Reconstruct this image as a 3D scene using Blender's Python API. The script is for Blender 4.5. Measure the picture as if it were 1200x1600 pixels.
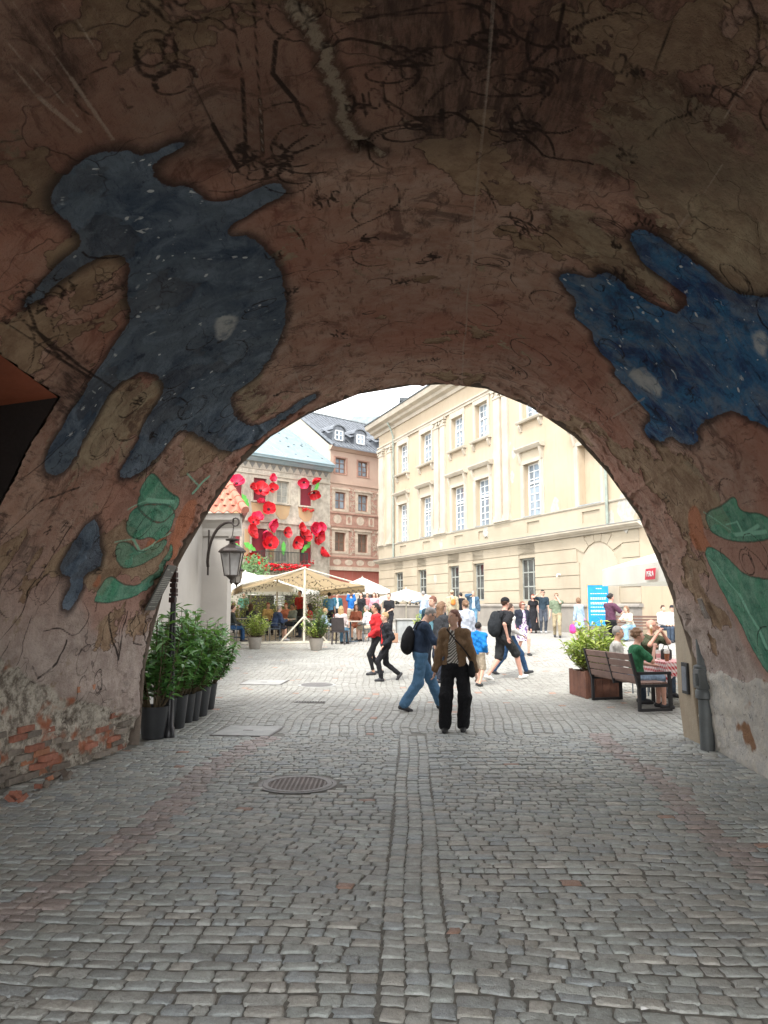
import bpy, math, random
import numpy as np
from mathutils import Vector, Matrix
random.seed(7)
R = math.radians
sc = bpy.context.scene
COL = sc.collection
for o in list(bpy.data.objects):
    bpy.data.objects.remove(o)

# ------------------------------------------------------------------ camera
EYE = 1.75
PIT = math.atan(145/1200)
cam = bpy.data.cameras.new('camera'); co = bpy.data.objects.new('camera', cam); COL.objects.link(co)
cam.sensor_fit = 'HORIZONTAL'; cam.sensor_width = 36; cam.lens = 36.0
cam.clip_start = .05; cam.clip_end = 1500
co.location = (0, 0, EYE); co.rotation_euler = (math.pi/2 + PIT, 0, 0)
sc.camera = co
# ------------------------------------------------------------------ sky, sun, exposure
w = bpy.data.worlds.new('World'); sc.world = w; w.use_nodes = True
wn = w.node_tree; wn.nodes.clear()
SUN_EL, SUN_AZ = R(52), R(205)        # azimuth clockwise from +Y: behind the camera, to the left
sky = wn.nodes.new('ShaderNodeTexSky'); sky.sky_type = 'NISHITA'; sky.sun_disc = False
sky.sun_elevation = SUN_EL; sky.sun_rotation = SUN_AZ
sky.air_density = 1.0; sky.dust_density = 1.5; sky.ozone_density = 1.0
hs = wn.nodes.new('ShaderNodeHueSaturation'); hs.inputs['Saturation'].default_value = .12; hs.inputs['Value'].default_value = 1.0
bg = wn.nodes.new('ShaderNodeBackground'); bg.inputs[1].default_value = .15
wo = wn.nodes.new('ShaderNodeOutputWorld')
wn.links.new(sky.outputs[0], hs.inputs['Color']); wn.links.new(hs.outputs[0], bg.inputs[0]); wn.links.new(bg.outputs[0], wo.inputs[0])
sd = bpy.data.lights.new('sun', 'SUN'); sd.energy = 0.7; sd.angle = R(11); sd.color = (1, .96, .9)
so = bpy.data.objects.new('sun', sd); COL.objects.link(so)
sdir = Vector((math.sin(SUN_AZ)*math.cos(SUN_EL), math.cos(SUN_AZ)*math.cos(SUN_EL), math.sin(SUN_EL)))
so.rotation_euler = (-sdir).to_track_quat('-Z', 'Y').to_euler()
sc.render.engine = 'CYCLES'
sc.view_settings.view_transform = 'Standard'; sc.view_settings.look = 'None'
sc.view_settings.exposure = 2.35; sc.view_settings.gamma = 1
sc.cycles.max_bounces = 8; sc.cycles.diffuse_bounces = 5

# ------------------------------------------------------------------ helpers
def gz(y):
    y = np.asarray(y, float)
    return np.where(y < 12, 0, np.where(y < 35, .025*(y-12), .575+.01*(np.minimum(y, 90)-35)))
def gzf(y): return float(gz(y))
cP, sP = math.cos(PIT), math.sin(PIT)
def ray(px, py):
    a = (px-600)/1200; v = (800-py)/1200
    return a, cP-sP*v, sP+cP*v
def at(px, py, Y):
    a, b, z = ray(px, py); t = Y/b
    return Vector((a*t, Y, EYE+z*t))
def gp(px, py):
    a, b, z = ray(px, py); t = 2.0
    while EYE+z*t > gzf(b*t) and t < 200: t += .02
    return Vector((a*t, b*t, gzf(b*t)))

def tag(o, label=None, cat=None, group=None, kind=None):
    if label: o['label'] = label
    if cat: o['category'] = cat
    if group: o['group'] = group
    if kind: o['kind'] = kind
    return o
def empty(name, loc, rz=0, label=None, cat=None, group=None, kind=None):
    o = bpy.data.objects.new(name, None); COL.objects.link(o)
    o.location = loc; o.rotation_euler = (0, 0, rz); o.empty_display_size = .1
    return tag(o, label, cat, group, kind)
def link(name, me, mat=None, parent=None, loc=None, rot=None):
    o = bpy.data.objects.new(name, me); COL.objects.link(o)
    if mat and not me.materials: me.materials.append(mat)
    if parent: o.parent = parent
    if loc is not None: o.location = loc
    if rot is not None: o.rotation_euler = rot
    return o
def npmesh(name, V, F, smooth=False, quads=True):
    """V (n,3) float array, F (m,k) int array"""
    me = bpy.data.meshes.new(name)
    V = np.ascontiguousarray(V, np.float32); F = np.ascontiguousarray(F, np.int32)
    k = F.shape[1]
    me.vertices.add(len(V)); me.vertices.foreach_set('co', V.ravel())
    me.loops.add(F.size); me.loops.foreach_set('vertex_index', F.ravel())
    me.polygons.add(len(F)); me.polygons.foreach_set('loop_start', np.arange(0, F.size, k, dtype=np.int32))
    me.polygons.foreach_set('loop_total', np.full(len(F), k, np.int32))
    me.polygons.foreach_set('use_smooth', np.full(len(F), smooth, bool))
    me.update(calc_edges=True)
    return me
class MB:
    def __init__(s): s.v = []; s.f = []
    def add(s, vs, fs):
        n = len(s.v); s.v += [tuple(p) for p in vs]; s.f += [tuple(i+n for i in f) for f in fs]; return s
    def bb(s, x0, x1, y0, y1, z0, z1, M=None):
        vs = [(x0,y0,z0),(x1,y0,z0),(x1,y1,z0),(x0,y1,z0),(x0,y0,z1),(x1,y0,z1),(x1,y1,z1),(x0,y1,z1)]
        if M is not None: vs = [M @ Vector(p) for p in vs]
        return s.add(vs, [(3,2,1,0),(4,5,6,7),(0,1,5,4),(1,2,6,5),(2,3,7,6),(3,0,4,7)])
    def box(s, c, d, M=None):
        return s.bb(c[0]-d[0]/2, c[0]+d[0]/2, c[1]-d[1]/2, c[1]+d[1]/2, c[2]-d[2]/2, c[2]+d[2]/2, M)
    def bar(s, a, b, wd, ht=None, up=(0,0,1)):
        a = Vector(a); b = Vector(b); ht = ht or wd; d = (b-a); L = d.length; d.normalize()
        u = Vector(up)
        if abs(d.dot(u)) > .98: u = Vector((1,0,0))
        x = d.cross(u).normalized(); z = x.cross(d)
        M = Matrix((x, d, z)).transposed().to_4x4(); M.translation = a
        return s.bb(-wd/2, wd/2, 0, L, -ht/2, ht/2, M)
    def tube(s, pts, r, n=8, cap=True):
        pts = [Vector(p) for p in pts]; m = len(pts)
        rs = r if isinstance(r, (list, tuple)) else [r]*m
        vs = []; t0 = None; x = None
        for i, p in enumerate(pts):
            t = (pts[min(i+1, m-1)]-pts[max(i-1, 0)]).normalized()
            if x is None:
                x = t.orthogonal().normalized()
            else:
                x = (x - t*x.dot(t)).normalized()
            y = t.cross(x)
            for k in range(n):
                a = 2*math.pi*k/n; vs.append(p + (x*math.cos(a)+y*math.sin(a))*rs[i])
        fs = [(i*n+k, i*n+(k+1) % n, (i+1)*n+(k+1) % n, (i+1)*n+k) for i in range(m-1) for k in range(n)]
        if cap: fs += [tuple(range(n-1, -1, -1)), tuple(range((m-1)*n, m*n))]
        return s.add(vs, fs)
    def lathe(s, prof, n=16, c=(0,0,0), M=None):
        vs = []
        for r, z in prof:
            for k in range(n):
                a = 2*math.pi*k/n; p = Vector((c[0]+r*math.cos(a), c[1]+r*math.sin(a), c[2]+z))
                vs.append(M @ p if M is not None else p)
        m = len(prof)
        fs = [(i*n+k, i*n+(k+1) % n, (i+1)*n+(k+1) % n, (i+1)*n+k) for i in range(m-1) for k in range(n)]
        fs += [tuple(range(n-1, -1, -1)), tuple(range((m-1)*n, m*n))]
        return s.add(vs, fs)
    def ext(s, poly, a0, a1, ax='y', M=None):
        """polygon in the two other axes, extruded along ax"""
        def P(p, a):
            q = {'x': (a, p[0], p[1]), 'y': (p[0], a, p[1]), 'z': (p[0], p[1], a)}[ax]
            return M @ Vector(q) if M is not None else q
        n = len(poly)
        vs = [P(p, a0) for p in poly]+[P(p, a1) for p in poly]
        fs = [tuple(range(n-1, -1, -1)), tuple(range(n, 2*n))]+[(i, (i+1) % n, n+(i+1) % n, n+i) for i in range(n)]
        return s.add(vs, fs)
    def quad(s, *p): return s.add(p, [tuple(range(len(p)))])
    def mesh(s, name='mesh', smooth=False, fix=True):
        me = bpy.data.meshes.new(name); me.from_pydata([tuple(p) for p in s.v], [], s.f)
        if fix:
            import bmesh
            bm = bmesh.new(); bm.from_mesh(me); bmesh.ops.recalc_face_normals(bm, faces=bm.faces); bm.to_mesh(me); bm.free()
        if smooth:
            me.polygons.foreach_set('use_smooth', np.ones(len(me.polygons), bool))
            try: me.set_sharp_from_angle(angle=R(40))
            except Exception: pass
        me.update(); return me
    def build(s, name, mat, parent=None, smooth=False, bevel=0, loc=None, rot=None, fix=True):
        o = link(name, s.mesh(name, smooth, fix), mat, parent, loc, rot)
        if bevel:
            m = o.modifiers.new('bevel', 'BEVEL'); m.width = bevel; m.segments = 2; m.limit_method = 'ANGLE'; m.angle_limit = R(40)
        return o

# value noise, vectorised
_rs = np.random.RandomState(3); _lat = _rs.rand(256, 256)
def vn(x, y):
    xi = np.floor(x).astype(int); yi = np.floor(y).astype(int); fx = x-xi; fy = y-yi
    fx = fx*fx*(3-2*fx); fy = fy*fy*(3-2*fy)
    a = _lat[xi % 256, yi % 256]; b = _lat[(xi+1) % 256, yi % 256]; c = _lat[xi % 256, (yi+1) % 256]; d = _lat[(xi+1) % 256, (yi+1) % 256]
    return (a*(1-fx)+b*fx)*(1-fy)+(c*(1-fx)+d*fx)*fy
def fbm(x, y, o=4, g=.5):
    r = 0; a = 1; t = 0
    for i in range(o):
        r = r+a*vn(x*2**i+17.3*i, y*2**i+5.1*i); t += a; a *= g
    return r/t

# ------------------------------------------------------------------ materials
_mats = {}
def nn(nt, typ, **kw):
    n = nt.nodes.new(typ)
    for k, v in kw.items():
        if k.startswith('i_'): n.inputs[k[2:]].default_value = v
        else: setattr(n, k, v)
    return n
def mixc(nt, fac, a, b, mode='MIX'):
    m = nt.nodes.new('ShaderNodeMix'); m.data_type = 'RGBA'; m.blend_type = mode
    for sock, val in ((0, fac), (6, a), (7, b)):
        if isinstance(val, bpy.types.NodeSocket): nt.links.new(val, m.inputs[sock])
        elif sock == 0: m.inputs[0].default_value = val
        else: m.inputs[sock].default_value = (*val, 1) if len(val) == 3 else val
    return m.outputs[2]
def math_(nt, op, a, b=None, c=None, clamp=False):
    m = nt.nodes.new('ShaderNodeMath'); m.operation = op; m.use_clamp = clamp
    for i, v in enumerate((a, b, c)):
        if v is None: continue
        if isinstance(v, bpy.types.NodeSocket): nt.links.new(v, m.inputs[i])
        else: m.inputs[i].default_value = v
    return m.outputs[0]
def maprange(nt, v, a, b, c=0, d=1):
    m = nt.nodes.new('ShaderNodeMapRange'); m.interpolation_type = 'SMOOTHSTEP'
    nt.links.new(v, m.inputs[0])
    for i, q in enumerate((a, b, c, d)): m.inputs[i+1].default_value = q
    return m.outputs[0]
def noise(nt, co, scale, det=4, rough=.6, dist=0):
    n = nt.nodes.new('ShaderNodeTexNoise'); n.inputs['Scale'].default_value = scale; n.inputs['Detail'].default_value = det
    n.inputs['Roughness'].default_value = rough; n.inputs['Distortion'].default_value = dist
    if co is not None: nt.links.new(co, n.inputs['Vector'])
    return n.outputs[0]
def newmat(name):
    m = bpy.data.materials.new(name); m.use_nodes = True; nt = m.node_tree
    bs = nt.nodes['Principled BSDF']; return m, nt, bs
def M(name, col, rough=.8, col2=None, scale=3, var=.18, bump=.15, bscale=40, metal=0, spec=.4, objvar=0, alpha=1, trans=0, sss=0, speck=0):
    if name in _mats: return _mats[name]
    m, nt, bs = newmat(name)
    tc = nt.nodes.new('ShaderNodeTexCoord').outputs['Object']
    n1 = noise(nt, tc, scale, 5, .62)
    f = maprange(nt, n1, .3, .7)
    c2 = col2 if col2 else tuple(c*(1-var*1.6) for c in col)
    c = mixc(nt, f, col, c2)
    if speck:
        n3 = noise(nt, tc, bscale*2.5, 3, .7)
        c = mixc(nt, maprange(nt, n3, .35, .68, 0, 1), c, mixc(nt, speck, c, (.9, .9, .88)), 'MIX')
    if objvar:
        oi = nt.nodes.new('ShaderNodeObjectInfo').outputs['Random']
        h = nt.nodes.new('ShaderNodeHueSaturation'); nt.links.new(c, h.inputs['Color'])
        nt.links.new(maprange(nt, oi, 0, 1, 1-objvar, 1+objvar), h.inputs['Value']); c = h.outputs[0]
    nt.links.new(c, bs.inputs['Base Color'])
    bs.inputs['Metallic'].default_value = metal
    bs.inputs['Specular IOR Level'].default_value = spec
    n2 = noise(nt, tc, bscale, 4, .65)
    nt.links.new(maprange(nt, n2, .2, .8, max(0, rough-.1), min(1, rough+.08)), bs.inputs['Roughness'])
    if bump:
        b = nt.nodes.new('ShaderNodeBump'); b.inputs['Strength'].default_value = bump; b.inputs['Distance'].default_value = .02
        nt.links.new(n2, b.inputs['Height']); nt.links.new(b.outputs[0], bs.inputs['Normal'])
    if trans: bs.inputs['Transmission Weight'].default_value = trans
    _mats[name] = m
    return m
def glassmat(name, col, rough=.08, alpha=1):
    if name in _mats: return _mats[name]
    m, nt, bs = newmat(name)
    tc = nt.nodes.new('ShaderNodeTexCoord').outputs['Object']
    c = mixc(nt, maprange(nt, noise(nt, tc, 1.3, 3), .35, .65), col, tuple(x*.5 for x in col))
    nt.links.new(c, bs.inputs['Base Color']); bs.inputs['Roughness'].default_value = rough
    bs.inputs['Specular IOR Level'].default_value = .9; bs.inputs['IOR'].default_value = 1.6
    b = nt.nodes.new('ShaderNodeBump'); b.inputs['Strength'].default_value = .08
    nt.links.new(noise(nt, tc, 2.5, 2), b.inputs['Height']); nt.links.new(b.outputs[0], bs.inputs['Normal'])
    _mats[name] = m; return m
# ================================================================== gate building: painted vault
YAW = R(4.3); cY, sY = math.cos(YAW), math.sin(YAW)
def w2t(x, y): return x*cY-y*sY, x*sY+y*cY
def t2w(u, v): return u*cY+v*sY, -u*sY+v*cY
PR = np.array([(-3.69,-.1),(-3.67,.25),(-3.66,.56),(-3.64,1.02),(-3.57,1.4),(-3.46,1.87),(-3.2,2.4),(-2.88,2.98),(-2.54,3.5),(-2.16,3.87),(-1.68,4.17),(-1.04,4.43),(-.39,4.54),(.1,4.56),(.59,4.5),(1.15,4.26),(1.7,3.87),(2.09,3.42),(2.47,2.86),(2.75,2.14),(2.96,1.48),(3.09,.94),(3.16,.35),(3.18,-.1)])
PR = np.stack([((PR[:, 0]+9.5*sY)/cY*1.042)*cY-9.9*sY, np.where(PR[:, 1] < .3, PR[:, 1], EYE+(PR[:, 1]-EYE)*1.042)], 1)   # measured in the plane of the exit
def vex(u, v): return v+(.075*u+.07)*np.clip((v-6)/3.86, 0, 1)      # the exit face stands slightly askew to the passage
seg = np.hypot(*np.diff(PR, axis=0).T); SS = np.r_[0, np.cumsum(seg)]; SL = SS[-1]
def wid(v): 
    t = np.clip((9.9-np.asarray(v, float))/2.8, 0, 1); return 1+.09*t*t*(3-2*t)
def prof(s): return np.interp(s, SS, PR[:, 0]), np.interp(s, SS, PR[:, 1])
_th = np.arctan2(PR[:, 1]-.8, PR[:, 0]+.26); _th = np.where(_th < -math.pi/2-.01, _th+2*math.pi, _th); _r = np.hypot(PR[:, 1]-.8, PR[:, 0]+.26)
def px2vs(px, py):
    a, b, z = ray(px, py); t = .3; last = (0, 0)
    for i in range(2000):
        t += .01
        u, v = w2t(a*t, b*t); zz = EYE+z*t
        uu = u/wid(v) if u < 0 else u
        th = math.atan2(zz-.8, uu+.26)
        if th < -math.pi/2-.01: th += 2*math.pi
        if math.hypot(zz-.8, uu+.26) >= np.interp(th, _th[::-1], _r[::-1]) or v > 14:
            k_ = .075*uu+.07; v = (v+6*k_/3.86)/(1+k_/3.86) if v > 6 else v
            return v, float(np.interp(th, _th[::-1], SS[::-1]))
    return v, 0
V0, V1, DV = 1.4, 9.86, .0165
nv = int((V1-V0)/DV); ns = int(SL/.0165)
va = np.linspace(V0, V1, nv); sa = np.linspace(0, SL, ns)
VV, S_ = np.meshgrid(va, sa, indexing='ij')
def segdist(D, pts, pad=.22, wfun=None, closed=False):
    pts = list(pts)+([pts[0]] if closed else [])
    for i in range(len(pts)-1):
        (v0, s0), (v1, s1) = pts[i], pts[i+1]
        wdt = wfun(i/(len(pts)-1)) if wfun else 0
        i0 = max(0, int((min(v0, v1)-pad-V0)/DV)); i1 = min(nv, int((max(v0, v1)+pad-V0)/DV)+2)
        j0 = max(0, int((min(s0, s1)-pad)/(SL/ns))); j1 = min(ns, int((max(s0, s1)+pad)/(SL/ns))+2)
        if i1 <= i0 or j1 <= j0: continue
        a = VV[i0:i1, j0:j1]-v0; b = S_[i0:i1, j0:j1]-s0; dv, ds = v1-v0, s1-s0
        t = np.clip((a*dv+b*ds)/(dv*dv+ds*ds+1e-12), 0, 1)
        d = np.hypot(a-t*dv, b-t*ds)-wdt
        D[i0:i1, j0:j1] = np.minimum(D[i0:i1, j0:j1], d)
def polysd(polys, sm=2):
    D = np.full(VV.shape, .25); inside = np.zeros(VV.shape, bool)
    for P in polys:
        Q = [px2vs(*p) for p in P]
        if sm:
            for _ in range(sm): Q = [q for i in range(len(Q)) for q in (((Q[i][0]*.75+Q[(i+1) % len(Q)][0]*.25), (Q[i][1]*.75+Q[(i+1) % len(Q)][1]*.25)), ((Q[i][0]*.25+Q[(i+1) % len(Q)][0]*.75), (Q[i][1]*.25+Q[(i+1) % len(Q)][1]*.75)))]
        segdist(D, Q, .25, closed=True)
        ins = np.zeros(VV.shape, bool)
        for i in range(len(Q)):
            (v0, s0), (v1, s1) = Q[i], Q[(i+1) % len(Q)]
            if abs(s1-s0) < 1e-9: continue
            c = ((s0 > S_) != (s1 > S_)) & (VV < (v1-v0)*(S_-s0)/(s1-s0)+v0); ins ^= c
        inside |= ins
    return np.where(inside, -D, D)
BL = [(75,300),(105,262),(150,235),(190,228),(225,238),(255,222),(290,215),(285,228),(240,247),(240,275),(265,290),(290,286),(315,300),(325,312),(355,308),(435,280),(448,290),(448,305),(400,325),(355,350),(355,362),(390,362),(420,390),(442,430),(448,480),(445,515),(430,540),(420,565),(400,590),(375,605),(360,615),(362,640),(375,660),(400,668),(440,645),(480,618),(494,612),(492,622),(450,650),(400,690),(380,702),(350,708),(330,695),(310,682),(290,672),(280,672),(262,690),(225,735),(195,750),(182,742),(195,715),(225,670),(255,620),(258,600),(245,585),(225,580),(200,590),(170,620),(140,670),(118,705),(100,735),(85,742),(62,735),(65,715),(100,650),(130,610),(150,575),(190,520),(205,495),(195,450),(205,415),(190,400),(165,398),(120,425),(60,470),(35,480),(40,465),(90,415),(120,390),(130,375),(110,350),(85,330)]
BR_ = [(872,432),(882,422),(905,427),(922,434),(940,424),(962,429),(985,450),(1020,472),(1050,490),(1062,486),(1078,468),(1060,450),(1022,420),(990,388),(985,365),(997,352),(1015,355),(1050,385),(1080,400),(1110,430),(1140,455),(1200,468),(1290,480),(1290,720),(1200,668),(1165,645),(1140,640),(1110,655),(1085,670),(1097,688),(1080,698),(1060,690),(1050,680),(1035,692),(1015,688),(1005,667),(1022,650),(1000,625),(962,588),(962,570),(930,542),(930,520),(912,505),(895,495),(900,470),(885,450)]
BD = [(100,870),(140,800),(155,830),(160,880),(130,897),(122,930),(105,955),(92,950),(112,905),(90,893)]
WH = [[(985,575),(1005,572),(1040,600),(1036,620),(1010,606),(988,592)],[(335,495),(370,490),(368,510),(355,532),(338,530)],[(1176,520),(1200,516),(1200,560),(1180,545)]]
GR = [[(228,740),(240,738),(262,770),(285,780),(270,800),(245,820),(215,800),(208,780)],[(195,800),(225,785),(270,790),(270,815),(245,850),(235,838),(215,845),(195,835)],[(178,850),(200,845),(215,865),(240,850),(262,840),(255,860),(220,885),(180,890)],[(143,935),(170,895),(185,912),(215,915),(245,890),(258,870),(266,845),(270,862),(250,905),(215,930),(170,942),(145,942)],
      [(1100,850),(1130,860),(1160,895),(1200,905),(1290,900),(1290,1110),(1200,1052),(1180,1022),(1150,960),(1115,900)],[(1100,800),(1130,790),(1150,770),(1160,800),(1200,800),(1230,840),(1150,850),(1110,830)]]
OR = [[(1170,945),(1195,915),(1290,925),(1290,1040),(1205,1005)],[(1072,800),(1090,785),(1105,840),(1120,862),(1085,860)],[(238,865),(262,835),(250,825),(238,840),(222,850),(225,868)],[(150,905),(152,895),(158,905),(150,920),(142,915)],[(262,830),(300,770),(312,800),(285,850),(262,885)]]
PK = [[(165,760),(230,742),(300,780),(335,755),(300,850),(262,920),(150,1020),(120,930),(150,850)],[(1075,790),(1125,775),(1290,860),(1290,1130),(1180,1060),(1110,900)]]
PA = [[(935,215),(960,180),(1000,165),(1020,130),(1100,160),(1120,165),(1190,210),(1230,260),(1260,470),(1140,450),(1080,390),(1010,340),(1000,280),(960,270),(945,250)],[(860,330),(930,330),(1000,420),(1060,480),(980,440),(930,420),(900,380)],
      [(228,592),(250,600),(250,620),(215,680),(185,740),(120,710),(150,660),(185,610)],[(372,610),(392,600),(412,640),(395,662),(372,655)]]
hole_poly = [(-230,340),(-90,470),(0,555),(88,620),(40,700),(0,780),(-90,940),(-230,1200)]
blue = polysd([BL, BR_, BD], 1); green = polysd(GR); oran = polysd(OR); pink = polysd(PK); pale = polysd(PA); white = polysd(WH)
hole = polysd([hole_poly], 0)
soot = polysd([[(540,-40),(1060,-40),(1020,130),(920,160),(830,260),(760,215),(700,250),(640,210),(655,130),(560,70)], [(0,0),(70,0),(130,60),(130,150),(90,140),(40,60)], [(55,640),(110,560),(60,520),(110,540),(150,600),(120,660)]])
top_shade = polysd([[(-200,-200),(1400,-200),(1400,300),(1000,330),(600,250),(200,330),(-200,400)]])  # dimmer light across the top of the ceiling, drawn as a colour mask
# drawn lines: hand traced ones, then curls, loops and flowers over the whole vault
rl = random.Random(11)
dl = np.full(VV.shape, .25); ll = np.full(VV.shape, .25); gl = np.full(VV.shape, .25)
def stroke(D, pts, w0=.006): 
    k = rl.uniform(.6, 1.3)
    segdist(D, pts, .12, lambda t: w0*k*(.35+math.sin(math.pi*t)))
def spiral(cv, cs, r, turns, a0, kk=1.0, asp=1):
    n = int(14*turns)+4
    return [(cv+asp*r*(1-.75*kk*i/n)*math.cos(a0+2*math.pi*turns*i/n), cs+r*(1-.75*kk*i/n)*math.sin(a0+2*math.pi*turns*i/n)) for i in range(n)]
for i in range(330):
    cv = rl.uniform(1.9, 9.7); cs = rl.uniform(.9, SL-.9); k = rl.random(); r = rl.uniform(.05, .20)
    if k < .4:
        stroke(dl, spiral(cv, cs, r, rl.uniform(.5, 1.7), rl.uniform(0, 6.3), rl.uniform(.2, 1), rl.uniform(.4, 1.3)), .0022)
    elif k < .55:
        n = rl.randint(4, 6); a0 = rl.uniform(0, 6.3)
        for q in range(n):
            a = a0+2*math.pi*q/n+rl.uniform(-.3, .3); rr = r*rl.uniform(.25, .6)
            stroke(dl, [(cv+rr*math.cos(a)+rr*.9*math.cos(a+b), cs+rr*math.sin(a)+rr*.35*math.sin(a+b)) for b in np.linspace(rl.uniform(0, 1.5), rl.uniform(4, 6.28), 12)], .003)
    else:
        a = rl.uniform(0, 6.3); pts = [(cv, cs)]; da = rl.uniform(-.35, .35)
        for q in range(rl.randint(6, 16)):
            a += da+rl.uniform(-.12, .12); da += rl.uniform(-.05, .05)
            pts.append((pts[-1][0]+.05*math.cos(a), pts[-1][1]+.05*math.sin(a)))
        stroke(dl, pts, .0028)
for fx, fy, pr in ((432,248,.3),(820,195,.3),(820,352,.28),(675,400,.1),(660,190,.35),(770,60,.4),(570,372,.12),(840,120,.35),(640,90,.35)):
    cv, cs = px2vs(fx, fy)
    for q in range(rl.randint(5, 8)):
        a = q*.9+rl.uniform(-.3, .3); kb = rl.uniform(-1.6, 1.6); pq_ = pr*rl.uniform(.4, 1.3); stroke(dl, [(cv+pq_*t*math.cos(a+t*kb), cs+pq_*t*math.sin(a+t*kb)) for t in np.linspace(.05, 1, 9)], .004)
    stroke(dl, spiral(cv, cs, pr*.35, 1.6, 0, .6, .6), .004); stroke(dl, spiral(cv+.1, cs-.08, pr*.5, 1.1, 2, .5, .5), .003)
for L in ([(150,1015),(165,960),(180,1030),(195,955)],[(205,990),(222,975),(215,960),(204,975),(206,1005),(222,1008)],[(232,970),(245,962),(238,990),(228,1005),(226,985),(232,970)],
          [(30,440),(40,470),(60,520),(95,560)],[(0,475),(60,520),(130,575),(180,610)],[(0,500),(70,545),(140,590)],[(45,455),(50,475)],[(60,470),(58,490),(70,480)],[(80,500),(85,520)],[(105,520),(112,545)],
          [(360,0),(378,120),(385,250)],[(395,0),(405,150),(410,240)],[(300,130),(330,190),(370,260),(410,240)],[(480,20),(430,60),(425,110),(460,150),(478,190)],
          [(595,130),(615,100),(680,70)],[(600,150),(650,180),(690,200),(690,170)],[(780,150),(820,110),(870,60),(880,10)],[(790,170),(800,200),(850,240),(930,250)],[(0,840),(60,780),(120,760)],[(0,1000),(30,960),(70,880),(110,820)],[(50,1040),(60,1060),(85,1035),(100,1000)],
          [(1060,0),(1020,120)],[(1200,80),(1135,165)]):
    stroke(dl, [px2vs(*p) for p in L], .0065)
for L in ([(0,55),(120,180)],[(0,85),(60,150),(125,205)],[(20,0),(110,120),(175,215)],[(95,0),(150,75)],[(140,0),(190,85)],[(1135,250),(1080,330),(1050,370)],[(1200,90),(1135,180)],[(405,150),(410,235)],[(440,520),(460,580),(475,620)],[(900,690),(960,650),(1010,620)],[(330,60),(300,130)]):
    stroke(ll, [px2vs(*p) for p in L], .005)
segdist(ll, [(2+.4*i, float(np.interp(.27, PR[:, 0], SS))+rl.uniform(-.012, .012)) for i in range(20)], .15, lambda t: .005)
for L in ([(195,795),(225,780),(270,785)],[(178,848),(205,842),(216,862),(242,846),(262,832)],[(1100,800),(1150,835),(1200,830)],[(1110,870),(1160,930),(1200,1010)],[(290,740),(310,760),(325,745),(300,770)],[(1135,820),(1155,815),(1165,835),(1190,820)]):
    stroke(gl, [px2vs(*p) for p in L], .016)
# stars on the blue figures
st = np.full(VV.shape, .25)
for i in range(300):
    if i < 160: q = (rl.uniform(90, 450), rl.uniform(240, 700))
    else: q = (rl.uniform(880, 1199), rl.uniform(370, 690))
    v, s = px2vs(*q); r = rl.choice((.004, .006, .008, .012))
    if rl.random() < .25:
        L = rl.uniform(.02, .05)
        for a in (0, 1.57, .8, 2.4): segdist(st, [(v-L*math.cos(a), s-L*math.sin(a)), (v+L*math.cos(a), s+L*math.sin(a))], .1, lambda t: .001)
    else: segdist(st, [(v, s), (v+rl.uniform(-.02, .02), s+rl.uniform(-.02, .02))], .1, lambda t: r)
# relief: plaster waves, lost plaster, gouges, ragged exit edge
UU, ZZ = prof(S_)
left = S_ < SL/2
low = np.clip((1.55-ZZ)/.5, 0, 1)
rough_l = np.where(left, np.clip((1.0+.5*fbm(VV*1.2, S_*1.2)-ZZ-.28*(VV-7.2))/.25, 0, 1), 0)      # lost plaster, left base
rough_r = np.where(~left, np.clip((1.02+.25*(fbm(VV*3, S_*3)-.5)-ZZ)/.07, 0, 1), 0)
gou = np.full(VV.shape, .25)
gpt = [px2vs(*p) for p in [(462,0),(480,30),(500,62),(520,120),(545,190),(560,225),(592,238)]]
segdist(gou, [(a_+.06*(fbm(np.array([t_*9]), np.array([3.]))[0]-.5), b_+.12*(fbm(np.array([t_*11]), np.array([7.]))[0]-.5)) for t_ in np.linspace(0, 5.999, 40) for a_, b_ in [tuple(np.array(gpt[int(t_)])*(1-t_ % 1)+np.array(gpt[int(t_)+1])*(t_ % 1))]], .25, lambda t: .012)
rid = np.full(VV.shape, .25); hol = np.full(VV.shape, .25); segdist(hol, [px2vs(560, 222), px2vs(580, 236)], .2, lambda t: .02)
for P, W in (([(1010,560),(960,610),(880,700),(905,690)], .012), ([(1200,640),(1080,710),(960,790)], .02), ([(400,660),(430,700),(470,760)], .012), ([(840,640),(870,600),(920,560)], .02), ([(100,700),(200,760),(250,800)], .015)):
    segdist(rid, [px2vs(*p) for p in P], .25, lambda t: W*.4)
h = .05*(fbm(VV*.7, S_*.7, 3)-.5)+.018*(fbm(VV*6, S_*6, 3)-.5)+.006*(fbm(VV*30, S_*30, 2)-.5)
pn = fbm(VV*1.25+11, S_*1.25+3, 7, .6)+.10*np.clip(1-pale/.12, 0, 1)-.06
peel = (pn-.56)/.04+.25*(fbm(VV*14, S_*14, 3)-.5)*4
h = h-.016*np.clip(peel*3, 0, 1)+.02*(fbm(VV*3+5, S_*3, 4)-.5)
h = h+.02*np.clip(1-np.abs(gou-.03)/.02, 0, 1)+.016*np.clip(1-rid/.02, 0, 1)*fbm(VV*5, S_*5, 2)*2+.03*np.clip(1-gou/.03, 0, 1)*(fbm(VV*16, S_*16, 3)*2-.4)-.06*np.clip(1-hol/.05, 0, 1)
h = h-rough_l*(.05+.09*(fbm(VV*5, S_*5, 4)-.35))-rough_r*(-.03+.04*(fbm(VV*9, S_*9, 4)-.4))
bandsel = np.clip(fbm(VV*1.1+40, S_*1.1, 2)*4-1.9, 0, 1)*np.clip((3.6-ZZ)/1.2, 0, 1)
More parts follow.
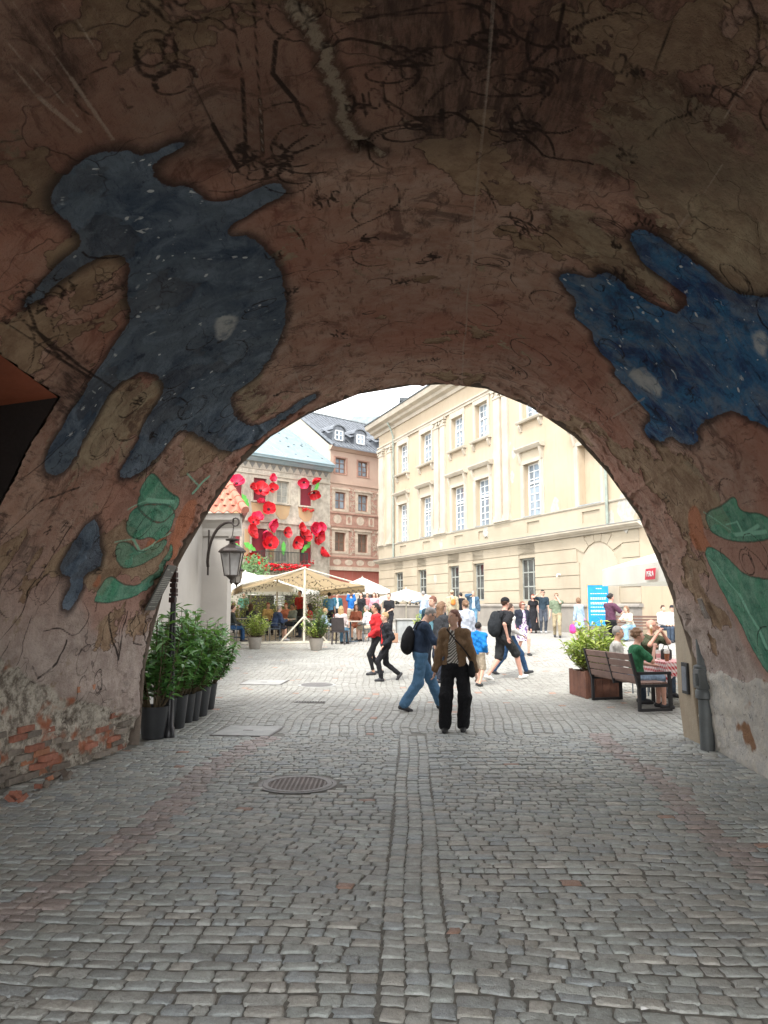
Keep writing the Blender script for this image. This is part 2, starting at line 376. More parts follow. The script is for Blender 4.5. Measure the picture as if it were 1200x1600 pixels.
h = h+bandsel*.03*(np.sin(S_*22+2*fbm(VV*2, S_*2))*.5+.5)*fbm(VV*4+9, S_*8)
# course joints of the voussoirs show through the thin plaster near the exit
h = h+np.clip((VV-8.9)/.9, 0, 1)*(.02*(fbm(VV*8, S_*8, 3)-.5)-.03*(fbm(VV*2.5+7, S_*5+3, 3) > .6))
h[0:2] = 0
du = np.gradient(UU, axis=1); dz = np.gradient(ZZ, axis=1); ln = np.hypot(du, dz)
nu, nz_ = dz/ln, -du/ln                                  # inward normal
edge = (fbm(S_*3.1, S_*0+3, 4)-.5)*.22*np.clip((VV-8.6)/1.2, 0, 1); rag = np.clip((VV-9.35)/.5, 0, 1)**2; h = h+rag*(.09*(fbm(S_*2.6, S_*0+8, 4)-.55)+.05*(fbm(S_*13, VV*4, 3)-.5))
Uw = np.where(UU < 0, UU*wid(VV), UU)+nu*h; Zw = ZZ+nz_*h
VE = vex(Uw, VV)+edge
X = Uw*cY+VE*sY; Y = -Uw*sY+VE*cY
idx = np.arange(nv*ns).reshape(nv, ns)
Fq = np.stack([idx[:-1, :-1], idx[:-1, 1:], idx[1:, 1:], idx[1:, :-1]], -1).reshape(-1, 4)
cut = (hole < 0); cutf = (cut[:-1, :-1] | cut[1:, 1:]).ravel()
vm = npmesh('vault', np.stack([X, Y, Zw], -1).reshape(-1, 3), Fq[~cutf], smooth=True)
for nm, arr in (('blue', blue), ('green', green), ('orange', oran), ('pink', pink), ('pale', pale), ('white', white), ('dline', dl), ('lline', ll), ('gline', gl), ('star', st), ('rl', rough_l), ('rr', rough_r), ('hol', hol), ('top_shade', top_shade), ('peel', peel), ('soot', soot), ('hz', ZZ), ('gou', gou)):
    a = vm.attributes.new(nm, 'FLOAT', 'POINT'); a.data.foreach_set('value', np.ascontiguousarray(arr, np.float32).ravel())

def vaultmat():
    m, nt, bs = newmat('painted_vault_plaster')
    tc = nt.nodes.new('ShaderNodeTexCoord').outputs['Object']
    def A(n): 
        x = nt.nodes.new('ShaderNodeAttribute'); x.attribute_name = n; return x.outputs['Fac']
    def thr(sock, e0, e1, nz=None, amt=0):
        if nz is not None: sock = math_(nt, 'ADD', sock, math_(nt, 'MULTIPLY', math_(nt, 'SUBTRACT', nz, .5), amt))
        return maprange(nt, sock, e0, e1, 1, 0)
    nA = noise(nt, tc, 1.1, 6, .68, .3); nB = noise(nt, tc, 5, 6, .7, .2); nC = noise(nt, tc, 40, 4, .7); nD = noise(nt, tc, 2.2, 5, .75, 1.0)
    mp = nn(nt, 'ShaderNodeMapping'); mp.inputs['Scale'].default_value = (6, 1.2, 6); mp.inputs['Rotation'].default_value = (0, 0, -YAW); nt.links.new(tc, mp.inputs[0])
    nS = noise(nt, mp.outputs[0], 3, 5, .7)
    hz = A('hz')
    c = mixc(nt, maprange(nt, nA, .32, .68), (.31, .165, .12), (.50, .315, .235))
    c = mixc(nt, maprange(nt, nB, .35, .7), c, mixc(nt, .5, c, (.56, .43, .35)))
    c = mixc(nt, math_(nt, 'MULTIPLY', maprange(nt, nD, .52, .66), .65), c, (.060, .034, .028))
    c = mixc(nt, math_(nt, 'MULTIPLY', maprange(nt, nS, .54, .68), .6), c, (.05, .03, .026))
    c = mixc(nt, math_(nt, 'MULTIPLY', maprange(nt, noise(nt, tc, .55, 3), .42, .66), .6), c, (.33, .12, .08))
    grey = mixc(nt, maprange(nt, nB, .35, .65), (.52, .45, .40), (.36, .30, .265))
    c = mixc(nt, math_(nt, 'MULTIPLY', maprange(nt, hz, 1.2, 2.6, 1, 0), .85), c, grey)
    c = mixc(nt, math_(nt, 'MULTIPLY', thr(A('pink'), -.12, .08, nB, .3), .55), c, (.44, .23, .17))
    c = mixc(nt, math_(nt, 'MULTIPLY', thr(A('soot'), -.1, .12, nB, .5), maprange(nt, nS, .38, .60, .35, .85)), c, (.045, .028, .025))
    nP = noise(nt, tc, 1.7, 9, .72, .15); pe = A('peel')
    c = mixc(nt, math_(nt, 'MULTIPLY', maprange(nt, pe, -.25, .02), .8), c, (.10, .062, .05)); c = mixc(nt, maprange(nt, pe, .02, .16), c, mixc(nt, maprange(nt, nB, .35, .65), (.42, .30, .20), (.27, .175, .115)))
    c = mixc(nt, math_(nt, 'MULTIPLY', maprange(nt, nP, .36, .39, 1, 0), .6), c, (.13, .075, .06))
    c = mixc(nt, math_(nt, 'MULTIPLY', thr(A('pale'), .0, .22, nB, .3), maprange(nt, nD, .42, .55, .0, .7)), c, (.09, .05, .04))
    pl = thr(A('pale'), -.06, .03, nP, 2.2)
    c = mixc(nt, math_(nt, 'MULTIPLY', pl, .75), c, mixc(nt, maprange(nt, nB, .35, .65), (.46, .38, .26), (.30, .22, .15)))
    c = mixc(nt, math_(nt, 'MULTIPLY', thr(A('gou'), .03, .08, nB, .12), .7), c, (.07, .045, .035)); c = mixc(nt, thr(A('gou'), .0, .03, nC, .09), c, (.50, .42, .32))
    c = mixc(nt, thr(A('hol'), .0, .03, nB, .06), c, (.02, .015, .012))
    c = mixc(nt, math_(nt, 'MULTIPLY', thr(A('top_shade'), -.2, .2, nA, .6), .5), c, (.07, .045, .035))  # ceiling shade mixed into the plaster colour
    # blue figures: dark sprayed halo, then the starry blue
    c = mixc(nt, math_(nt, 'MULTIPLY', thr(A('blue'), -.005, .10, nB, .12), .8), c, (.018, .015, .017))
    bl = mixc(nt, maprange(nt, nA, .35, .65), (.06, .09, .135), (.13, .165, .205))
    sx = nn(nt, 'ShaderNodeSeparateXYZ'); nt.links.new(tc, sx.inputs[0])
    bl = mixc(nt, maprange(nt, sx.outputs[0], .8, 2.2), bl, mixc(nt, maprange(nt, nD, .35, .65), (.05, .19, .37), (.03, .055, .15)))
    nE = noise(nt, tc, 3.2, 8, .7, .6); bl = mixc(nt, maprange(nt, nE, .44, .66, 0, .75), bl, (.19, .24, .30)); bl = mixc(nt, maprange(nt, nE, .30, .44, .85, 0), bl, (.018, .026, .05)); bl = mixc(nt, maprange(nt, nC, .66, .74, 0, .7), bl, (.45, .50, .54)); bl = mixc(nt, maprange(nt, noise(nt, mp.outputs[0], 6, 4, .7), .55, .7, 0, .5), bl, (.03, .045, .08))
    bl = mixc(nt, maprange(nt, nB, .62, .75), bl, (.02, .027, .05))
    bl = mixc(nt, maprange(nt, nB, .25, .38, 1, 0), bl, (.24, .30, .36))
    c = mixc(nt, math_(nt, 'MULTIPLY', thr(A('blue'), -.012, .0, nB, .10), maprange(nt, pe, .1, .5, 1, .75)), c, bl)
    c = mixc(nt, math_(nt, 'MULTIPLY', thr(A('star'), -.002, .003), thr(A('blue'), -.02, -.01)), c, (.62, .66, .68))
    c = mixc(nt, math_(nt, 'MULTIPLY', thr(A('white'), -.02, .03, nB, .16), maprange(nt, nB, .25, .6)), c, (.50, .52, .52))
    c = mixc(nt, math_(nt, 'MULTIPLY', thr(A('orange'), -.02, .02, nB, .06), .8), c, (.50, .19, .10))
    gr = mixc(nt, maprange(nt, nD, .35, .65), (.10, .36, .21), (.06, .22, .15))
    gr = mixc(nt, maprange(nt, noise(nt, mp.outputs[0], 5, 5, .7), .5, .68, 0, .7), gr, (.03, .07, .055))
    gr = mixc(nt, maprange(nt, nB, .3, .7), gr, (.22, .42, .30))
    c = mixc(nt, math_(nt, 'MULTIPLY', thr(A('green'), -.01, .005, nB, .05), maprange(nt, pe, .1, .5, 1, .8)), c, gr)
    c = mixc(nt, math_(nt, 'MULTIPLY', thr(A('gline'), -.004, .012), .85), c, (.30, .62, .45))
    c = mixc(nt, math_(nt, 'MULTIPLY', maprange(nt, math_(nt, 'ABSOLUTE', math_(nt, 'ADD', A('green'), .004)), .004, .016, 1, 0), .55), c, (.03, .05, .04))
    c = mixc(nt, math_(nt, 'MULTIPLY', thr(A('dline'), -.001, .010, nC, .008), math_(nt, 'MULTIPLY', maprange(nt, nB, .25, .5), .9)), c, (.022, .015, .013))
    c = mixc(nt, math_(nt, 'MULTIPLY', thr(A('lline'), -.002, .008, nC, .014), .5), c, (.46, .38, .31))
    # lost plaster, bare rubble at the left, pale render at the right
    st_ = mixc(nt, maprange(nt, noise(nt, tc, 9, 6, .75), .35, .62), (.15, .125, .10), (.55, .50, .42))
    st_ = mixc(nt, maprange(nt, noise(nt, tc, 2.5, 3), .55, .68), st_, (.36, .14, .08))
    c = mixc(nt, thr(math_(nt, 'SUBTRACT', 1, A('rl')), .4, .6, nB, .3), c, st_)
    cr = mixc(nt, maprange(nt, nB, .3, .7), (.66, .61, .53), (.50, .48, .45))
    cr = mixc(nt, maprange(nt, noise(nt, tc, 14, 5, .8), .60, .68), cr, (.12, .10, .09))
    cr = mixc(nt, maprange(nt, noise(nt, tc, 1.6, 3), .58, .66), cr, (.30, .17, .10))
    c = mixc(nt, thr(math_(nt, 'SUBTRACT', 1, A('rr')), .4, .55, nB, .3), c, cr)
    c = mixc(nt, math_(nt, 'MULTIPLY', maprange(nt, nC, .60, .72), .4), c, (.04, .03, .028))
    vo = nn(nt, 'ShaderNodeTexVoronoi'); vo.feature = 'DISTANCE_TO_EDGE'; vo.inputs['Scale'].default_value = 1.3
    wv = nn(nt, 'ShaderNodeVectorMath', operation='ADD'); nt.links.new(tc, wv.inputs[0])
    nz3 = nn(nt, 'ShaderNodeTexNoise'); nz3.inputs['Scale'].default_value = 4; nt.links.new(tc, nz3.inputs[0])
    sc3 = nn(nt, 'ShaderNodeVectorMath', operation='SCALE'); nt.links.new(nz3.outputs[1], sc3.inputs[0]); sc3.inputs['Scale'].default_value = .5
    nt.links.new(sc3.outputs[0], wv.inputs[1]); nt.links.new(wv.outputs[0], vo.inputs['Vector'])
    crk = maprange(nt, vo.outputs['Distance'], 0, .012, 1, 0)
    c = mixc(nt, math_(nt, 'MULTIPLY', crk, math_(nt, 'MULTIPLY', maprange(nt, nA, .45, .6), .6)), c, (.03, .02, .02))
    nt.links.new(c, bs.inputs['Base Color']); bs.inputs['Roughness'].default_value = .95; bs.inputs['Specular IOR Level'].default_value = .12
    b = nn(nt, 'ShaderNodeBump'); b.inputs['Strength'].default_value = .8; b.inputs['Distance'].default_value = .035
    hh = math_(nt, 'ADD', math_(nt, 'MULTIPLY', nC, .5), math_(nt, 'MULTIPLY', noise(nt, tc, 14, 6, .7), 1.2))
    hh = math_(nt, 'SUBTRACT', hh, math_(nt, 'MULTIPLY', crk, .3))
    nt.links.new(hh, b.inputs['Height']); nt.links.new(b.outputs[0], bs.inputs['Normal'])
    return m
gate = empty('gate_building', (0, 0, 0), 0, 'old gate passage with a starry blue figure painted on its low vault', 'building')
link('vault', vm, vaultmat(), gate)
plain = M('gate_plaster', (.33, .27, .22), .9, bump=.4)
# rear half of the vault, plain, coarse; unseen, shortened to admit light from behind
V_ = []; 
pv = np.linspace(-1.5, V0+.01, 5)
for v in pv:
    f = float(wid(v))
    for (u, z) in PR: V_.append((*t2w(u*f if u < 0 else u, v), z))
n = len(PR); Fb = [(i*n+k, i*n+k+1, (i+1)*n+k+1, (i+1)*n+k) for i in range(len(pv)-1) for k in range(n-1)]
dark_pl = M('unseen_vault_plaster', (.10, .062, .05), .9, col2=(.05, .033, .028), scale=1.5)
link('unseen_rear_vault', npmesh('unseen_rear_vault', V_, np.array(Fb)), dark_pl, gate)
# end walls with the arched openings, unseen roof slab set low for light, flanks
def endwall(v, face, shift=0):
    mb = MB(); n = len(PR); f = float(wid(v)); e = []; ev = (lambda u, v: v+.075*u+.09) if v > 5 else (lambda u, v: v)
    for i, (u, z) in enumerate(PR):
        s = SS[i]; q = (u*f if u < 0 else u); e.append((q, z))
    out = []
    for (u, z) in e:
        if z < 1 and u < 0: out.append((-14, z))
        elif z < 1: out.append((14, z))
        else: out.append((-14+28*(u+3.7)/7, 6.3))
    out[4] = (-14, 6.3) if e[4][1] > 1.2 else out[4]
    for i in range(n-1):
        mb.quad((*t2w(e[i][0], ev(e[i][0], v)), e[i][1]), (*t2w(e[i+1][0], ev(e[i+1][0], v)), e[i+1][1]), (*t2w(out[i+1][0], ev(out[i+1][0], v)), out[i+1][1]), (*t2w(out[i][0], ev(out[i][0], v)), out[i][1]))
    return mb.build(face, plain, gate)
endwall(9.93, 'outer_wall'); endwall(-1.5, 'outer_wall')
mb = MB(); 
p = [(*t2w(-14, -1.55), 6.3), (*t2w(14, -1.55), 6.3), (*t2w(14, 9.95), 6.3), (*t2w(-14, 9.95), 6.3)]; mb.quad(*p)
for a in (-14, 14): mb.quad((*t2w(a, -1.55), 0), (*t2w(a, 9.95), 0), (*t2w(a, 9.95), 6.3), (*t2w(a, -1.55), 6.3))
mb.build('unseen_roof_slab', plain, gate)
# thickness of the ragged arch lip
lp = []
for j in range(0, ns, 3):
    u0, z0 = prof(sa[j]); 
    lp.append((X[-1, j], Y[-1, j], Zw[-1, j]))
n = len(lp); Vl = []
for k, (x, y, z) in enumerate(lp):
    u0, z0 = prof(sa[k*3]); a = math.atan2(z0-.8, u0+.26)
    Vl.append((x, y, z)); u_, v_ = w2t(x, y); x2, y2 = t2w(u_+.14*math.cos(a), v_+.05); Vl.append((x2, y2, z+.14*math.sin(a)))
link('arch_lip', npmesh('arch_lip', Vl, np.array([(2*i, 2*i+1, 2*i+3, 2*i+2) for i in range(n-1)])), M('lip_stone', (.26, .19, .155), .9, bump=.6), gate)
# side recess in the left wall: reddish soffit above a dark doorway
hv = [px2vs(*p) for p in hole_poly]
def wpt(v, s, out=0):
    u, z = prof(s); u = u*float(wid(v)); x, y = t2w(float(u)-out, v); return (x, y, float(z)-.12*out)
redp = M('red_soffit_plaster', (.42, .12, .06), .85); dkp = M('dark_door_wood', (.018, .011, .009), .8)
mb = MB(); mb2 = MB()
for i in range(len(hv)):
    a, b_ = hv[i], hv[(i+1) % len(hv)]
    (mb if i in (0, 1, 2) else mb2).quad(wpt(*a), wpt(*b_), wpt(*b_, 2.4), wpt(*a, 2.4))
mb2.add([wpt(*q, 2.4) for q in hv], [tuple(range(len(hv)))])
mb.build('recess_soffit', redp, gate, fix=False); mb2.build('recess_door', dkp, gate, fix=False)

# bricks that show at the foot of the left wall
bm_ = [M('brick_red', (.36, .15, .10), .9, bump=.5, objvar=.25, scale=12), M('brick_orange', (.46, .21, .12), .9, bump=.5, objvar=.2, scale=12), M('brick_grey', (.27, .23, .19), .95, bump=.6, objvar=.25, scale=12)]
bmeshes = []
for k in range(5):
    mb = MB(); L, W, H = .215+.02*rl.random(), .12, .058
    n = 5
    for i in range(2): pass
    vs = []
    for x in (-L/2, -L/6, L/6, L/2):
        for (y, z) in ((-W/2, 0), (W/2, 0), (W/2, H), (-W/2, H)):
            vs.append((x+rl.uniform(-.006, .006), y+rl.uniform(-.006, .006), z+rl.uniform(-.005, .005)))
    fs = [(0, 1, 2, 3), (15, 14, 13, 12)]+[(i*4+k2, i*4+(k2+1) % 4, (i+1)*4+(k2+1) % 4, (i+1)*4+k2) for i in range(3) for k2 in range(4)]
    bmeshes.append([MB().add(vs, fs).mesh('brick') for _ in range(3)])
    for q in range(3): bmeshes[-1][q].materials.append(bm_[q])
def brick(v, z, proud, kind, rz=0, rx=0):
    s = float(np.interp(z, PR[:5, 1], SS[:5])); u = float(prof(s)[0])*float(wid(v))
    x, y = t2w(u+proud-.06, float(vex(u, v)))
    o = link('brick', rl.choice(bmeshes)[kind], None, gate, (x, y, z), (rx, 0, math.pi/2-YAW+rz-R(4)))
for row in range(8):
    z = .012+row*.068; v = 5.9+(row % 2)*.12
    while v < 9.75:
        pp = .85 if row < 3 else (.55 if row < 5 else .18)
        if v < 7.1 and row < 3: pp *= .5
        if rl.random() < pp: brick(v, z, rl.uniform(-.06, .015) - (.03 if row > 4 else 0), rl.choice((0, 2, 1, 2, 2, 2) if row < 4 else (2, 2, 2, 0)), rl.uniform(-.05, .05), rl.uniform(-.03, .03))
        v += .243
for i in range(3): brick(8.55+.27*i, .80, .0, 1, 0)
for i in range(12): 
    x, y = t2w(-3.93+rl.uniform(0, .16), rl.uniform(6.5, 7.9)); o = link('brick', rl.choice(bmeshes)[rl.choice((0, 1, 2))], None, gate, (x, y, rl.uniform(.0, .02)), (rl.uniform(-.6, .6), rl.uniform(-.6, .6), rl.uniform(0, 3))); o.scale = (.45, .5, .7)
    o['label'] = 'broken piece of red brick at the foot of the wall'

# plaque on the left wall, number plate on the right wall
def wallplate(name, label, cat, pxs, colr, wd, ht, lines, thick=.02):
    v, s = px2vs(*pxs); u, z = prof(s); u = float(u)*(float(wid(v)) if u < 0 else 1); z = float(z)
    e = .02; u2, z2 = prof(s+e); u1, z1 = prof(s-e)
    tz = Vector((0, float(u2-u1)/(2*e), float(z2-z1)/(2*e)))
    x, y = t2w(u, float(vex(u, v)))
    ax = Vector((*[a-b for a, b in zip(t2w(0, 1), t2w(0, 0))], 0))
    up = Vector((*[(float(u2-u1))*q for q in (cY, -sY)], float(z2-z1))).normalized()
    if up.z < 0: up = -up
    nrm = ax.cross(up).normalized()
    if (Vector((0, 0, EYE))-Vector((x, y, z))).dot(nrm) < 0: nrm = -nrm
    xx = up.cross(nrm).normalized()
    o = empty(name, (0, 0, 0), 0, label, cat)
    Mx = Matrix((xx, up, nrm)).transposed().to_4x4(); Mx.translation = Vector((x, y, z))+nrm*.05
    o.matrix_world = Mx
    MB().box((0, 0, 0), (wd, ht, thick)).build('plate', colr, o, bevel=.003)
    return o
slate = M('plaque_slate', (.10, .095, .085), .5, bump=.05)
pt = M('plaque_text', (.42, .42, .38), .6, bump=0)
pq = wallplate('wall_plaque', 'long dark slate plaque with rows of small text on the left wall of the passage', 'plaque', (243, 915), slate, .30, .62, None)
mb = MB()
rq = random.Random(5)
for k, yy in enumerate(np.linspace(.15, -.20, 15)):
    x = -.12
    while x < .12:
        l = rq.uniform(.012, .04); mb.bb(x, min(.13, x+l), yy-.0045, yy+.0045, .0105, .012); x += l+.007
mb.bb(-.12, -.05, .245, .257, .0105, .012); mb.bb(.05, .12, .215, .23, .0105, .012)
x = -.12
while x < .1:
    l = rq.uniform(.02, .04); mb.bb(x, x+l, -.262, -.252, .0105, .012); x += l+.008
mb.build('lettering', pt, pq)['kind'] = 'stuff'
pq2 = wallplate('number_plate', 'small worn tin plate with a scratched number high on the right wall', 'plate', (1108, 948), M('tin_plate', (.16, .13, .11), .6, col2=(.25, .2, .17), scale=20), .15, .24, None, .012)
mb = MB(); mb.bar((-.03, .04, .008), (-.04, -.01, .008), .008, .003).bar((-.04, -.01, .008), (.03, -.005, .008), .008, .003).bar((.015, .045, .008), (.01, -.05, .008), .008, .003); mb.build('digit', pt, pq2)
mb = MB()
for a in (-.055, .055):
    for b in (-.1, .1): mb.lathe([(.006, .006), (.006, .01)], 8, (a, b, 0))
mb.build('screw', M('rust', (.12, .07, .05), .7), pq2)
# ================================================================== ground and cobbles
gnd_y = np.r_[np.linspace(-60, -5, 6), np.linspace(-4, 60, 129), np.linspace(65, 400, 12)]; gnd_x = np.r_[np.linspace(-300, -30, 6), np.linspace(-26, 26, 27), np.linspace(30, 300, 6)]
GX, GY = np.meshgrid(gnd_x, gnd_y, indexing='xy')
GZ = gz(GY)-.009
idx = np.arange(GX.size).reshape(GX.shape)
Fg = np.stack([idx[:-1, :-1], idx[:-1, 1:], idx[1:, 1:], idx[1:, :-1]], -1).reshape(-1, 4)
def groundmat():
    m, nt, bs = newmat('ground_sand_and_far_setts')
    tc = nt.nodes.new('ShaderNodeTexCoord').outputs['Object']
    n1 = noise(nt, tc, 30, 4, .7); base = mixc(nt, maprange(nt, n1, .3, .7), (.12, .115, .10), (.23, .22, .19)); sy_ = nn(nt, 'ShaderNodeSeparateXYZ'); nt.links.new(tc, sy_.inputs[0]); base = mixc(nt, maprange(nt, sy_.outputs[1], 10, 13, 0, .8), base, (.24, .23, .20))
    mp = nn(nt, 'ShaderNodeMapping'); mp.inputs['Rotation'].default_value = (0, 0, math.pi/2); nt.links.new(tc, mp.inputs[0])
    br = nn(nt, 'ShaderNodeTexBrick'); nt.links.new(mp.outputs[0], br.inputs['Vector'])
    br.inputs['Scale'].default_value = 1; br.inputs['Brick Width'].default_value = .2; br.inputs['Row Height'].default_value = .15; br.inputs['Mortar Size'].default_value = .012
    br.inputs['Color1'].default_value = (.36, .35, .32, 1); br.inputs['Color2'].default_value = (.30, .29, .27, 1); br.inputs['Mortar'].default_value = (.14, .13, .11, 1)
    sx = nn(nt, 'ShaderNodeSeparateXYZ'); nt.links.new(tc, sx.inputs[0])
    far = maprange(nt, sx.outputs[1], 26.9, 27.1)
    fc = mixc(nt, math_(nt, 'MULTIPLY', maprange(nt, noise(nt, tc, .5, 4), .4, .7), .4), br.outputs['Color'], (.38, .36, .33))
    nt.links.new(mixc(nt, far, base, fc), bs.inputs['Base Color']); bs.inputs['Roughness'].default_value = .85
    b = nn(nt, 'ShaderNodeBump'); b.inputs['Strength'].default_value = .4; nt.links.new(n1, b.inputs['Height']); nt.links.new(b.outputs[0], bs.inputs['Normal'])
    return m
ground = link('ground', npmesh('ground', np.stack([GX, GY, GZ], -1).reshape(-1, 3), Fg), groundmat())
tag(ground, 'cobbled ground of the passage and the square', None, None, 'structure')

def stonemat():
    m, nt, bs = newmat('granite_setts')
    tc = nt.nodes.new('ShaderNodeTexCoord').outputs['Object']
    at_ = nn(nt, 'ShaderNodeAttribute'); at_.attribute_name = 'tint'
    n1 = noise(nt, tc, 160, 3, .8); n2 = noise(nt, tc, 22, 4, .7); n4 = noise(nt, tc, 60, 3, .7)
    c = mixc(nt, maprange(nt, n2, .3, .7, 0, .35), at_.outputs['Color'], (.17, .165, .145))
    c = mixc(nt, maprange(nt, n1, .55, .70, 0, .5), c, (.66, .67, .63))
    c = mixc(nt, maprange(nt, n1, .25, .40, .55, 0), c, (.05, .05, .05))
    c = mixc(nt, maprange(nt, noise(nt, tc, .7, 4), .42, .7, 0, .35), c, (.20, .185, .16))
    nt.links.new(c, bs.inputs['Base Color']); bs.inputs['Specular IOR Level'].default_value = .45
    nt.links.new(maprange(nt, n2, .3, .7, .42, .66), bs.inputs['Roughness'])
    b = nn(nt, 'ShaderNodeBump'); b.inputs['Strength'].default_value = .7; b.inputs['Distance'].default_value = .012
    nt.links.new(math_(nt, 'ADD', math_(nt, 'MULTIPLY', n4, 1), n2), b.inputs['Height']); nt.links.new(b.outputs[0], bs.inputs['Normal'])
    return m
SM = stonemat()
rc = np.random.RandomState(21)
stones = []      # (cx, cy, half length, half width, angle, tint kind)
covers = [(-.85, 7.83, .43), (-1.9, 11.05, .47), (-2.55, 16.65, .46), (-1.39, 16.22, .42), (-1.3, 13.85, .28)]
def blocked(x, y):
    for (a, b, r) in covers:
        if (math.hypot(x-a, y-b) < r if r in (.42, .43) else (abs(x-a) < r and abs(y-b) < (r if r != .28 else .12))): return True
    return False
SPL = 10.75      # rows across inside the passage, rows along the view in the square beyond
def stripu(v): return -.30-.2*(v-3.5)/5.1
def rowv(v, u): return v+.05*math.sin(u*.9+v*.7)+.035*math.sin(u*2.3+v*1.9+1)
v = 2.15
while v < 12.2:
    rw = rc.uniform(.072, .108)
    for side in (-1, 1):
        off = .0 if side < 0 else rc.uniform(0, .05)
        u = stripu(v) if side < 0 else stripu(v)+.34
        u += side*.008
        while abs(u) < 4.6:
            L = rc.uniform(.09, .195) if rc.rand() > .2 else rc.uniform(.065, .10)
            uc = u+side*L/2; vc = rowv(v, uc)+off
            x, y = t2w(uc, vc)
            edge_l = -3.70*float(wid(vc))
            if uc > edge_l-.1 and uc < 3.45 and y < SPL+.1*math.sin(x*3) and not blocked(x, y):
                red = (abs(uc+2.42-.08*math.sin(vc*1.3)) < .16 and vc > 3.2) or (abs(uc-2.12-.06*math.sin(vc*1.7)) < .14 and vc > 4.5)
                ang = -YAW+.045*math.cos(uc*.9+v*.7)+.08*math.cos(uc*2.3+v*1.9+1)+rc.uniform(-.03, .03)
                stones.append((x, y, L/2, rw/2, ang, 1 if red else 0))
            u += side*(L+.006)
    v += rw+.007
for k in range(3):      # gutter of three files down the middle
    v = 2.1
    while v < 10.6:
        L = rc.uniform(.075, .135); u = stripu(v)+.057+.113*k+.012*math.sin(v*2.2)
        x, y = t2w(u, v+L/2)
        if not blocked(x, y): stones.append((x, y, .055, L/2, -YAW-.04, 2))
        v += L+.011
def wave(y, x): return .13*math.sin(y*.5+x*.22)+.05*math.sin(y*1.3+x*.55+2)+.02*math.sin(y*3.1+x*1.4)
x = -17.0
while x < 17:
    cw = rc.uniform(.10, .145); y = SPL-.3+rc.uniform(0, .15)
    while y < 27:
        L = rc.uniform(.10, .19); yc = y+L/2; xc = x+cw/2+wave(yc, x)
        if abs(xc) < .62*yc+1.2 and (yc > SPL+.1*math.sin(xc*3)+.02) and not blocked(xc, yc) and not (yc < 10.9 and abs(xc) > 4.3):
            ang = math.atan2(-(wave(yc+.1, x)-wave(yc-.1, x))/.2, 1)
            stones.append((xc, yc, cw/2, L/2, ang+rc.uniform(-.04, .04), 0 if rc.rand() > .004 else 3))
        y += L+.007
    x += cw+.008
ST = np.array(stones); ST = ST[np.argsort(ST[:, 1])]
PALN = np.array([(.36,.385,.36),(.32,.345,.335),(.35,.36,.335),(.30,.33,.335),(.385,.395,.365),(.38,.37,.33),(.29,.31,.29)])
def tints(S):
    n = len(S); base = PALN[rc.randint(0, len(PALN), n)]*rc.uniform(1.0, 1.35, (n, 1))
    sq = np.clip((S[:, 1]-9.5)/3, 0, 1)[:, None]; base = base*(1-sq)+sq*np.array([.33, .325, .295])*rc.uniform(.84, 1.12, (n, 1))
    r = S[:, 5] == 1; base[r] = np.array([.34, .21, .19])*rc.uniform(.8, 1.4, (r.sum(), 1))*.5+base[r]*.5
    o = (S[:, 5] == 3) | ((rc.rand(n) < .006) & (S[:, 5] == 0)); base[o] = np.array([.42, .24, .17])*rc.uniform(.8, 1.1, (o.sum(), 1))
    return base
def setts(S, ring, T):
    """each stone: rings of `ring` corners (foot, shoulder, top) + centre"""
    n = len(S); k = ring; a = (np.arange(k)+.5)*2*math.pi/k
    ca, sa_ = np.cos(a), np.sin(a)
    sup = 1/np.maximum(np.abs(ca), np.abs(sa_)); sup = 1+(sup-1)*.93     # rounded rectangle
    if k == 4: bx, by = np.array([1, -1, -1, 1.]), np.array([1, 1, -1, -1.])
    else: bx, by = ca*sup, sa_*sup
    bx = bx[None]*S[:, 2:3]*(1+rc.uniform(-.05, .04, (n, k)))+rc.uniform(-.007, .007, (n, k)); by = by[None]*S[:, 3:4]*(1+rc.uniform(-.09, .05, (n, k)))+rc.uniform(-.006, .006, (n, k))
    c, s = np.cos(S[:, 4])[:, None], np.sin(S[:, 4])[:, None]
    ht = rc.uniform(-.004, .004, (n, 1)); tx, ty = rc.uniform(-.03, .03, (n, 1)), rc.uniform(-.04, .04, (n, 1))
    rings = []
    for f, z in ((1.0, -.05), (.99, -.011), (.93, -.002), (.76, .001)) if k > 4 else ((1.0, -.05), (.985, -.008), (.88, 0)):
        x = bx*f; y = by*f if k == 4 else by*(1-(1-f)*1.15)
        zz = z+ht+tx*x+ty*y+(rc.uniform(-.002, .002, x.shape) if k > 4 and f < 1 else 0)
        rings.append(np.stack([S[:, 0:1]+x*c-y*s, S[:, 1:2]+x*s+y*c, gz(S[:, 1:2]+x*s+y*c)+zz], -1))
    nr = len(rings)
    ctr = np.stack([S[:, 0], S[:, 1], gz(S[:, 1])+ht[:, 0]+.002], -1)[:, None]
    V = np.concatenate(rings+[ctr], 1)          # n, nr*k+1, 3
    per = nr*k+1; F = []
    for r in range(nr-1):
        for i in range(k): F.append((r*k+i, r*k+(i+1) % k, (r+1)*k+(i+1) % k, (r+1)*k+i))
    if k == 4: V = V[:, :-1]; per -= 1; F.append(((nr-1)*k, (nr-1)*k+1, (nr-1)*k+2, (nr-1)*k+3))
    else:
        for i in range(0, k, 2): F.append(((nr-1)*k+i, (nr-1)*k+(i+1) % k, (nr-1)*k+(i+2) % k, nr*k))
    F = np.array(F); col = np.repeat(np.concatenate([T, np.ones((n, 1))], 1)[:, None], per, 1)
    return V, F, per, col
def addcol(me, col):
    a = me.color_attributes.new('tint', 'FLOAT_COLOR', 'POINT'); a.data.foreach_set('color', np.ascontiguousarray(col, np.float32).ravel())
T = tints(ST)
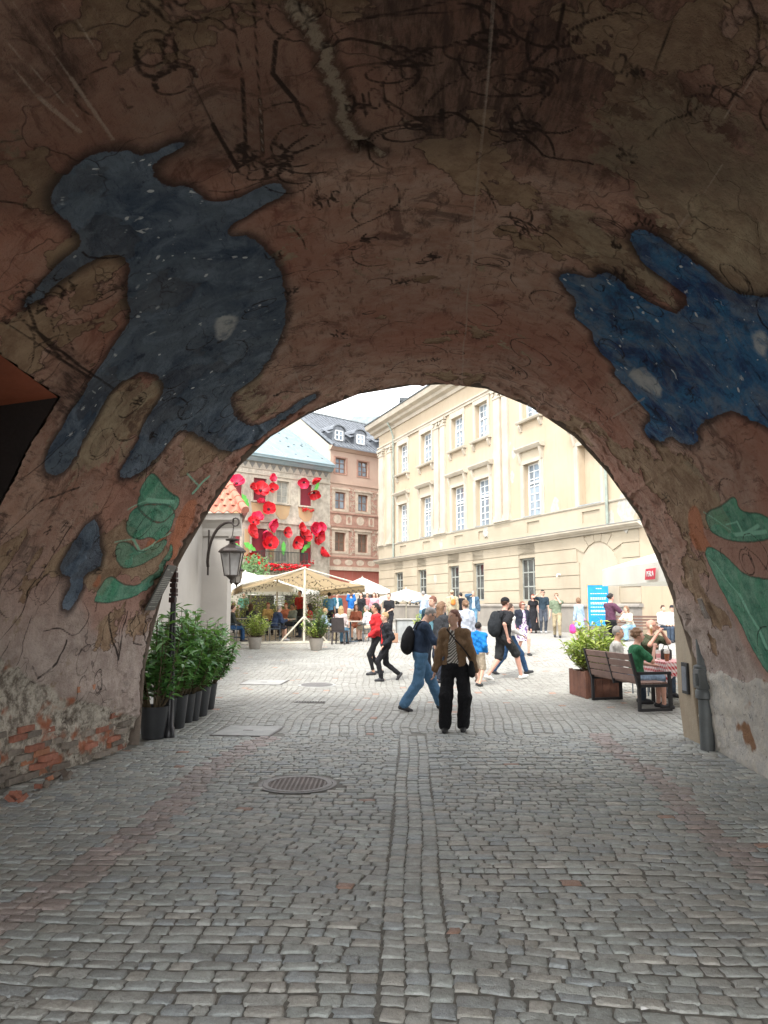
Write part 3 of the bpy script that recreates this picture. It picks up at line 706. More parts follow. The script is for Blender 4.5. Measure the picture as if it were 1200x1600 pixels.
vis = [i for i in range(len(ST)) if ST[i, 1] > 3.3 and abs(ST[i, 0]) < .52*ST[i, 1]][:300]
visset = np.zeros(len(ST), bool); visset[vis] = True
V, F, per, col = setts(ST[visset], 12, T[visset])
for i in range(len(V)):
    me = npmesh('cobblestone', V[i], F, smooth=True); addcol(me, col[i]); link('cobblestone', me, SM, ground)
for nm, sel, ring in (('cobblestones', (~visset) & (ST[:, 1] < 12.5), 12), ('cobblestones', (ST[:, 1] >= 12.5), 4)):
    V, F, per, col = setts(ST[sel], ring, T[sel]); n = len(V)
    FF = (F[None]+(np.arange(n)*per)[:, None, None]).reshape(-1, 4)
    me = npmesh(nm, V.reshape(-1, 3), FF, smooth=ring > 4); addcol(me, col.reshape(-1, 4)); o = link(nm, me, SM, ground); o['kind'] = 'stuff'
# covers in the paving
iron = M('cast_iron', (.22, .21, .20), .55, metal=.6, bump=.3); ironp = M('pale_cover', (.42, .42, .40), .6, bump=.25)
def grate(x, y, r):
    e = empty('manhole_cover', (x, y, gzf(y)), 0, 'round cast iron grating set in the cobbles of the passage', 'manhole cover')
    mb = MB(); n = 40
    for k in range(n):
        a, b = 2*math.pi*k/n, 2*math.pi*(k+1)/n
        for (r0, r1, z) in ((r*.86, r, .004), (r*1.02, r*1.13, 0)):
            mb.add([(r0*math.cos(a), r0*math.sin(a), z), (r1*math.cos(a), r1*math.sin(a), z), (r1*math.cos(b), r1*math.sin(b), z), (r0*math.cos(b), r0*math.sin(b), z),
                    (r0*math.cos(a), r0*math.sin(a), z-.05), (r0*math.cos(b), r0*math.sin(b), z-.05)], [(0, 1, 2, 3), (0, 3, 5, 4)])
    mb.build('rim', iron, e)
    mb = MB()
    for q in np.arange(-r*.84, r*.85, .046):
        L = math.sqrt(max(0, (r*.87)**2-q*q))
        mb.bb(-L, L, q-.009, q+.009, -.03, .001); mb.bb(q-.009, q+.009, -L, L, -.03, .0)
    mb.build('grid', M('grate_iron', (.20, .17, .155), .6, metal=.5), e)
    MB().lathe([(r*.98, -.045), (r*.98, -.04)], 32).build('pit', M('pit_dark', (.012, .011, .01), .9), e)
grate(-.85, 7.83, .34)
def plate(x, y, lx, ly, rz, lab, cat='utility cover'):
    e = empty('cover_plate', (x, y, gzf(y)), rz, lab, cat); sl = .025 if y > 12 else 0
    Mx = Matrix.Rotation(sl, 4, 'X')
    MB().bb(-lx/2, lx/2, -ly/2, ly/2, -.03, .006, Mx).build('plate', ironp, e, bevel=.004)
    mb = MB(); mb.bb(-lx/2-.03, lx/2+.03, -ly/2-.03, -ly/2-.008, -.03, .003, Mx); mb.bb(-lx/2-.03, lx/2+.03, ly/2+.008, ly/2+.03, -.03, .003, Mx)
    mb.bb(-lx/2-.03, -lx/2-.008, -ly/2, ly/2, -.03, .003, Mx); mb.bb(lx/2+.008, lx/2+.03, -ly/2, ly/2, -.03, .003, Mx); mb.build('frame', iron, e)
    MB().bb(-.07, .07, -.03, .03, -.01, .008, Mx).build('handle_slot', iron, e)
plate(-1.9, 11.05, .78, .80, -.12, 'grey rectangular steel cover in the cobbles in front of the laurel pots')
plate(-2.55, 16.65, .85, .75, -.1, 'pale rectangular cover in the cobbles further out beyond the potted laurels')
e = empty('round_cover', (-1.39, 16.22, gzf(16.22)), 0, 'round brown manhole cover flush with the cobbles of the square', 'manhole cover')
MB().lathe([(.33, -.03), (.33, .004), (.3, .008)], 32, M=Matrix.Rotation(.025, 4, 'X')).build('plate', iron, e, smooth=True)
MB().lathe([(.40, -.03), (.40, .000), (.345, .0)], 32, M=Matrix.Rotation(.025, 4, 'X')).build('frame', ironp, e)
e = empty('drain_grate', (-1.3, 13.85, gzf(13.85)), 0, 'narrow slotted drain grate across the cobbles', 'drain')
mb = MB(); mb.bb(-.27, .27, -.085, -.06, -.03, .006); mb.bb(-.27, .27, .06, .085, -.03, .006)
for k in range(12): mb.bb(-.27+k*.0475, -.25+k*.0475, -.06, .06, -.03, .004)
mb.build('grate', iron, e); MB().bb(-.27, .27, -.08, .08, -.05, -.03).build('pit', M('pit_dark', (.012, .011, .01), .9), e)

SCR = M('white_paper', (.75, .75, .72), .7, bump=0)
for px_, py_, lab in ((1007, 1579, 'small white scrap of paper on the nearest cobbles at the right'), (505, 1176, 'tiny white scrap on the cobbles beyond the iron grating')):
    q = gp(px_, py_); o = MB().add([(-.018, -.008, .004), (.016, -.01, .009), (.02, .009, .004), (-.014, .008, .012), (0, 0, .014)], [(0, 1, 4), (1, 2, 4), (2, 3, 4), (3, 0, 4)]).build('paper_scrap', SCR, None, loc=q); tag(o, lab, 'litter', 'paper scraps on the cobbles')
# ================================================================== buildings of the square
def wallgrid(mb, x0, x1, z0, z1, ops, depth, y=0):
    """front face at y with rectangular openings (x0,x1,z0,z1) and their reveals"""
    xs = sorted({x0, x1, *[q for o in ops for q in o[:2]]}); zs = sorted({z0, z1, *[q for o in ops for q in o[2:4]]})
    xs = [q for q in xs if x0 <= q <= x1]; zs = [q for q in zs if z0 <= q <= z1]
    for i in range(len(xs)-1):
        for j in range(len(zs)-1):
            cx, cz = (xs[i]+xs[i+1])/2, (zs[j]+zs[j+1])/2
            if any(o[0] < cx < o[1] and o[2] < cz < o[3] for o in ops): continue
            mb.quad((xs[i], y, zs[j]), (xs[i+1], y, zs[j]), (xs[i+1], y, zs[j+1]), (xs[i], y, zs[j+1]))
    for o in ops:
        if o[2] >= z1 or o[3] <= z0: continue
        a, b, c, d = o[:4]
        mb.quad((a, y, c), (a, y-depth, c), (a, y-depth, d), (a, y, d)); mb.quad((b, y, c), (b, y, d), (b, y-depth, d), (b, y-depth, c))
        mb.quad((a, y, c), (b, y, c), (b, y-depth, c), (a, y-depth, c)); mb.quad((a, y, d), (a, y-depth, d), (b, y-depth, d), (b, y, d))
def window(par, a, b, c, d, y, cols, rows, fm, gm, fw=.07, mw=.035, transom=None, label=None):
    f = MB()
    f.bb(a, a+fw, y, y+.06, c, d).bb(b-fw, b, y, y+.06, c, d).bb(a+fw, b-fw, y, y+.06, c, c+fw).bb(a+fw, b-fw, y, y+.06, d-fw, d)
    for i in range(1, cols):
        x = a+(b-a)*i/cols; ww = mw*(1.8 if cols % 2 == 0 and i == cols//2 else 1); f.bb(x-ww/2, x+ww/2, y+.003, y+.05, c+fw, d-fw)
    for j in range(1, rows):
        z = c+(d-c)*j/rows; f.bb(a+fw, b-fw, y+.006, y+.045, z-mw/2, z+mw/2)
    if transom: f.bb(a+fw, b-fw, y+.009, y+.075, transom-.05, transom+.05)
    o = f.build('window', fm, par)
    if label: o['label'] = label
    g = MB().quad((a+.01, y+.02, c+.01), (b-.01, y+.02, c+.01), (b-.01, y+.02, d-.01), (a+.01, y+.02, d-.01)).build('glass', gm, o)
    return o
def plaster(name, col, col2, scale=.5, bump=.12, stain=(.3, .27, .22), amt=.35, rough=.85):
    m, nt, bs = newmat(name)
    tc = nt.nodes.new('ShaderNodeTexCoord').outputs['Object']
    c = mixc(nt, maprange(nt, noise(nt, tc, scale, 6, .6), .35, .65), col, col2)
    mp = nn(nt, 'ShaderNodeMapping'); mp.inputs['Scale'].default_value = (3, 3, .35); nt.links.new(tc, mp.inputs[0])
    c = mixc(nt, math_(nt, 'MULTIPLY', maprange(nt, noise(nt, mp.outputs[0], 1.2, 6, .7), .5, .75), amt), c, stain)
    nt.links.new(c, bs.inputs['Base Color']); bs.inputs['Roughness'].default_value = rough; bs.inputs['Specular IOR Level'].default_value = .2
    b = nn(nt, 'ShaderNodeBump'); b.inputs['Strength'].default_value = bump; b.inputs['Distance'].default_value = .03
    nt.links.new(noise(nt, tc, 12, 5, .7), b.inputs['Height']); nt.links.new(b.outputs[0], bs.inputs['Normal'])
    return m
MY = plaster('yellow_render', (.42, .345, .25), (.38, .305, .215), .35, stain=(.27, .22, .16), amt=.5)
MYG = plaster('yellow_render_ground', (.39, .335, .25), (.335, .285, .21), .5)
MYT = plaster('cream_trim', (.45, .40, .325), (.37, .33, .265), .8)
MPL = plaster('grey_plinth_stone', (.28, .255, .22), (.22, .20, .175), .8, amt=.6)
MG1 = glassmat('window_glass', (.26, .32, .38)); MG2 = glassmat('dark_glass', (.05, .057, .06), .12)
MWF = M('white_frame', (.74, .75, .74), .5, bump=.03, var=.05); MDF = M('grey_green_frame', (.30, .31, .28), .6, bump=.05)
MZN = M('zinc', (.33, .36, .36), .5, metal=.3, bump=.08); MDR = M('dark_roof_sheet', (.07, .08, .085), .6, bump=.1)
MGP = M('green_downpipe', (.25, .29, .25), .5, bump=.05); MPATCH = M('bare_render_patch', (.42, .40, .35), .95, bump=.5, scale=6)
ANG_R = math.atan2(.934, -.358)
RB = empty('yellow_palace', (7.5, 36, 0), ANG_R, 'long pale yellow classical building with white paned windows and pilasters across the square', 'building')
rb = random.Random(4)
gw = [(17.4, 18.95, 2.38, 3.97), (13.5, 14.95, 2.35, 3.98), (8.9, 10.35, 2.08, 4.01), (5.9, 7.2, 1.98, 4.01), (.8, 2.3, 1.94, 4.02)]
mws = [(16.5, 18.1, 6.02, 8.6), (12.6, 14.2, 6.02, 8.6), (8.05, 9.65, 6.02, 8.6), (5.1, 6.65, 6.02, 8.6), (.1, 1.6, 6.02, 8.62)]
uws = [(16.45, 18.05, 10.75, 12.75), (12.5, 14.15, 10.75, 12.75), (8.1, 9.6, 10.85, 12.75), (5.15, 6.6, 10.85, 12.85), (.1, 1.6, 10.85, 12.85), (-4.4, -2.95, 10.85, 12.85)]
niche = (-4.5, -2.95, 6.02, 8.67)
X0, X1 = -6.73, 22.0
mb = MB(); wallgrid(mb, X0, X1, 6.0, 15.0, mws+uws+[niche], .32); mb.quad((niche[0], -.32, niche[2]), (niche[1], -.32, niche[2]), (niche[1], -.32, niche[3]), (niche[0], -.32, niche[3]))
mb.quad((X0, 0, 0), (X0, -14, 0), (X0, -14, 15.1), (X0, 0, 15.1)); mb.quad((X1, 0, 0), (X1, 0, 15.1), (X1, -14, 15.1), (X1, -14, 0)); mb.quad((X0, -14, 0), (X1, -14, 0), (X1, -14, 15.1), (X0, -14, 15.1))
mb.build('upper_wall', MY, RB, fix=False)
mb = MB(); wallgrid(mb, X0, X1, -.2, 6.0, gw, .3, -.045); mb.build('ground_wall', MYG, RB, fix=False)
# rusticated courses, each slab its own piece
zc = [1.82, 2.45, 3.03, 3.60, 4.20, 4.72]
def arch_x(z): 
    if z < 3.05: return 1.31
    return 1.31*math.sqrt(max(0, 1-((z-3.05)/1.32)**2))
for j in range(5):
    z0, z1 = zc[j]+.018, zc[j+1]-.018
    brk = sorted([X0+.02, X1]+[q for g in gw if g[2] < z1-.1 and g[3] > z0+.1 for q in g[:2]])
    segs = []; i = 0
    while i < len(brk)-1: segs.append((brk[i], brk[i+1])); i += 2
    for (a, b) in segs:
        parts = [(a, b)]
        if a < -4.1 < b:
            r = max(arch_x(z0), arch_x(z1)) + (.06 if j < 3 else .35)
            parts = [(a, -4.1-r), (-4.1+r, b)] if z0 < 4.3 else [(a, -4.1-1.2), (-4.1+1.2, b)]
        for (p, q) in parts:
            n = max(1, round((q-p)/6.5)); 
            for k in range(n):
                pa, pb = p+(q-p)*k/n, p+(q-p)*(k+1)/n
                if pb-pa > .1: MB().bb(pa+.0, pb-(.014 if k < n-1 else 0), -.045, 0, z0, z1).build('course_block', MYG, RB)
# partially covered openings: window height cut in courses is real masonry above each window
for g in gw:
    MB().bb(g[0], g[1], -.045, 0, 4.22, 4.70).build('course_block', MYG, RB)
for k in range(-2, 3):           # voussoirs over the walled-up arch
    a = math.radians(90+k*19); a0, a1 = a-math.radians(9), a+math.radians(9)
    pts = [(-4.1+1.36*math.cos(a0), 3.05+1.36*math.sin(a0)), (-4.1+1.72/max(.75, abs(math.sin(a0)))*math.cos(a0), min(4.70, 3.05+1.75*math.sin(a0))), (-4.1+1.72/max(.75, abs(math.sin(a1)))*math.cos(a1), min(4.70, 3.05+1.75*math.sin(a1))), (-4.1+1.36*math.cos(a1), 3.05+1.36*math.sin(a1))]
    MB().ext(pts, -.045, .004, 'y').build('voussoir', MYG, RB)
pts = [(-5.38, 1.8)]+[(-4.1+1.28*math.cos(t), 3.05+1.28*math.sin(t)) for t in np.linspace(math.pi, 0, 20)]+[(-2.82, 1.8)]
MB().ext(pts, -.045, -.015, 'y').build('walled_up_arch', plaster('pale_render', (.40, .35, .27), (.36, .31, .24)), RB)
# plinth
for k in range(14):
    a = X0+(X1-X0)*k/14; b = X0+(X1-X0)*(k+1)/14
    MB().bb(a+.01, b-.01, -.04, .14, 0, 1.66).build('plinth_slab', MPL, RB)
MB().ext([(-.04, 1.66), (.20, 1.66), (.20, 1.72), (.13, 1.80), (-.04, 1.80)], X0-.05, X1+.03, 'x').build('plinth_cap', MPL, RB)
def corn(name, prof_, mat=MYT, x0=X0, x1=X1): 
    o = MB().ext(prof_, x0, x1, 'x').build(name, mat, RB)
    return o
corn('string_cornice', [(-.1, 4.72), (.10, 4.72), (.14, 4.78), (.22, 4.80), (.34, 4.90), (.34, 4.98), (-.1, 5.02)], x0=X0-.34, x1=X1+.3)
corn('cornice_flashing', [(0, 5.022), (.37, 4.985), (.37, 5.0), (0, 5.05)], MZN, X0-.36, X1+.3)
corn('sill_band', [(-.1, 5.92), (.06, 5.92), (.09, 5.97), (.09, 6.01), (-.1, 6.01)], MYT)
mb = MB()
pans = [((o[0]+o[1])/2-.55, (o[0]+o[1])/2+.55, 5.24, 5.74) for o in mws]+[(-4.35, -3.1, 5.24, 5.74)]
wallgrid(mb, X0, X1, 5.02, 5.92, pans, .07, .03)
for p in pans: mb.quad((p[0], -.04, p[2]), (p[1], -.04, p[2]), (p[1], -.04, p[3]), (p[0], -.04, p[3]))
mb.build('parapet_band', MYG, RB, fix=False)
corn('architrave', [(-.1, 13.12), (.10, 13.12), (.10, 13.25), (.16, 13.28), (.16, 13.36), (-.1, 13.36)])
corn('main_cornice', [(-.1, 14.25), (.10, 14.25), (.16, 14.45), (.42, 14.55), (.50, 14.70), (.78, 14.80), (.85, 15.0), (.85, 15.12), (-.1, 15.12)], x0=X0-.8, x1=X1+.8)
corn('roof_edge', [(-.1, 15.12), (.92, 15.12), (.92, 15.20), (-7, 18.6), (-7.3, 18.6), (-7.3, 18.4)], MDR, X0-.85, X1+.85)
MB().quad((X0, -7.2, 18.5), (X1, -7.2, 18.5), (X1, -14, 15), (X0, -14, 15)).build('rear_roof', MDR, RB)
for o in mws+[niche]:
    a, b, c, d = o[:4]
    mb = MB(); mb.bb(a-.20, a-.0, -.01, .07, c-.01, d+.0).bb(b, b+.20, -.01, .07, c-.01, d).bb(a-.20, b+.20, -.01, .075, d, d+.18)
    mb.bb(a-.3, a-.2, -.01, .05, c-.01, d+.2).bb(b+.2, b+.3, -.01, .05, c-.01, d+.2)
    mb.build('window_surround', MYT, RB)
    MB().bb(a-.25, b+.25, -.01, .06, d+.18, d+.62).build('hood_frieze', MYG, RB)
    for x in (a-.28, b+.12):
        MB().ext([(-.01, d+.05), (.09, d+.05), (.16, d+.35), (.22, d+.62), (-.01, d+.62)], x, x+.16, 'x').build('bracket', MYT, RB)
    MB().ext([(-.01, d+.62), (.2, d+.62), (.28, d+.70), (.34, d+.78), (.34, d+.84), (-.01, d+.88)], a-.42, b+.42, 'x').build('window_hood', MYT, RB)
    MB().bb(a-.05, b+.05, -.30, .10, c-.03, c+.02).build('sill', MZN, RB)
for o in uws:
    a, b, c, d = o[:4]
    mb = MB(); mb.bb(a-.22, a, -.01, .07, c, d).bb(b, b+.22, -.01, .07, c, d).bb(a-.22, b+.22, -.01, .08, d, 13.11); mb.build('window_surround', MYT, RB)
    MB().ext([(-.3, c-.16), (.22, c-.16), (.26, c-.08), (.26, c-.03), (-.3, c)], a-.35, b+.35, 'x').build('sill', MYT, RB)
    for x in (a-.25, b+.08):
        MB().ext([(-.01, c-.55), (.06, c-.55), (.18, c-.30), (.18, c-.16), (-.01, c-.16)], x, x+.17, 'x').build('bracket', MYT, RB)
for o in mws: window(RB, *o[:4], -.30, 3, 7, MWF, MG1, transom=o[2]+(o[3]-o[2])*.64)
for o in uws: window(RB, *o[:4], -.30, 3, 5, MWF, MG1, transom=o[2]+(o[3]-o[2])*.6)
for o in gw: window(RB, *o[:4], -.28, 3, 3, MDF, MG2, fw=.08, mw=.06)
for (a, b) in ((19.25, 20.1), (20.9, 21.8), (10.45, 11.1), (11.35, 12.0), (2.95, 3.5), (3.75, 4.4)):
    mb = MB(); mb.bb(a, b, -.01, .12, 6.35, 12.6); mb.build('pilaster', MYT, RB)
    mb = MB(); mb.bb(a-.1, b+.1, -.01, .2, 6.01, 6.2).bb(a-.06, b+.06, -.01, .17, 6.2, 6.35); mb.build('pilaster_base', MYT, RB)
    mb = MB(); mb.bb(a-.04, b+.04, -.01, .16, 12.6, 12.7).bb(a+.02, b-.02, -.01, .14, 12.7, 12.95).bb(a-.1, b+.1, -.01, .24, 12.95, 13.11)
    for x in (a+.06, b-.06): mb.lathe([(.12, -.1), (.12, .1)], 10, M=Matrix.Translation((x, .10, 12.85)) @ Matrix.Rotation(math.pi/2, 4, 'X'))
    mb.build('capital', MYT, RB)
for x, z0, z1 in ((18.78, 5.05, 14.2), (-4.98, 5.05, 14.2)):
    o = MB().tube([(x, .14, z0), (x, .14, z1-.6), (x, .35, z1), (x, .6, z1+.4)], .065, 8).build('downpipe', MGP, RB, smooth=True)
rp = random.Random(9)
for (px_, py_, r_) in ((775, 708, .5), (790, 695, .6), (803, 708, .3), (832, 700, .35), (868, 795, .45), (982, 797, .75), (800, 745, .3), (955, 812, .4), (760, 830, .35), (690, 850, .3), (680, 905, .3), (845, 722, .3)):
    a, b, z = ray(px_, py_); q = a/b; t = (q*36-7.5)/(-.384-q); Yh = 36+t; s_ = t*1.0712; zz = EYE+z*Yh/b
    nk = 14; pts = [(s_+r_*rp.uniform(.5, 1)*math.cos(6.283*k/nk), zz+1.3*r_*rp.uniform(.5, 1)*math.sin(6.283*k/nk)) for k in range(nk)]
    yy = .035 if zz < 5.95 and zz > 5.0 else .004
    MB().ext(pts, -.01, yy, 'y').build('bare_patch', MPATCH, RB)
# security camera / lamp small details
MB().tube([(-1.3, 0, 3.1), (-1.3, .15, 3.12), (-1.3, .2, 3.0)], .035, 6).build('wall_lamp', MWF, RB)

# chimney and grey house beyond, seen over the roof corner
GH = empty('grey_roof_house', (1.5, 74, .8), 0, 'distant house with pale sheet roof and small chimney behind the yellow palace corner', 'building')
MB().bb(-6, 8, 0, 8, -2, 16).build('wall', M('far_wall', (.5, .47, .42), .9), GH)
MB().ext([(-6.5, 16), (8.5, 16), (6, 19.5), (-4.5, 19.3)], -.4, 8, 'y').build('roof', M('pale_tin', (.26, .30, .31), .5, metal=.2), GH)
c_ = MB().bb(.2, 1.7, -1.2, .2, 17.2, 20.6).build('chimney', M('far_brick', (.28, .25, .23), .9), GH)
MB().bb(0, 1.9, -1.4, .4, 20.6, 20.9).build('chimney_cap', MDR, GH)

# ------------------------------------------------------------------ sgraffito house (pink) and poppy house
ANG_A = math.atan2(-.68, -.734)
def facA(px, py):
    a, b, z = ray(px, py); q = a/b; t = (q*60+4.25)/(-.734-q*-.68); Yh = 60-.68*t
    return t, EYE+z*Yh/b
MPK = plaster('apricot_render', (.44, .32, .25), (.40, .28, .22), .6)
MRD = plaster('red_ground_floor', (.36, .11, .085), (.31, .095, .07), .6, amt=.2)
MSG = M('sgraffito_brown', (.38, .22, .165), .9, bump=.1); MSP = M('sgraffito_pale', (.50, .41, .32), .9, bump=.1)
MBW = M('brown_window', (.22, .11, .07), .6)
B = empty('sgraffito_house', (-4.25, 60, 0), ANG_A, 'tall apricot house with carved ornament panels, grey roof and arched dormers', 'building')
bt = [(-.5, -1.6), (-2.9, -3.98), (-5.35, -6.4), (-7.7, -8.8)]
ops = []
for (b_, a_) in bt: ops += [(a_, b_, 12.2, 13.45), (a_, b_, 9.32, 10.68), (a_, b_, 5.95, 7.45)]
mb = MB(); wallgrid(mb, -9.6, 0, 4.6, 14.2, ops, .22); mb.build('wall', MPK, B, fix=False); MB().quad((0, 0, 0), (0, -11, 0), (0, -11, 14.3), (0, -5.5, 18.3), (0, 0, 14.3)).build('gable_wall', plaster('gable_grey', (.40, .36, .30), (.34, .31, .26), .6), B, fix=False)
mb = MB(); wallgrid(mb, -9.6, 0, -.5, 4.5, [(-4.9, -3.0, .4, 3.4)], .35, -.02); mb.build('ground_floor_wall', MRD, B, fix=False)
MB().bb(-9.6, .02, -.1, .18, 4.45, 4.72).build('shop_cornice', MSP, B)
mb = MB()
for k in range(13):
    a0, a1 = math.pi*k/13, math.pi*(k+1)/13
    mb.add([(-3.95+r*math.cos(a), y, 2.6+r*.8*math.sin(a)) for y in (-.02, .1) for a in (a0, a1) for r in (1.0, 1.35)], [(0, 1, 3, 2), (4, 6, 7, 5), (1, 5, 7, 3), (0, 2, 6, 4)])
mb.bb(-5.3, -4.95, -.02, .1, .3, 2.6).bb(-2.95, -2.6, -.02, .1, .3, 2.6); mb.build('arch_surround', M('white_stone', (.66, .62, .54), .8), B)
MB().quad((-4.95, -.3, .3), (-2.95, -.3, .3), (-2.95, -.3, 3.5), (-4.95, -.3, 3.5)).build('shop_glass', MG2, B)
for k, o in enumerate(ops):
    row = k % 3; window(B, *o[:4], -.2, 2, 3 if row == 0 else 2, MBW, MG1 if row < 2 else M('brown_curtain', (.16, .12, .09), .7), fw=.08, mw=.05)
    sp = MSG if row == 0 else MSP; e = .16 if row == 0 else .3; a, b, c, d = o[:4]
    mb = MB(); mb.bb(a-e, a, -.01, .03, c-e*.6, d+e*.6).bb(b, b+e, -.01, .03, c-e*.6, d+e*.6).bb(a, b, -.01, .03, d, d+e*.6).bb(a, b, -.01, .03, c-e*.6, c)
    if row: mb.bb(a-e-.1, b+e+.1, -.01, .10, d+e*.6, d+e*.6+.14)
    mb.build('window_surround', sp, B)
for z in (11.4, 9.0, 7.95, 5.5): MB().bb(-9.6, .0, -.01, .07, z-.05, z+.05).build('string_course', MSG if z != 11.4 else MPK, B)
MB().ext([(-.1, 14.0), (.1, 14.0), (.35, 14.25), (.35, 14.35), (-.1, 14.35)], -9.6, .1, 'x').build('eaves_cornice', MPK, B)
# ornament: pale ovals and scroll panels, raised
rs_ = random.Random(8)
def scroll(mb, cx, cz, w_, h_, y=.02):
    for q in range(int(w_*h_*34)+4):
        x, z = cx+rs_.uniform(-.5, .5)*w_, cz+rs_.uniform(-.5, .5)*h_; r = rs_.uniform(.05, .12); a0 = rs_.uniform(0, 6)
        p = [(x+r*math.cos(a0+t)*(1-t/8), z+r*math.sin(a0+t)*(1-t/8)) for t in np.linspace(0, 4.5, 7)]
        for (x1, z1), (x2, z2) in zip(p, p[1:]): mb.bar((x1, y, z1), (x2, y, z2), .035, .02, up=(0, 1, 0))
for (zz0, zz1) in ((9.2, 11.1), (5.65, 7.8)):
    for (xa, xb) in ((-.22, .0), (-2.6, -1.95), (-5.0, -4.3), (-7.35, -6.75)):
        MB().bb(xa, xb-.02, -.01, .012, zz0, zz1).build('ornament_panel', MSG, B)
        mb = MB(); scroll(mb, (xa+xb)/2, (zz0+zz1)/2, xb-xa-.1, zz1-zz0-.1); o = mb.build('scrollwork', MSP, B); o['kind'] = 'stuff'
for (zz0, zz1) in ((8.05, 8.95), (4.8, 5.4)):
    MB().bb(-9.6, -.02, -.01, .012, zz0, zz1).build('frieze', MSG, B)
    for k, xc_ in enumerate(np.arange(-.75, -9.4, -1.2)):
        zc_ = (zz0+zz1)/2
        if k % 2 == 0 or zz0 < 5: MB().ext([(xc_+.42*math.cos(t)*(1.1 if abs(math.cos(t)) < .5 else 1), zc_+.36*(zz1-zz0)/.9*math.sin(t)) for t in np.linspace(0, 6.283, 13)[:-1]], .0, .022, 'y').build('cartouche', MSP, B)
        else:
            MB().bb(xc_-.3, xc_+.3, 0, .02, zz0+.08, zz1-.08).build('cartouche', MSP, B)
            MB().ext([(xc_+.16*math.cos(t), zc_+.3*math.sin(t)) for t in np.linspace(0, 6.283, 9)[:-1]], .018, .03, 'y').build('figure_relief', MSG, B)
MRS = M('grey_standing_seam', (.20, .215, .235), .5, metal=.35, bump=.06)
RP = [(.4, 14.3), (-5.5, 18.4)]
mb = MB(); mb.ext([(.42, 14.33), (-5.5, 18.4), (-11.2, 14.3), (-11.2, 14.2), (-5.5, 18.25), (.42, 14.22)], -9.6, .0, 'x'); rf = mb.build('roof', MRS, B)
mb = MB()
for x in np.arange(-9.4, 0, .42): mb.bar((x, .42, 14.36), (x, -5.5, 18.43), .03, .06)
mb.build('roof_seams', MRS, B)['kind'] = 'stuff'
MB().bar((.08, .5, 14.35), (.08, -5.5, 18.5), .16, .16).build('verge_cap', MRS, B); MB().bar((-9.6, -5.5, 18.45), (.1, -5.5, 18.45), .2, .1).build('ridge_cap', MZN, B)
for xc_ in (-1.05, -3.35, -6.2):
    zb = 14.33+(.42+.3)*.69-.3
    mb = MB(); pr_ = [(-.62, 0), (.62, 0), (.62, .95)]+[(.62*math.cos(t), .95+.42*math.sin(t)) for t in np.linspace(.2, math.pi-.2, 8)]+[(-.62, .95)]
    M_ = Matrix.Translation((xc_, 0, 14.75)); dn = mb.ext(pr_, -2.6, -.25, 'y', M_).build('dormer', MRS, B)
    for sgn in (1, -1): MB().add([(xc_+sgn*.62, -.25, 15.55), (xc_+sgn*1.15, -.2, 15.35), (xc_+sgn*.62, -2, 16.2)], [(0, 1, 2)]).build('wing', MRS, dn)
    MB().ext([(.75*math.cos(t), 1.0+.5*math.sin(t)) for t in np.linspace(0, math.pi, 10)]+[(.66*math.cos(t), .98+.42*math.sin(t)) for t in np.linspace(math.pi, 0, 10)], -2.2, -.15, 'y', M_).build('hood', MRS, dn)
    f = MB(); a, b, c, d = xc_-.42, xc_+.42, 14.92, 15.75
    f.bb(a, a+.08, -.26, -.2, c, d).bb(b-.08, b, -.26, -.2, c, d).bb(a, b, -.26, -.2, c, c+.08).bb(a, b, -.26, -.2, d-.08, d).bb(xc_-.05, xc_+.05, -.26, -.2, c, d).bb(a, b, -.26, -.21, 15.33, 15.38)
    f.build('window', MWF, dn); MB().quad((a, -.24, c), (b, -.24, c), (b, -.24, d), (a, -.24, d)).build('glass', MG1, dn)
MB().bb(-1.4, -.9, -5.9, -5.1, 18.3, 19.3).build('chimney', M('far_brick', (.28, .25, .23), .9), B)

MAW = plaster('peeling_cream', (.50, .45, .37), (.33, .30, .25), 2.2, bump=.8, stain=(.22, .20, .16), amt=.7)
MAO = plaster('ochre_field', (.46, .32, .18), (.42, .28, .16), 1.0)
MSH = M('wine_red_board', (.24, .03, .045), .6, bump=.1, scale=1)
A = empty('poppy_house', (-4.25, 60, 0), ANG_A, 'peeling cream house with wine red boarded windows under a pale blue roof', 'building')
tw = [(8.05, 9.3), (6.0, 7.15), (4.0, 5.1), (1.8, 2.95)]
ops = [(a, b, 9.3, 10.95) for a, b in tw]+[(8.1, 9.3, 4.9, 7.25), (5.9, 7.2, 4.9, 7.25), (3.95, 5.1, 4.9, 7.25), (1.75, 2.95, 4.9, 7.3)]
mb = MB(); wallgrid(mb, .02, 13, -.5, 12.0, ops+[(6.2, 7.4, 0, 3.0), (2.2, 3.6, 0, 2.8)], .25); mb.build('wall', MAW, A, fix=False)
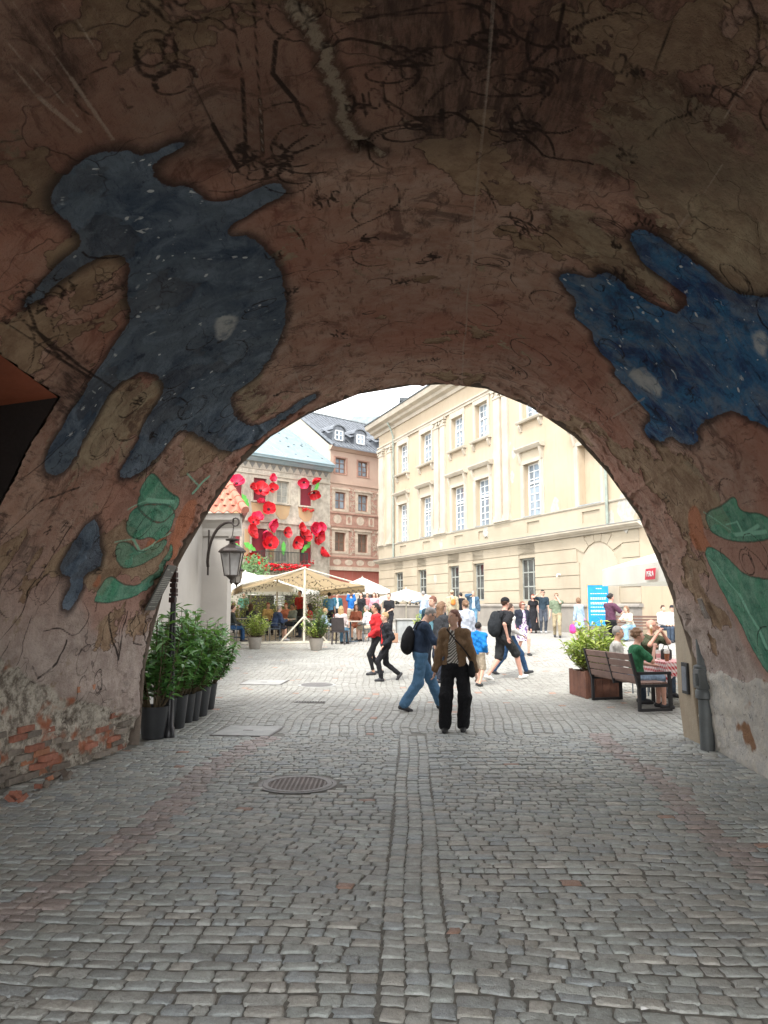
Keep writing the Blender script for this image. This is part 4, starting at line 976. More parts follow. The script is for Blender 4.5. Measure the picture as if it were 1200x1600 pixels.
for k, (a, b, c, d) in enumerate(ops):
    bd = k not in (2, 6)
    if bd: MB().bb(a-.0, b+.0, -.2, -.14, c, d).build('boarded_shutter', MSH, A)
    else: window(A, a, b, c, d, -.2, 2, 3, M('old_frame', (.45, .42, .36), .8), M('dusty_pane', (.30, .30, .27), .4), fw=.07)
    mb = MB(); mb.bb(a-.14, a, -.01, .06, c-.05, d+.12).bb(b, b+.14, -.01, .06, c-.05, d+.12).bb(a, b, -.01, .06, d, d+.12); mb.build('window_surround', MYT, A)
    MB().bb(a-.2, b+.2, -.05, .14, c-.14, c-.04).build('sill', MAW, A)
    if c > 8:
        pts = [(a-.15, c-.18), (b+.15, c-.18), (b+.05, c-.9), ((a+b)/2+.2, c-1.25), ((a+b)/2-.3, c-1.2), (a-.02, c-.85)]; MB().ext(pts, -.01, .025, 'y').build('ochre_panel', MAO, A)
    elif k < 7: MB().bb(b+.18, b+.6, -.01, .02, c+.1, d-.1).build('ochre_panel', MAO, A)
for (x, z) in ((7.4, 2.0), (2.9, 2.0)):
    pass
MB().quad((6.2, -.24, 0), (7.4, -.24, 0), (7.4, -.24, 3), (6.2, -.24, 3)).build('door', M('dark_brown_door', (.05, .035, .03), .6), A); MB().quad((2.2, -.24, 0), (3.6, -.24, 0), (3.6, -.24, 2.8), (2.2, -.24, 2.8)).build('door', M('grey_blue_door', (.22, .25, .27), .6), A)
MB().bb(.02, 13, -.01, .12, 7.75, 7.95).build('string_course', MAW, A)
MB().bb(.02, 13, -.01, .08, 11.2, 11.3).build('string_course', MYT, A)
MB().bb(.02, 13, -.01, .05, 11.6, 12.15).build('painted_frieze', M('frieze_grey', (.38, .34, .28), .9, scale=8), A)
mb = MB()
for x in np.arange(.2, 12.9, .62): mb.ext([(x, 12.1), (x+.56, 12.1), (x+.28, 11.68)], .04, .07, 'y')
mb.build('frieze_ornament', M('frieze_dark', (.17, .165, .15), .9), A)['kind'] = 'stuff'
MBL = M('pale_blue_tin', (.19, .265, .29), .5, col2=(.24, .30, .32), metal=.15, scale=2, bump=.1)
MB().ext([(0, 12.15), (.25, 12.15), (.45, 12.4), (.62, 12.45), (.62, 12.6), (0, 12.62)], .0, 13, 'x').build('eaves', MBL, A)
MB().ext([(.66, 12.6), (.66, 12.66), (-5.6, 16.6), (-5.8, 16.6), (0, 12.6)], .02, 13, 'x').build('roof', MBL, A)
mb = MB()
for x in np.arange(.6, 13, 1.9): mb.bar((x, .6, 12.68), (x, -5.6, 16.63), .05, .05)
mb.bar((4.6, .6, 12.7), (6.2, -5.6, 16.65), .08, .08); mb.build('roof_seams', MZN, A)['kind'] = 'stuff'
mb = MB()
for k in range(46): 
    x = rs_.uniform(.5, 12); y = rs_.uniform(-5, 0); z = 12.64+(.64-y)*.632; mb.box((x, y, z+.03), (.16, .05, .06))
mb.build('snow_guards', MDR, A)['kind'] = 'stuff'
# balcony with railing and red flowers
MB().bb(2.8, 6.9, 0, .9, 4.55, 4.68).build('balcony_slab', MAW, A)
mb = MB(); mb.bb(2.8, 6.9, .85, .9, 5.55, 5.6).bb(2.8, 6.9, .85, .9, 4.72, 4.76)
for x in np.arange(2.85, 6.9, .13): mb.bb(x-.013, x+.013, .86, .885, 4.7, 5.58)
for x in (2.82, 6.88):
    for y in np.arange(.05, .9, .14): mb.bb(x-.013, x+.013, y, y+.025, 4.7, 5.58)
    mb.bb(x-.02, x+.02, 0, .88, 5.55, 5.6)
mb.build('balcony_railing', M('railing_iron', (.035, .045, .04), .6), A)
# giant poppies fixed to the facade
PET = [M('poppy_red', (.62, .02, .03), .5, col2=(.50, .01, .02), bump=.1), M('poppy_pink', (.68, .03, .10), .5, col2=(.6, .015, .05), bump=.1)]
PEC = M('poppy_centre', (.05, .005, .01), .6); LEAFG = M('cut_out_leaf_green', (.13, .50, .09), .5, bump=.05)
def petalmesh():
    n, m = 7, 6; V = []; 
    for i in range(m+1):
        r = i/m
        for j in range(n+1):
            a = (j/n-.5)*1.9*(.5+.5*r); rr = r*(1-.12*abs(j/n-.5)**2*8*r)
            V.append((rr*math.sin(a), rr*math.cos(a), .62*r*r+.05*math.sin(j*2.1)*r))
    F = [(i*(n+1)+j, i*(n+1)+j+1, (i+1)*(n+1)+j+1, (i+1)*(n+1)+j) for i in range(m) for j in range(n)]
    return npmesh('petal', np.array(V), np.array(F), smooth=True)
pm0 = [petalmesh(), petalmesh()]
for q in (0, 1): pm0[q].materials.append(PET[q])
cm = MB().lathe([(.02, .0), (.16, .05), (.2, .14), (.12, .24), (.02, .26)], 10).mesh('flower_centre', True); cm.materials.append(PEC)
POP = [(365,757,.95,1,'wide open pink poppy beside the topmost left boarded window'),(387,762,.62,0,'small closed red poppy between the two top left boards'),(402,768,1.0,0,'big open red poppy over the second top board'),(403,786,.5,1,'small pink poppy hanging below the big open one'),(417,749,.7,1,'pink poppy at the top edge of the second top board'),(421,766,.72,0,'round red poppy right of the second top board'),(415,797,.85,0,'wide flattened red poppy below the top row of windows'),
  (398,811,.75,1,'pink poppy above the large left one, under the string course'),(391,817,.7,0,'red poppy tucked behind the pink one under the string course'),(384,833,1.0,0,'large red poppy nearest the tiled eave'),(416,820,.95,1,'large pink red poppy over the lower second board'),(410,831,.85,1,'cupped pink poppy just below the large pink red one'),(417,853,1.05,0,'big red poppy above the balcony left end'),(394,869,1.1,0,'red poppy over the creeper left of the balcony'),
  (441,833,.72,0,'oval red poppy on the unboarded lower window'),(470,754,.75,1,'pink poppy at the top left of the last boarded window'),(487,748,.7,0,'narrow red poppy above the last boarded window'),(486,770,.85,0,'cupped red poppy right of the last boarded window'),(463,826,.75,0,'flat side-on red poppy below the string course'),(458,848,.8,0,'red poppy left of the lower right board'),(470,840,.9,0,'red poppy over the lower right board edge'),(482,826,1.0,1,'pink poppy at top of the right lower cluster'),(493,826,.85,1,'pink poppy facing right in the lower cluster'),(489,838,1.0,0,'large red poppy at the heart of the right cluster'),(497,868,.95,0,'lone red poppy lowest at the right of the facade')]
SUNF = Vector((0, 1, 0))
for i, (px_, py_, sz, kd, lab) in enumerate(POP):
    x, z = facA(px_, py_)
    e = empty('giant_poppy', (0, 0, 0), 0, lab, 'flower', 'giant artificial poppies on the facade')
    wx = Matrix.Translation((-4.25, 60, 0)) @ Matrix.Rotation(ANG_A, 4, 'Z') @ Matrix.Translation((x, .38, z))
    tilt = rs_.uniform(.1, 1.0) if sz > .6 else 1.3
    e.matrix_world = wx @ Matrix.Rotation(rs_.uniform(-.7, .7), 4, 'Z') @ Matrix.Rotation(-math.pi/2+tilt*rs_.choice((-1, .5)), 4, 'X') @ Matrix.Rotation(rs_.uniform(0, 1), 4, 'Z') @ Matrix.Scale(sz*.64, 4)
    for k in range(5):
        o = link('petal', pm0[kd], None, e, (0, 0, -.0+.01*k), (rs_.uniform(-.1, .45), 0, k*1.2566+rs_.uniform(-.2, .2))); 
    link('flower_centre', cm, None, e)
lf = []
for (px_, py_, ln_, rz_) in ((378, 783, 1.0, .6), (385, 855, 1.1, 1.1), (437, 858, 1.0, .0), (489, 762, .8, -.5), (477, 849, .8, -.1), (470, 858, .9, -.7), (366, 855, .8, 1.0)):
    x, z = facA(px_, py_)
    pts = [(0, -.5), (.14, -.3), (.1, -.2), (.22, .0), (.13, .1), (.2, .25), (0, .55), (-.2, .25), (-.13, .1), (-.22, 0), (-.1, -.2), (-.14, -.3)]
    e = MB().ext([(a*ln_, b*ln_) for a, b in pts], 0, .05, 'y').build('poppy_leaf', LEAFG)
    e.matrix_world = Matrix.Translation((-4.25, 60, 0)) @ Matrix.Rotation(ANG_A, 4, 'Z') @ Matrix.Translation((x, .45, z)) @ Matrix.Rotation(rz_, 4, 'Y')
    tag(e, {378: 'green cut-out leaf just above the tiled eave', 385: 'green cut-out leaf beside the lantern top', 437: 'upright green cut-out leaf on the balcony window', 489: 'small green leaf between two poppies by the last top board', 477: 'small green leaf upper of the pair by the lower right board', 470: 'small green leaf lower of the pair by the lower right board', 366: 'green cut-out leaf half hidden behind the lantern'}[px_], 'leaf', 'green leaves among the poppies')

# ------------------------------------------------------------------ white corner house at the left with tiled eave
WH_ = plaster('white_house_render', (.42, .39, .35), (.37, .345, .31), .7, amt=.25)
W = empty('white_house', (-4.0, 19.7, .2), 0, 'plain white rendered house corner with a strip of red tiled eave, left beyond the arch', 'building')
dW = Vector((-.236, .972, 0))
mb = MB()
mb.bb(-.66, 0, 0, .5, -.4, 3.75)
mb.quad((0, 0, -.4), (dW.x*16, dW.y*16, -.4), (dW.x*16, dW.y*16, 3.8), (0, 0, 3.8))
mb.quad((-.66, 0, -.4), (-.66, 0, 4), (-.42, -9.0, 4), (-.42, -9.0, -.4)); mb.quad((-.66, .0, 4), (-.42, -9.0, 4), (-6, -9, 4), (-6, 0, 4))
mb.quad((-.66, .3, -.4), (-5, .3, -.4), (-5, .3, 8), (-.66, .3, 8))
mb.build('wall', WH_, W, fix=False)
mb = MB(); mb.ext([(0, 3.30), (-.06, 3.30), (-.10, 3.42), (-.10, 3.50), (-.20, 3.62), (-.30, 3.70), (-.34, 3.86), (0, 3.86)], -.95, .34, 'x', Matrix.Identity(4))
mb.build('eaves_cornice', WH_, W)
MTL = M('clay_tile', (.44, .17, .11), .8, col2=(.36, .13, .09), objvar=.18, bump=.3); MGT = M('red_gutter', (.20, .06, .045), .5)
tm = MB(); nx = 9
V = []; 
for yy in (0, 1):
    for k in range(nx):
        t = k/(nx-1); V.append((t*.22, yy*.36, .035*math.sin(t*2*math.pi)+.012))
    for k in range(nx): t = k/(nx-1); V.append((t*.22, yy*.36, .035*math.sin(t*2*math.pi)-.008))
F = [(k, k+1, 2*nx+k+1, 2*nx+k) for k in range(nx-1)]+[(nx+k, 3*nx+k, 3*nx+k+1, nx+k+1) for k in range(nx-1)]+[(k, nx+k, nx+k+1, k+1) for k in range(nx-1)]+[(0, 2*nx, 3*nx, nx), (nx-1, 2*nx-1, 4*nx-1, 3*nx-1)]
tmesh = tm.add(V, F).mesh('roof_tile', True); tmesh.materials.append(MTL)
pit = R(38)
for r in range(6):
    for k in range(8-r//1 if r < 6 else 0):
        x = .42-.22*(k+1)-.22*r*.55; link('roof_tile', tmesh, None, W, (x, -.42+r*.30*math.cos(pit), 3.88+r*.30*math.sin(pit)), (pit, 0, 0))
for k in range(5):
    p0 = Vector((.50, -.46, 3.92)); dd = Vector((-.50, .9, .62)).normalized()
    MB().tube([p0+dd*(.36*k), p0+dd*(.36*k+.40)], [.105, .085], 10).build('ridge_tile', MTL, W, smooth=True)
MB().tube([(.48, -.42, 3.86), (.50-.236*15, 14.6, 3.86)], .07, 8).build('gutter', MGT, W, smooth=True)
MB().quad((0, 0, 3.8), (.45, -.4, 3.86), (.45-.236*15, 14.5, 3.86), (-.236*15, 14.5, 3.8)).build('soffit', WH_, W)
# right hand buttress and its pipes
PIER = empty('buttress', (4.0, 9.98, 0), 0, 'ochre rendered buttress wall just beyond the right side of the arch', 'buttress')
MPI = plaster('ochre_pier', (.42, .35, .26), (.36, .29, .21), 1.2, bump=.4)
MB().add([(0, 0, -.1), (1.5, 0, -.1), (1.5, .62, -.1), (.03, .62, -.1), (-.06, 0, .6), (1.5, 0, .6), (1.5, .62, .6), (-.03, .62, .6), (-.12, 0, 7), (1.5, 0, 7), (1.5, .62, 7), (-.10, .62, 7)],
   [(0, 1, 5, 4), (1, 2, 6, 5), (2, 3, 7, 6), (3, 0, 4, 7), (4, 5, 9, 8), (5, 6, 10, 9), (6, 7, 11, 10), (7, 4, 8, 11), (8, 9, 10, 11)]).build('wall', MPI, PIER, bevel=.02)
MPP = M('grey_cast_pipe', (.13, .14, .14), .5, metal=.2, bump=.15)
DP = empty('rain_pipe', (3.93, 9.60, 0), 0, 'thick grey cast iron rain pipe with collar at the right foot of the arch', 'pipe')
MB().tube([(0, 0, -.02), (0, 0, .62)], .085, 14).build('lower_pipe', MPP, DP, smooth=True)
MB().lathe([(.085, .60), (.115, .62), (.115, .70), (.10, .72), (.12, .95), (.12, 1.0), (.09, 1.02)], 14).build('collar', MPP, DP, smooth=True)
MB().bb(-.12, .10, -.13, .05, .74, .97).build('inspection_box', MPP, DP, bevel=.008)
MB().bb(-.15, -.12, -.10, -.02, .78, .92).build('hinge', MPP, DP)
MB().tube([(0, 0, 1.0), (0, .02, 1.4), (-.04, .06, 1.6)], [.075, .075, .05], 12).tube([(-.04, .06, 1.55), (-.05, .08, 3.5)], .04, 10).build('upper_pipe', MPP, DP, smooth=True)
UB = empty('service_hatch', (3.99, 10.2, .60), 0, 'small black and grey hatch on the ochre buttress behind the rain pipe', 'hatch')
MB().bb(-.075, -.03, -.10, .10, 0, .40).build('frame', M('hatch_black', (.03, .03, .03), .6), UB, bevel=.005); MB().bb(-.082, -.073, -.07, .07, .04, .35).build('door', M('hatch_blue_grey', (.20, .22, .25), .5, scale=8), UB)
# black post and torn banner strip at the left
BP = empty('black_downpipe', (-2.86, 10.5, 0), 0, 'slim black downpipe standing among the potted laurels', 'pipe')
MB().lathe([(.075, 0), (.075, .12), (.058, .14), (.052, .5), (.045, 1.2), (.03, 2.4)], 12).build('pipe', M('black_paint', (.018, .018, .02), .35, bump=.05), BP, smooth=True)
mb = MB(); rq = random.Random(2); z = 1.78
while z < 2.35:
    hh = rq.uniform(.04, .09); mb.bb(-.03-rq.uniform(0, .02), .03+rq.uniform(0, .02), -.055, .055, z, z+hh*.8); z += hh
mb.build('bracket_strip', M('dark_maroon', (.045, .02, .018), .8), BP)['kind'] = 'stuff'
# ================================================================== lanterns
LM = M('lantern_iron', (.045, .035, .03), .45, metal=.4, bump=.1); LG = glassmat('lantern_glass', (.26, .25, .24), .1)
def lantern(loc, s, lab, rz=0, bracket=True):
    e = empty('wall_lantern', loc, rz, lab, 'lantern', 'wall lanterns of the white house')
    n = 6; rt, rb_ = .27*s, .17*s; zt, zb = .0, -.52*s
    def hexp(r, z): return [(r*math.cos(math.pi/3*k+.5), r*math.sin(math.pi/3*k+.5), z) for k in range(n)]
    T, Bm = hexp(rt, zt), hexp(rb_, zb); mb = MB()
    for k in range(n): mb.tube([T[k], Bm[k]], .012*s, 5); mb.tube([T[k], T[(k+1) % n]], .016*s, 5); mb.tube([Bm[k], Bm[(k+1) % n]], .014*s, 5)
    mb.build('frame', LM, e)
    for k in range(n): MB().quad(*[tuple(.97*q for q in p[:2])+(p[2],) for p in (T[k], T[(k+1) % n], Bm[(k+1) % n], Bm[k])]).build('pane', LG, e)
    MB().lathe([(.31*s, 0), (.32*s, .03*s), (.26*s, .09*s), (.10*s, .18*s), (.08*s, .2*s)], 6).build('lid', LM, e)
    MB().lathe([(.07*s, .19*s), (.07*s, .26*s), (.15*s, .27*s), (.16*s, .30*s), (.05*s, .33*s), (.01, .4*s)], 10).build('vent_cap', LM, e, smooth=True)
    MB().lathe([(.15*s, zb), (.09*s, zb-.05*s), (.035*s, zb-.1*s), (.045*s, zb-.14*s), (.008, zb-.2*s)], 8).build('finial', LM, e, smooth=True)
    if bracket:
        pts = [Vector((-.62, .35, -.30))*s]+[Vector((-.62+.52*(1-math.cos(t)), .30*(1-t/2), -.25+.95*math.sin(t)))*s for t in np.linspace(.05, 1.75, 10)]
        pts += [Vector((.06+.08*math.cos(t), 0, .70+.09*math.sin(t)))*s for t in np.linspace(2.2, -3.0, 9)]
        b = MB().tube(pts, [.035*s]*11+[.02*s]*(len(pts)-11), 8).build('bracket', LM, e, smooth=True)
        MB().tube([(0, 0, .38*s), (.02*s, 0, .62*s)], .012*s, 5).build('hanger', LM, e)
        MB().bar((-.62*s, .36*s, -.5*s), (-.62*s, .36*s, .55*s), .07*s, .03*s).build('wall_plate', LM, e)
    return e
lantern((-3.72, 18.8, 3.02), 1.08, 'large black iron lantern on a curled bracket at the white house corner')
lantern((-6.12, 32, 3.15), .95, 'smaller lantern further along the side of the white house', bracket=True)

# ================================================================== plants
def leafmesh(name, mat, wd=.28, fold=.12, curl=.15):
    V = [(0, 0, 0), (wd*.8, .3, fold*.8), (wd, .55, fold), (0, 1, -curl), (-wd, .55, fold), (-wd*.8, .3, fold*.8), (0, .35, .0), (0, .65, -.03)]
    V = [(x*.5, y, z*.5) for x, y, z in V]
    me = MB().add(V, [(0, 1, 6), (1, 2, 7, 6), (2, 3, 7), (0, 6, 5), (6, 7, 4, 5), (7, 3, 4)]).mesh(name, True, fix=False); me.materials.append(mat)
    return me, np.array(V), [(0, 1, 6), (1, 2, 7), (1, 7, 6), (2, 3, 7), (0, 6, 5), (6, 7, 4), (6, 4, 5), (7, 3, 4)]
def leafmat(name, a, b, gl=.4):
    m, nt, bs = newmat(name)
    oi = nt.nodes.new('ShaderNodeAttribute'); oi.attribute_name = 'lv'
    ob = nt.nodes.new('ShaderNodeObjectInfo').outputs['Random']
    f = math_(nt, 'FRACT', math_(nt, 'ADD', oi.outputs['Fac'], ob))
    c = mixc(nt, f, a, b); nt.links.new(c, bs.inputs['Base Color']); bs.inputs['Roughness'].default_value = gl
    bs.inputs['Specular IOR Level'].default_value = .5
    tr = nn(nt, 'ShaderNodeBsdfTranslucent'); nt.links.new(mixc(nt, .5, c, (.3, .5, .05)), tr.inputs[0])
    mx = nn(nt, 'ShaderNodeMixShader', i_Fac=.22); nt.links.new(bs.outputs[0], mx.inputs[1]); nt.links.new(tr.outputs[0], mx.inputs[2])
    nt.links.new(mx.outputs[0], nt.nodes['Material Output'].inputs[0]); return m
LL = leafmat('laurel_leaf', (.045, .14, .04), (.15, .33, .09), .3)
LY = leafmat('yellow_green_leaf', (.24, .34, .05), (.42, .46, .12), .5)
LD = leafmat('dark_green_leaf', (.03, .08, .03), (.09, .17, .06), .5)
STEM = M('stem_brown', (.12, .09, .05), .8)
lm_l = leafmesh('leaf', LL, .38); lm_y = leafmesh('leaf', LY, .36); lm_d = leafmesh('leaf', LD, .34)
def foliage(e, h, r, nstem, nl, ll, L, seed, single=0, z0=.0, upright=.7, droop=.2):
    me0, LV, LF = L; LV = LV.astype(float); LF = np.array(LF); rn = random.Random(seed); stems = MB(); mats = []
    for s in range(nstem):
        a = rn.uniform(0, 6.283); q = math.sqrt(rn.random()); tip = Vector((r*q*math.cos(a), r*q*math.sin(a), z0+h*(1-.35*q*q)*rn.uniform(.55, 1.0)))
        base = Vector((tip.x*.2, tip.y*.2, z0)); mid = base.lerp(tip, .5)+Vector((tip.x*.15, tip.y*.15, 0))
        pts = [base, mid, tip]; stems.tube(pts, [.010, .008, .003], 4, cap=False)
        n = max(3, nl//nstem)
        for k in range(n):
            t = (k+1)/n if upright > .5 else rn.random(); t = .25+.75*t; p = (base*(1-t)*(1-t)+mid*2*t*(1-t)+tip*t*t)
            b = a*0+k*2.4+rn.uniform(-.5, .5); up = rn.uniform(-droop, upright)*(.4+.8*t)
            d = Vector((math.cos(b), math.sin(b), up+tip.z*0)).normalized(); 
            x = d.cross(Vector((0, 0, 1))).normalized(); z = x.cross(d)
            x = (x*math.cos(rn.uniform(-.5, .5))+z*math.sin(rn.uniform(-.5, .5))).normalized(); z = x.cross(d); sl = ll*rn.uniform(.65, 1.15)
            Mx = Matrix((x*sl, d*sl, z*sl)).transposed().to_4x4(); Mx.translation = p; mats.append(Mx)
    rn.shuffle(mats); mats.sort(key=lambda m_: m_.translation.y)          # nearest to the passage first
    for Mx in mats[:single]:
        o = link('leaf', me0, None, e); o.matrix_local = Mx
    rest = mats[single:]
    if rest:
        A_ = np.array([[list(rw) for rw in m_] for m_ in rest]); V = np.einsum('nij,kj->nki', A_[:, :3, :3], LV)+A_[:, None, :3, 3]
        n, k = len(rest), len(LV); F = (LF[None]+(np.arange(n)*k)[:, None, None]).reshape(-1, 3)
        me = npmesh('leaves', V.reshape(-1, 3), F, smooth=True); at_ = me.attributes.new('lv', 'FLOAT', 'POINT'); at_.data.foreach_set('value', np.repeat(np.random.RandomState(seed).rand(n), k).astype(np.float32))
        o = link('leaves', me, me0.materials[0], e); o['kind'] = 'stuff'
    stems.build('stems', STEM, e)['kind'] = 'stuff'
POTB = M('anthracite_pot', (.035, .037, .04), .45, bump=.05); POTG = M('taupe_pot', (.30, .27, .23), .7, bump=.1); SOIL = M('potting_soil', (.03, .02, .015), .95)
def pot(e, r0, r1, h, mat):
    MB().lathe([(r0*.9, 0), (r0, .01), (r1, h), (r1*1.03, h), (r1*1.03, h-.03), (r1*1.0, h-.035)][:3]+[(r1*1.03, h+.002), (r1*.93, h+.002), (r1*.92, h-.05)], 24).build('pot', mat, e, smooth=True)
    MB().lathe([(r1*.92, h-.05), (.01, h-.04)], 20).build('soil', SOIL, e)
labs = ['nearest potted laurel, its dark pot half hidden by the arch edge', 'second potted laurel, mostly behind the nearest pot', 'third potted laurel, pot just behind the black downpipe', 'fourth potted laurel, narrow pot right of the black downpipe', 'fifth potted laurel in the middle of the row right of the downpipe', 'sixth potted laurel, tall pot second from the far end of the row', 'farthest potted laurel of the row, bushing out over the cobbles']
for i, (px_, py_, rt) in enumerate(((236, 1157, .20), (258, 1142, .16), (275, 1140, .16), (290, 1131, .15), (301, 1128, .155), (313, 1121, .19), (327, 1110, .17))):
    p = gp(px_, py_); p.y += .15; p.x -= .02+.01*i
    e = empty('potted_laurel', p, 0, labs[i], 'potted plant', 'laurels in dark pots by the left wall')
    h_ = .42+.02*(i % 3); pot(e, rt*.72, rt, h_, POTB)
    foliage(e, (1.36, 1.3, 1.40, 1.35, 1.3, 1.42, 1.12)[i], (.48, .44, .44, .42, .44, .50, .50)[i], 40, 900, .165, lm_l, 40+i, single=45 if i in (0, 2, 5, 6) else 25, z0=h_-.06, upright=.7, droop=.7)
for i, (px_, py_, lab, hh, rr) in enumerate(((398, 1014, 'taupe pot with a spreading yellow green shrub at the terrace left', .95, .55), (494, 1016, 'taupe pot with an upright green shrub beside the terrace pole', 1.15, .42))):
    p = gp(px_, py_); e = empty('terrace_planter', p, 0, lab, 'potted plant', 'taupe pots in front of the terrace')
    pot(e, .17, .24, .38, POTG); foliage(e, hh, rr, 34, 950, .12, lm_y if i == 0 else lm_d, 60+i, z0=.3, upright=.9, droop=.2)
    if i: foliage(e, .8, .5, 14, 300, .12, lm_y, 70+i, z0=.3)

# wooden planter with the yellow green bush
WB = M('brown_plank', (.155, .07, .045), .7, col2=(.11, .05, .035), scale=6, bump=.2, objvar=.15)
p = gp(924, 1088); WP = empty('wooden_planter', (3.93, 14.65, .05), R(12), 'square brown timber planter with a tall yellow green shrub behind the bench', 'planter')
for sx in (-1, 1):
    for sy in (-1, 1): MB().box((sx*.31, sy*.31, .25), (.06, .06, .5)).build('post', WB, WP, bevel=.004)
for sx, ax in ((-1, 0), (1, 0), (-1, 1), (1, 1)):
    for k in range(4):
        t = -.21+k*.14; q = (sx*.325, t, .25) if ax == 0 else (t, sx*.325, .25); d_ = (.025, .132, .46) if ax == 0 else (.132, .025, .46)
        MB().box(q, d_).build('board', WB, WP)
MB().box((0, 0, .42), (.6, .6, .02)).build('soil', SOIL, WP)
foliage(WP, 1.1, .60, 60, 1700, .15, lm_y, 81, z0=.38, upright=.9, droop=.3)

# slatted bench seen from behind
BM = M('bench_steel', (.03, .03, .033), .5, metal=.3, bump=.05); BW = M('bench_slat', (.24, .155, .125), .65, col2=(.19, .12, .10), scale=5, bump=.25, objvar=.12)
b0 = gp(927, 1094); b1 = gp(1000, 1116); bd = (b1-b0); ang = math.atan2(bd.y, bd.x)
L = bd.length
BE = empty('slatted_bench', (b0.x, b0.y, gzf(b0.y)), ang, 'brown slatted bench with black steel frame seen from behind by the cafe table', 'bench')
print('bench length', L, b0, b1)
mb = MB()
for x in (0, L):
    sx = .03
    f = MB()
    for (a, b) in (((0, .0), (0, .50)), ((.55, 0), (.55, .60)), ((0, .02), (.55, .02)), ((-.02, .60), (.58, .60)), ((0, .40), (.55, .40))):
        f.bar((x, a[0], a[1]), (x, b[0], b[1]), .045, .045, up=(1, 0, 0))
    f.bar((x, .0, .38), (x, -.14, .92), .045, .045, up=(1, 0, 0)); f.bar((x, .0, .45), (x, .0, .6), .045, .045, up=(1, 0, 0))
    f.build('side_frame', BM, BE)
f = MB(); f.bar((L/2, .0, .38), (L/2, -.13, .90), .04, .03, up=(1, 0, 0)); f.bar((L/2, 0, .40), (L/2, .55, .40), .04, .04, up=(1, 0, 0)); f.build('middle_support', BM, BE)
for k in range(4):
    for h2 in (0, 1):
        x0_, x1_ = (.03, L/2-.006) if h2 == 0 else (L/2+.006, L-.03); z = .46+k*.115; y = -.030-.135*(z-.38)/.54+.02
        Mx = Matrix.Translation(((x0_+x1_)/2, y, z+.05)) @ Matrix.Rotation(.25, 4, 'X')
        MB().box((0, 0, 0), (x1_-x0_, .028, .10), Mx).build('back_slat', BW, BE, bevel=.004)
for k in range(4): MB().box((L/2, .08+k*.13, .435), (L-.06, .115, .028)).build('seat_slat', BW, BE, bevel=.004)
# chequered table
TX = empty('cafe_table', (5.22, 13.55, .04), R(8), 'cafe table beside the bench, partly hidden by the ochre buttress', 'table')
MB().box((0, 0, .73), (1.1, .8, .03)).build('tabletop', BM, TX)
for sx in (-.45, .45):
    for sy in (-.3, .3): MB().box((sx, sy, .36), (.05, .05, .72)).build('leg', BM, TX)
def checkmat():
    m, nt, bs = newmat('red_gingham'); tc = nt.nodes.new('ShaderNodeTexCoord').outputs['Object']
    sx = nn(nt, 'ShaderNodeSeparateXYZ'); nt.links.new(tc, sx.inputs[0]); f = []
    for k, ax in enumerate((math_(nt, 'ADD', sx.outputs[0], math_(nt, 'MULTIPLY', sx.outputs[2], .7)), math_(nt, 'SUBTRACT', sx.outputs[1], math_(nt, 'MULTIPLY', sx.outputs[2], .7)))):
        f.append(math_(nt, 'GREATER_THAN', math_(nt, 'SINE', math_(nt, 'MULTIPLY', ax, 105)), 0))
    s = math_(nt, 'MULTIPLY', math_(nt, 'ADD', f[0], f[1]), .5); nt.links.new(mixc(nt, s, (.75, .68, .66), (.48, .02, .03)), bs.inputs['Base Color']); bs.inputs['Roughness'].default_value = .8
    return m
mb = MB(); n = 28; ring1 = []; ring2 = []
per = [(-.56, -.41), (.56, -.41), (.56, .41), (-.56, .41)]
for i in range(4):
    a, b = Vector(per[i]), Vector(per[(i+1) % 4])
    for k in range(8):
        q = a.lerp(b, k/8); ring1.append((q.x, q.y, .752)); w_ = .03*math.sin(k*1.9+i); cr = 1+.05*(1 if k == 0 else 0)
        ring2.append((q.x*(1.03+abs(w_)), q.y*(1.04+abs(w_)), .50-(.10 if k == 0 else 0)+w_))
m_ = len(ring1); mb.add(ring1+ring2, [tuple(range(m_))]+[(i, m_+i, m_+(i+1) % m_, (i+1) % m_) for i in range(m_)])
tcl = mb.build('tablecloth', checkmat(), None, smooth=True, loc=TX.location, rot=(0, 0, R(8))); tag(tcl, 'red and white checked cloth draped over the cafe table', 'tablecloth')
def onT(x, y, z=.755): v_ = Matrix.Rotation(R(8), 4, 'Z') @ Vector((x, y, z)); return Vector(TX.location)+v_
MOR = M('orange_plastic', (.75, .10, .02), .4, bump=0); MCU = M('paper_cup_white', (.7, .68, .64), .6, bump=0); MDK = M('matt_black', (.02, .02, .02), .5, bump=.05)
def lathe_thing(name, loc, prof_, mat, lab, cat, part, extra=None):
    e = empty(name, loc, 0, lab, cat); MB().lathe(prof_, 16).build(part, mat, e, smooth=True)
    if extra: MB().lathe(extra[1], 12).build(extra[0], extra[2], e, smooth=True)
    return e
lathe_thing('napkin_pot', onT(-.10, -.12), [(.05, 0), (.065, .13), (.06, .135), (.05, .02)], MOR, 'bright orange pot holding white napkins on the checked cloth', 'pot', 'pot', ('napkins', [(.04, .06), (.05, .17), (.02, .19)], MCU))
lathe_thing('drink_cup', onT(-.42, -.18), [(.032, 0), (.045, .13), (.042, .13)], M('brown_drink', (.25, .10, .05), .3), 'tall cup of brown iced drink near the table corner', 'cup', 'cup', ('lid', [(.046, .13), (.05, .16), (.04, .2), (.01, .2)], MCU))
lathe_thing('white_cup', onT(-.42, .12), [(.03, 0), (.045, .17), (.04, .17)], MCU, 'tall white paper cup at the back of the checked table', 'cup', 'cup', ('sleeve', [(.036, .04), (.045, .11), (.04, .11)], M('pink_sleeve', (.6, .3, .3), .6)))
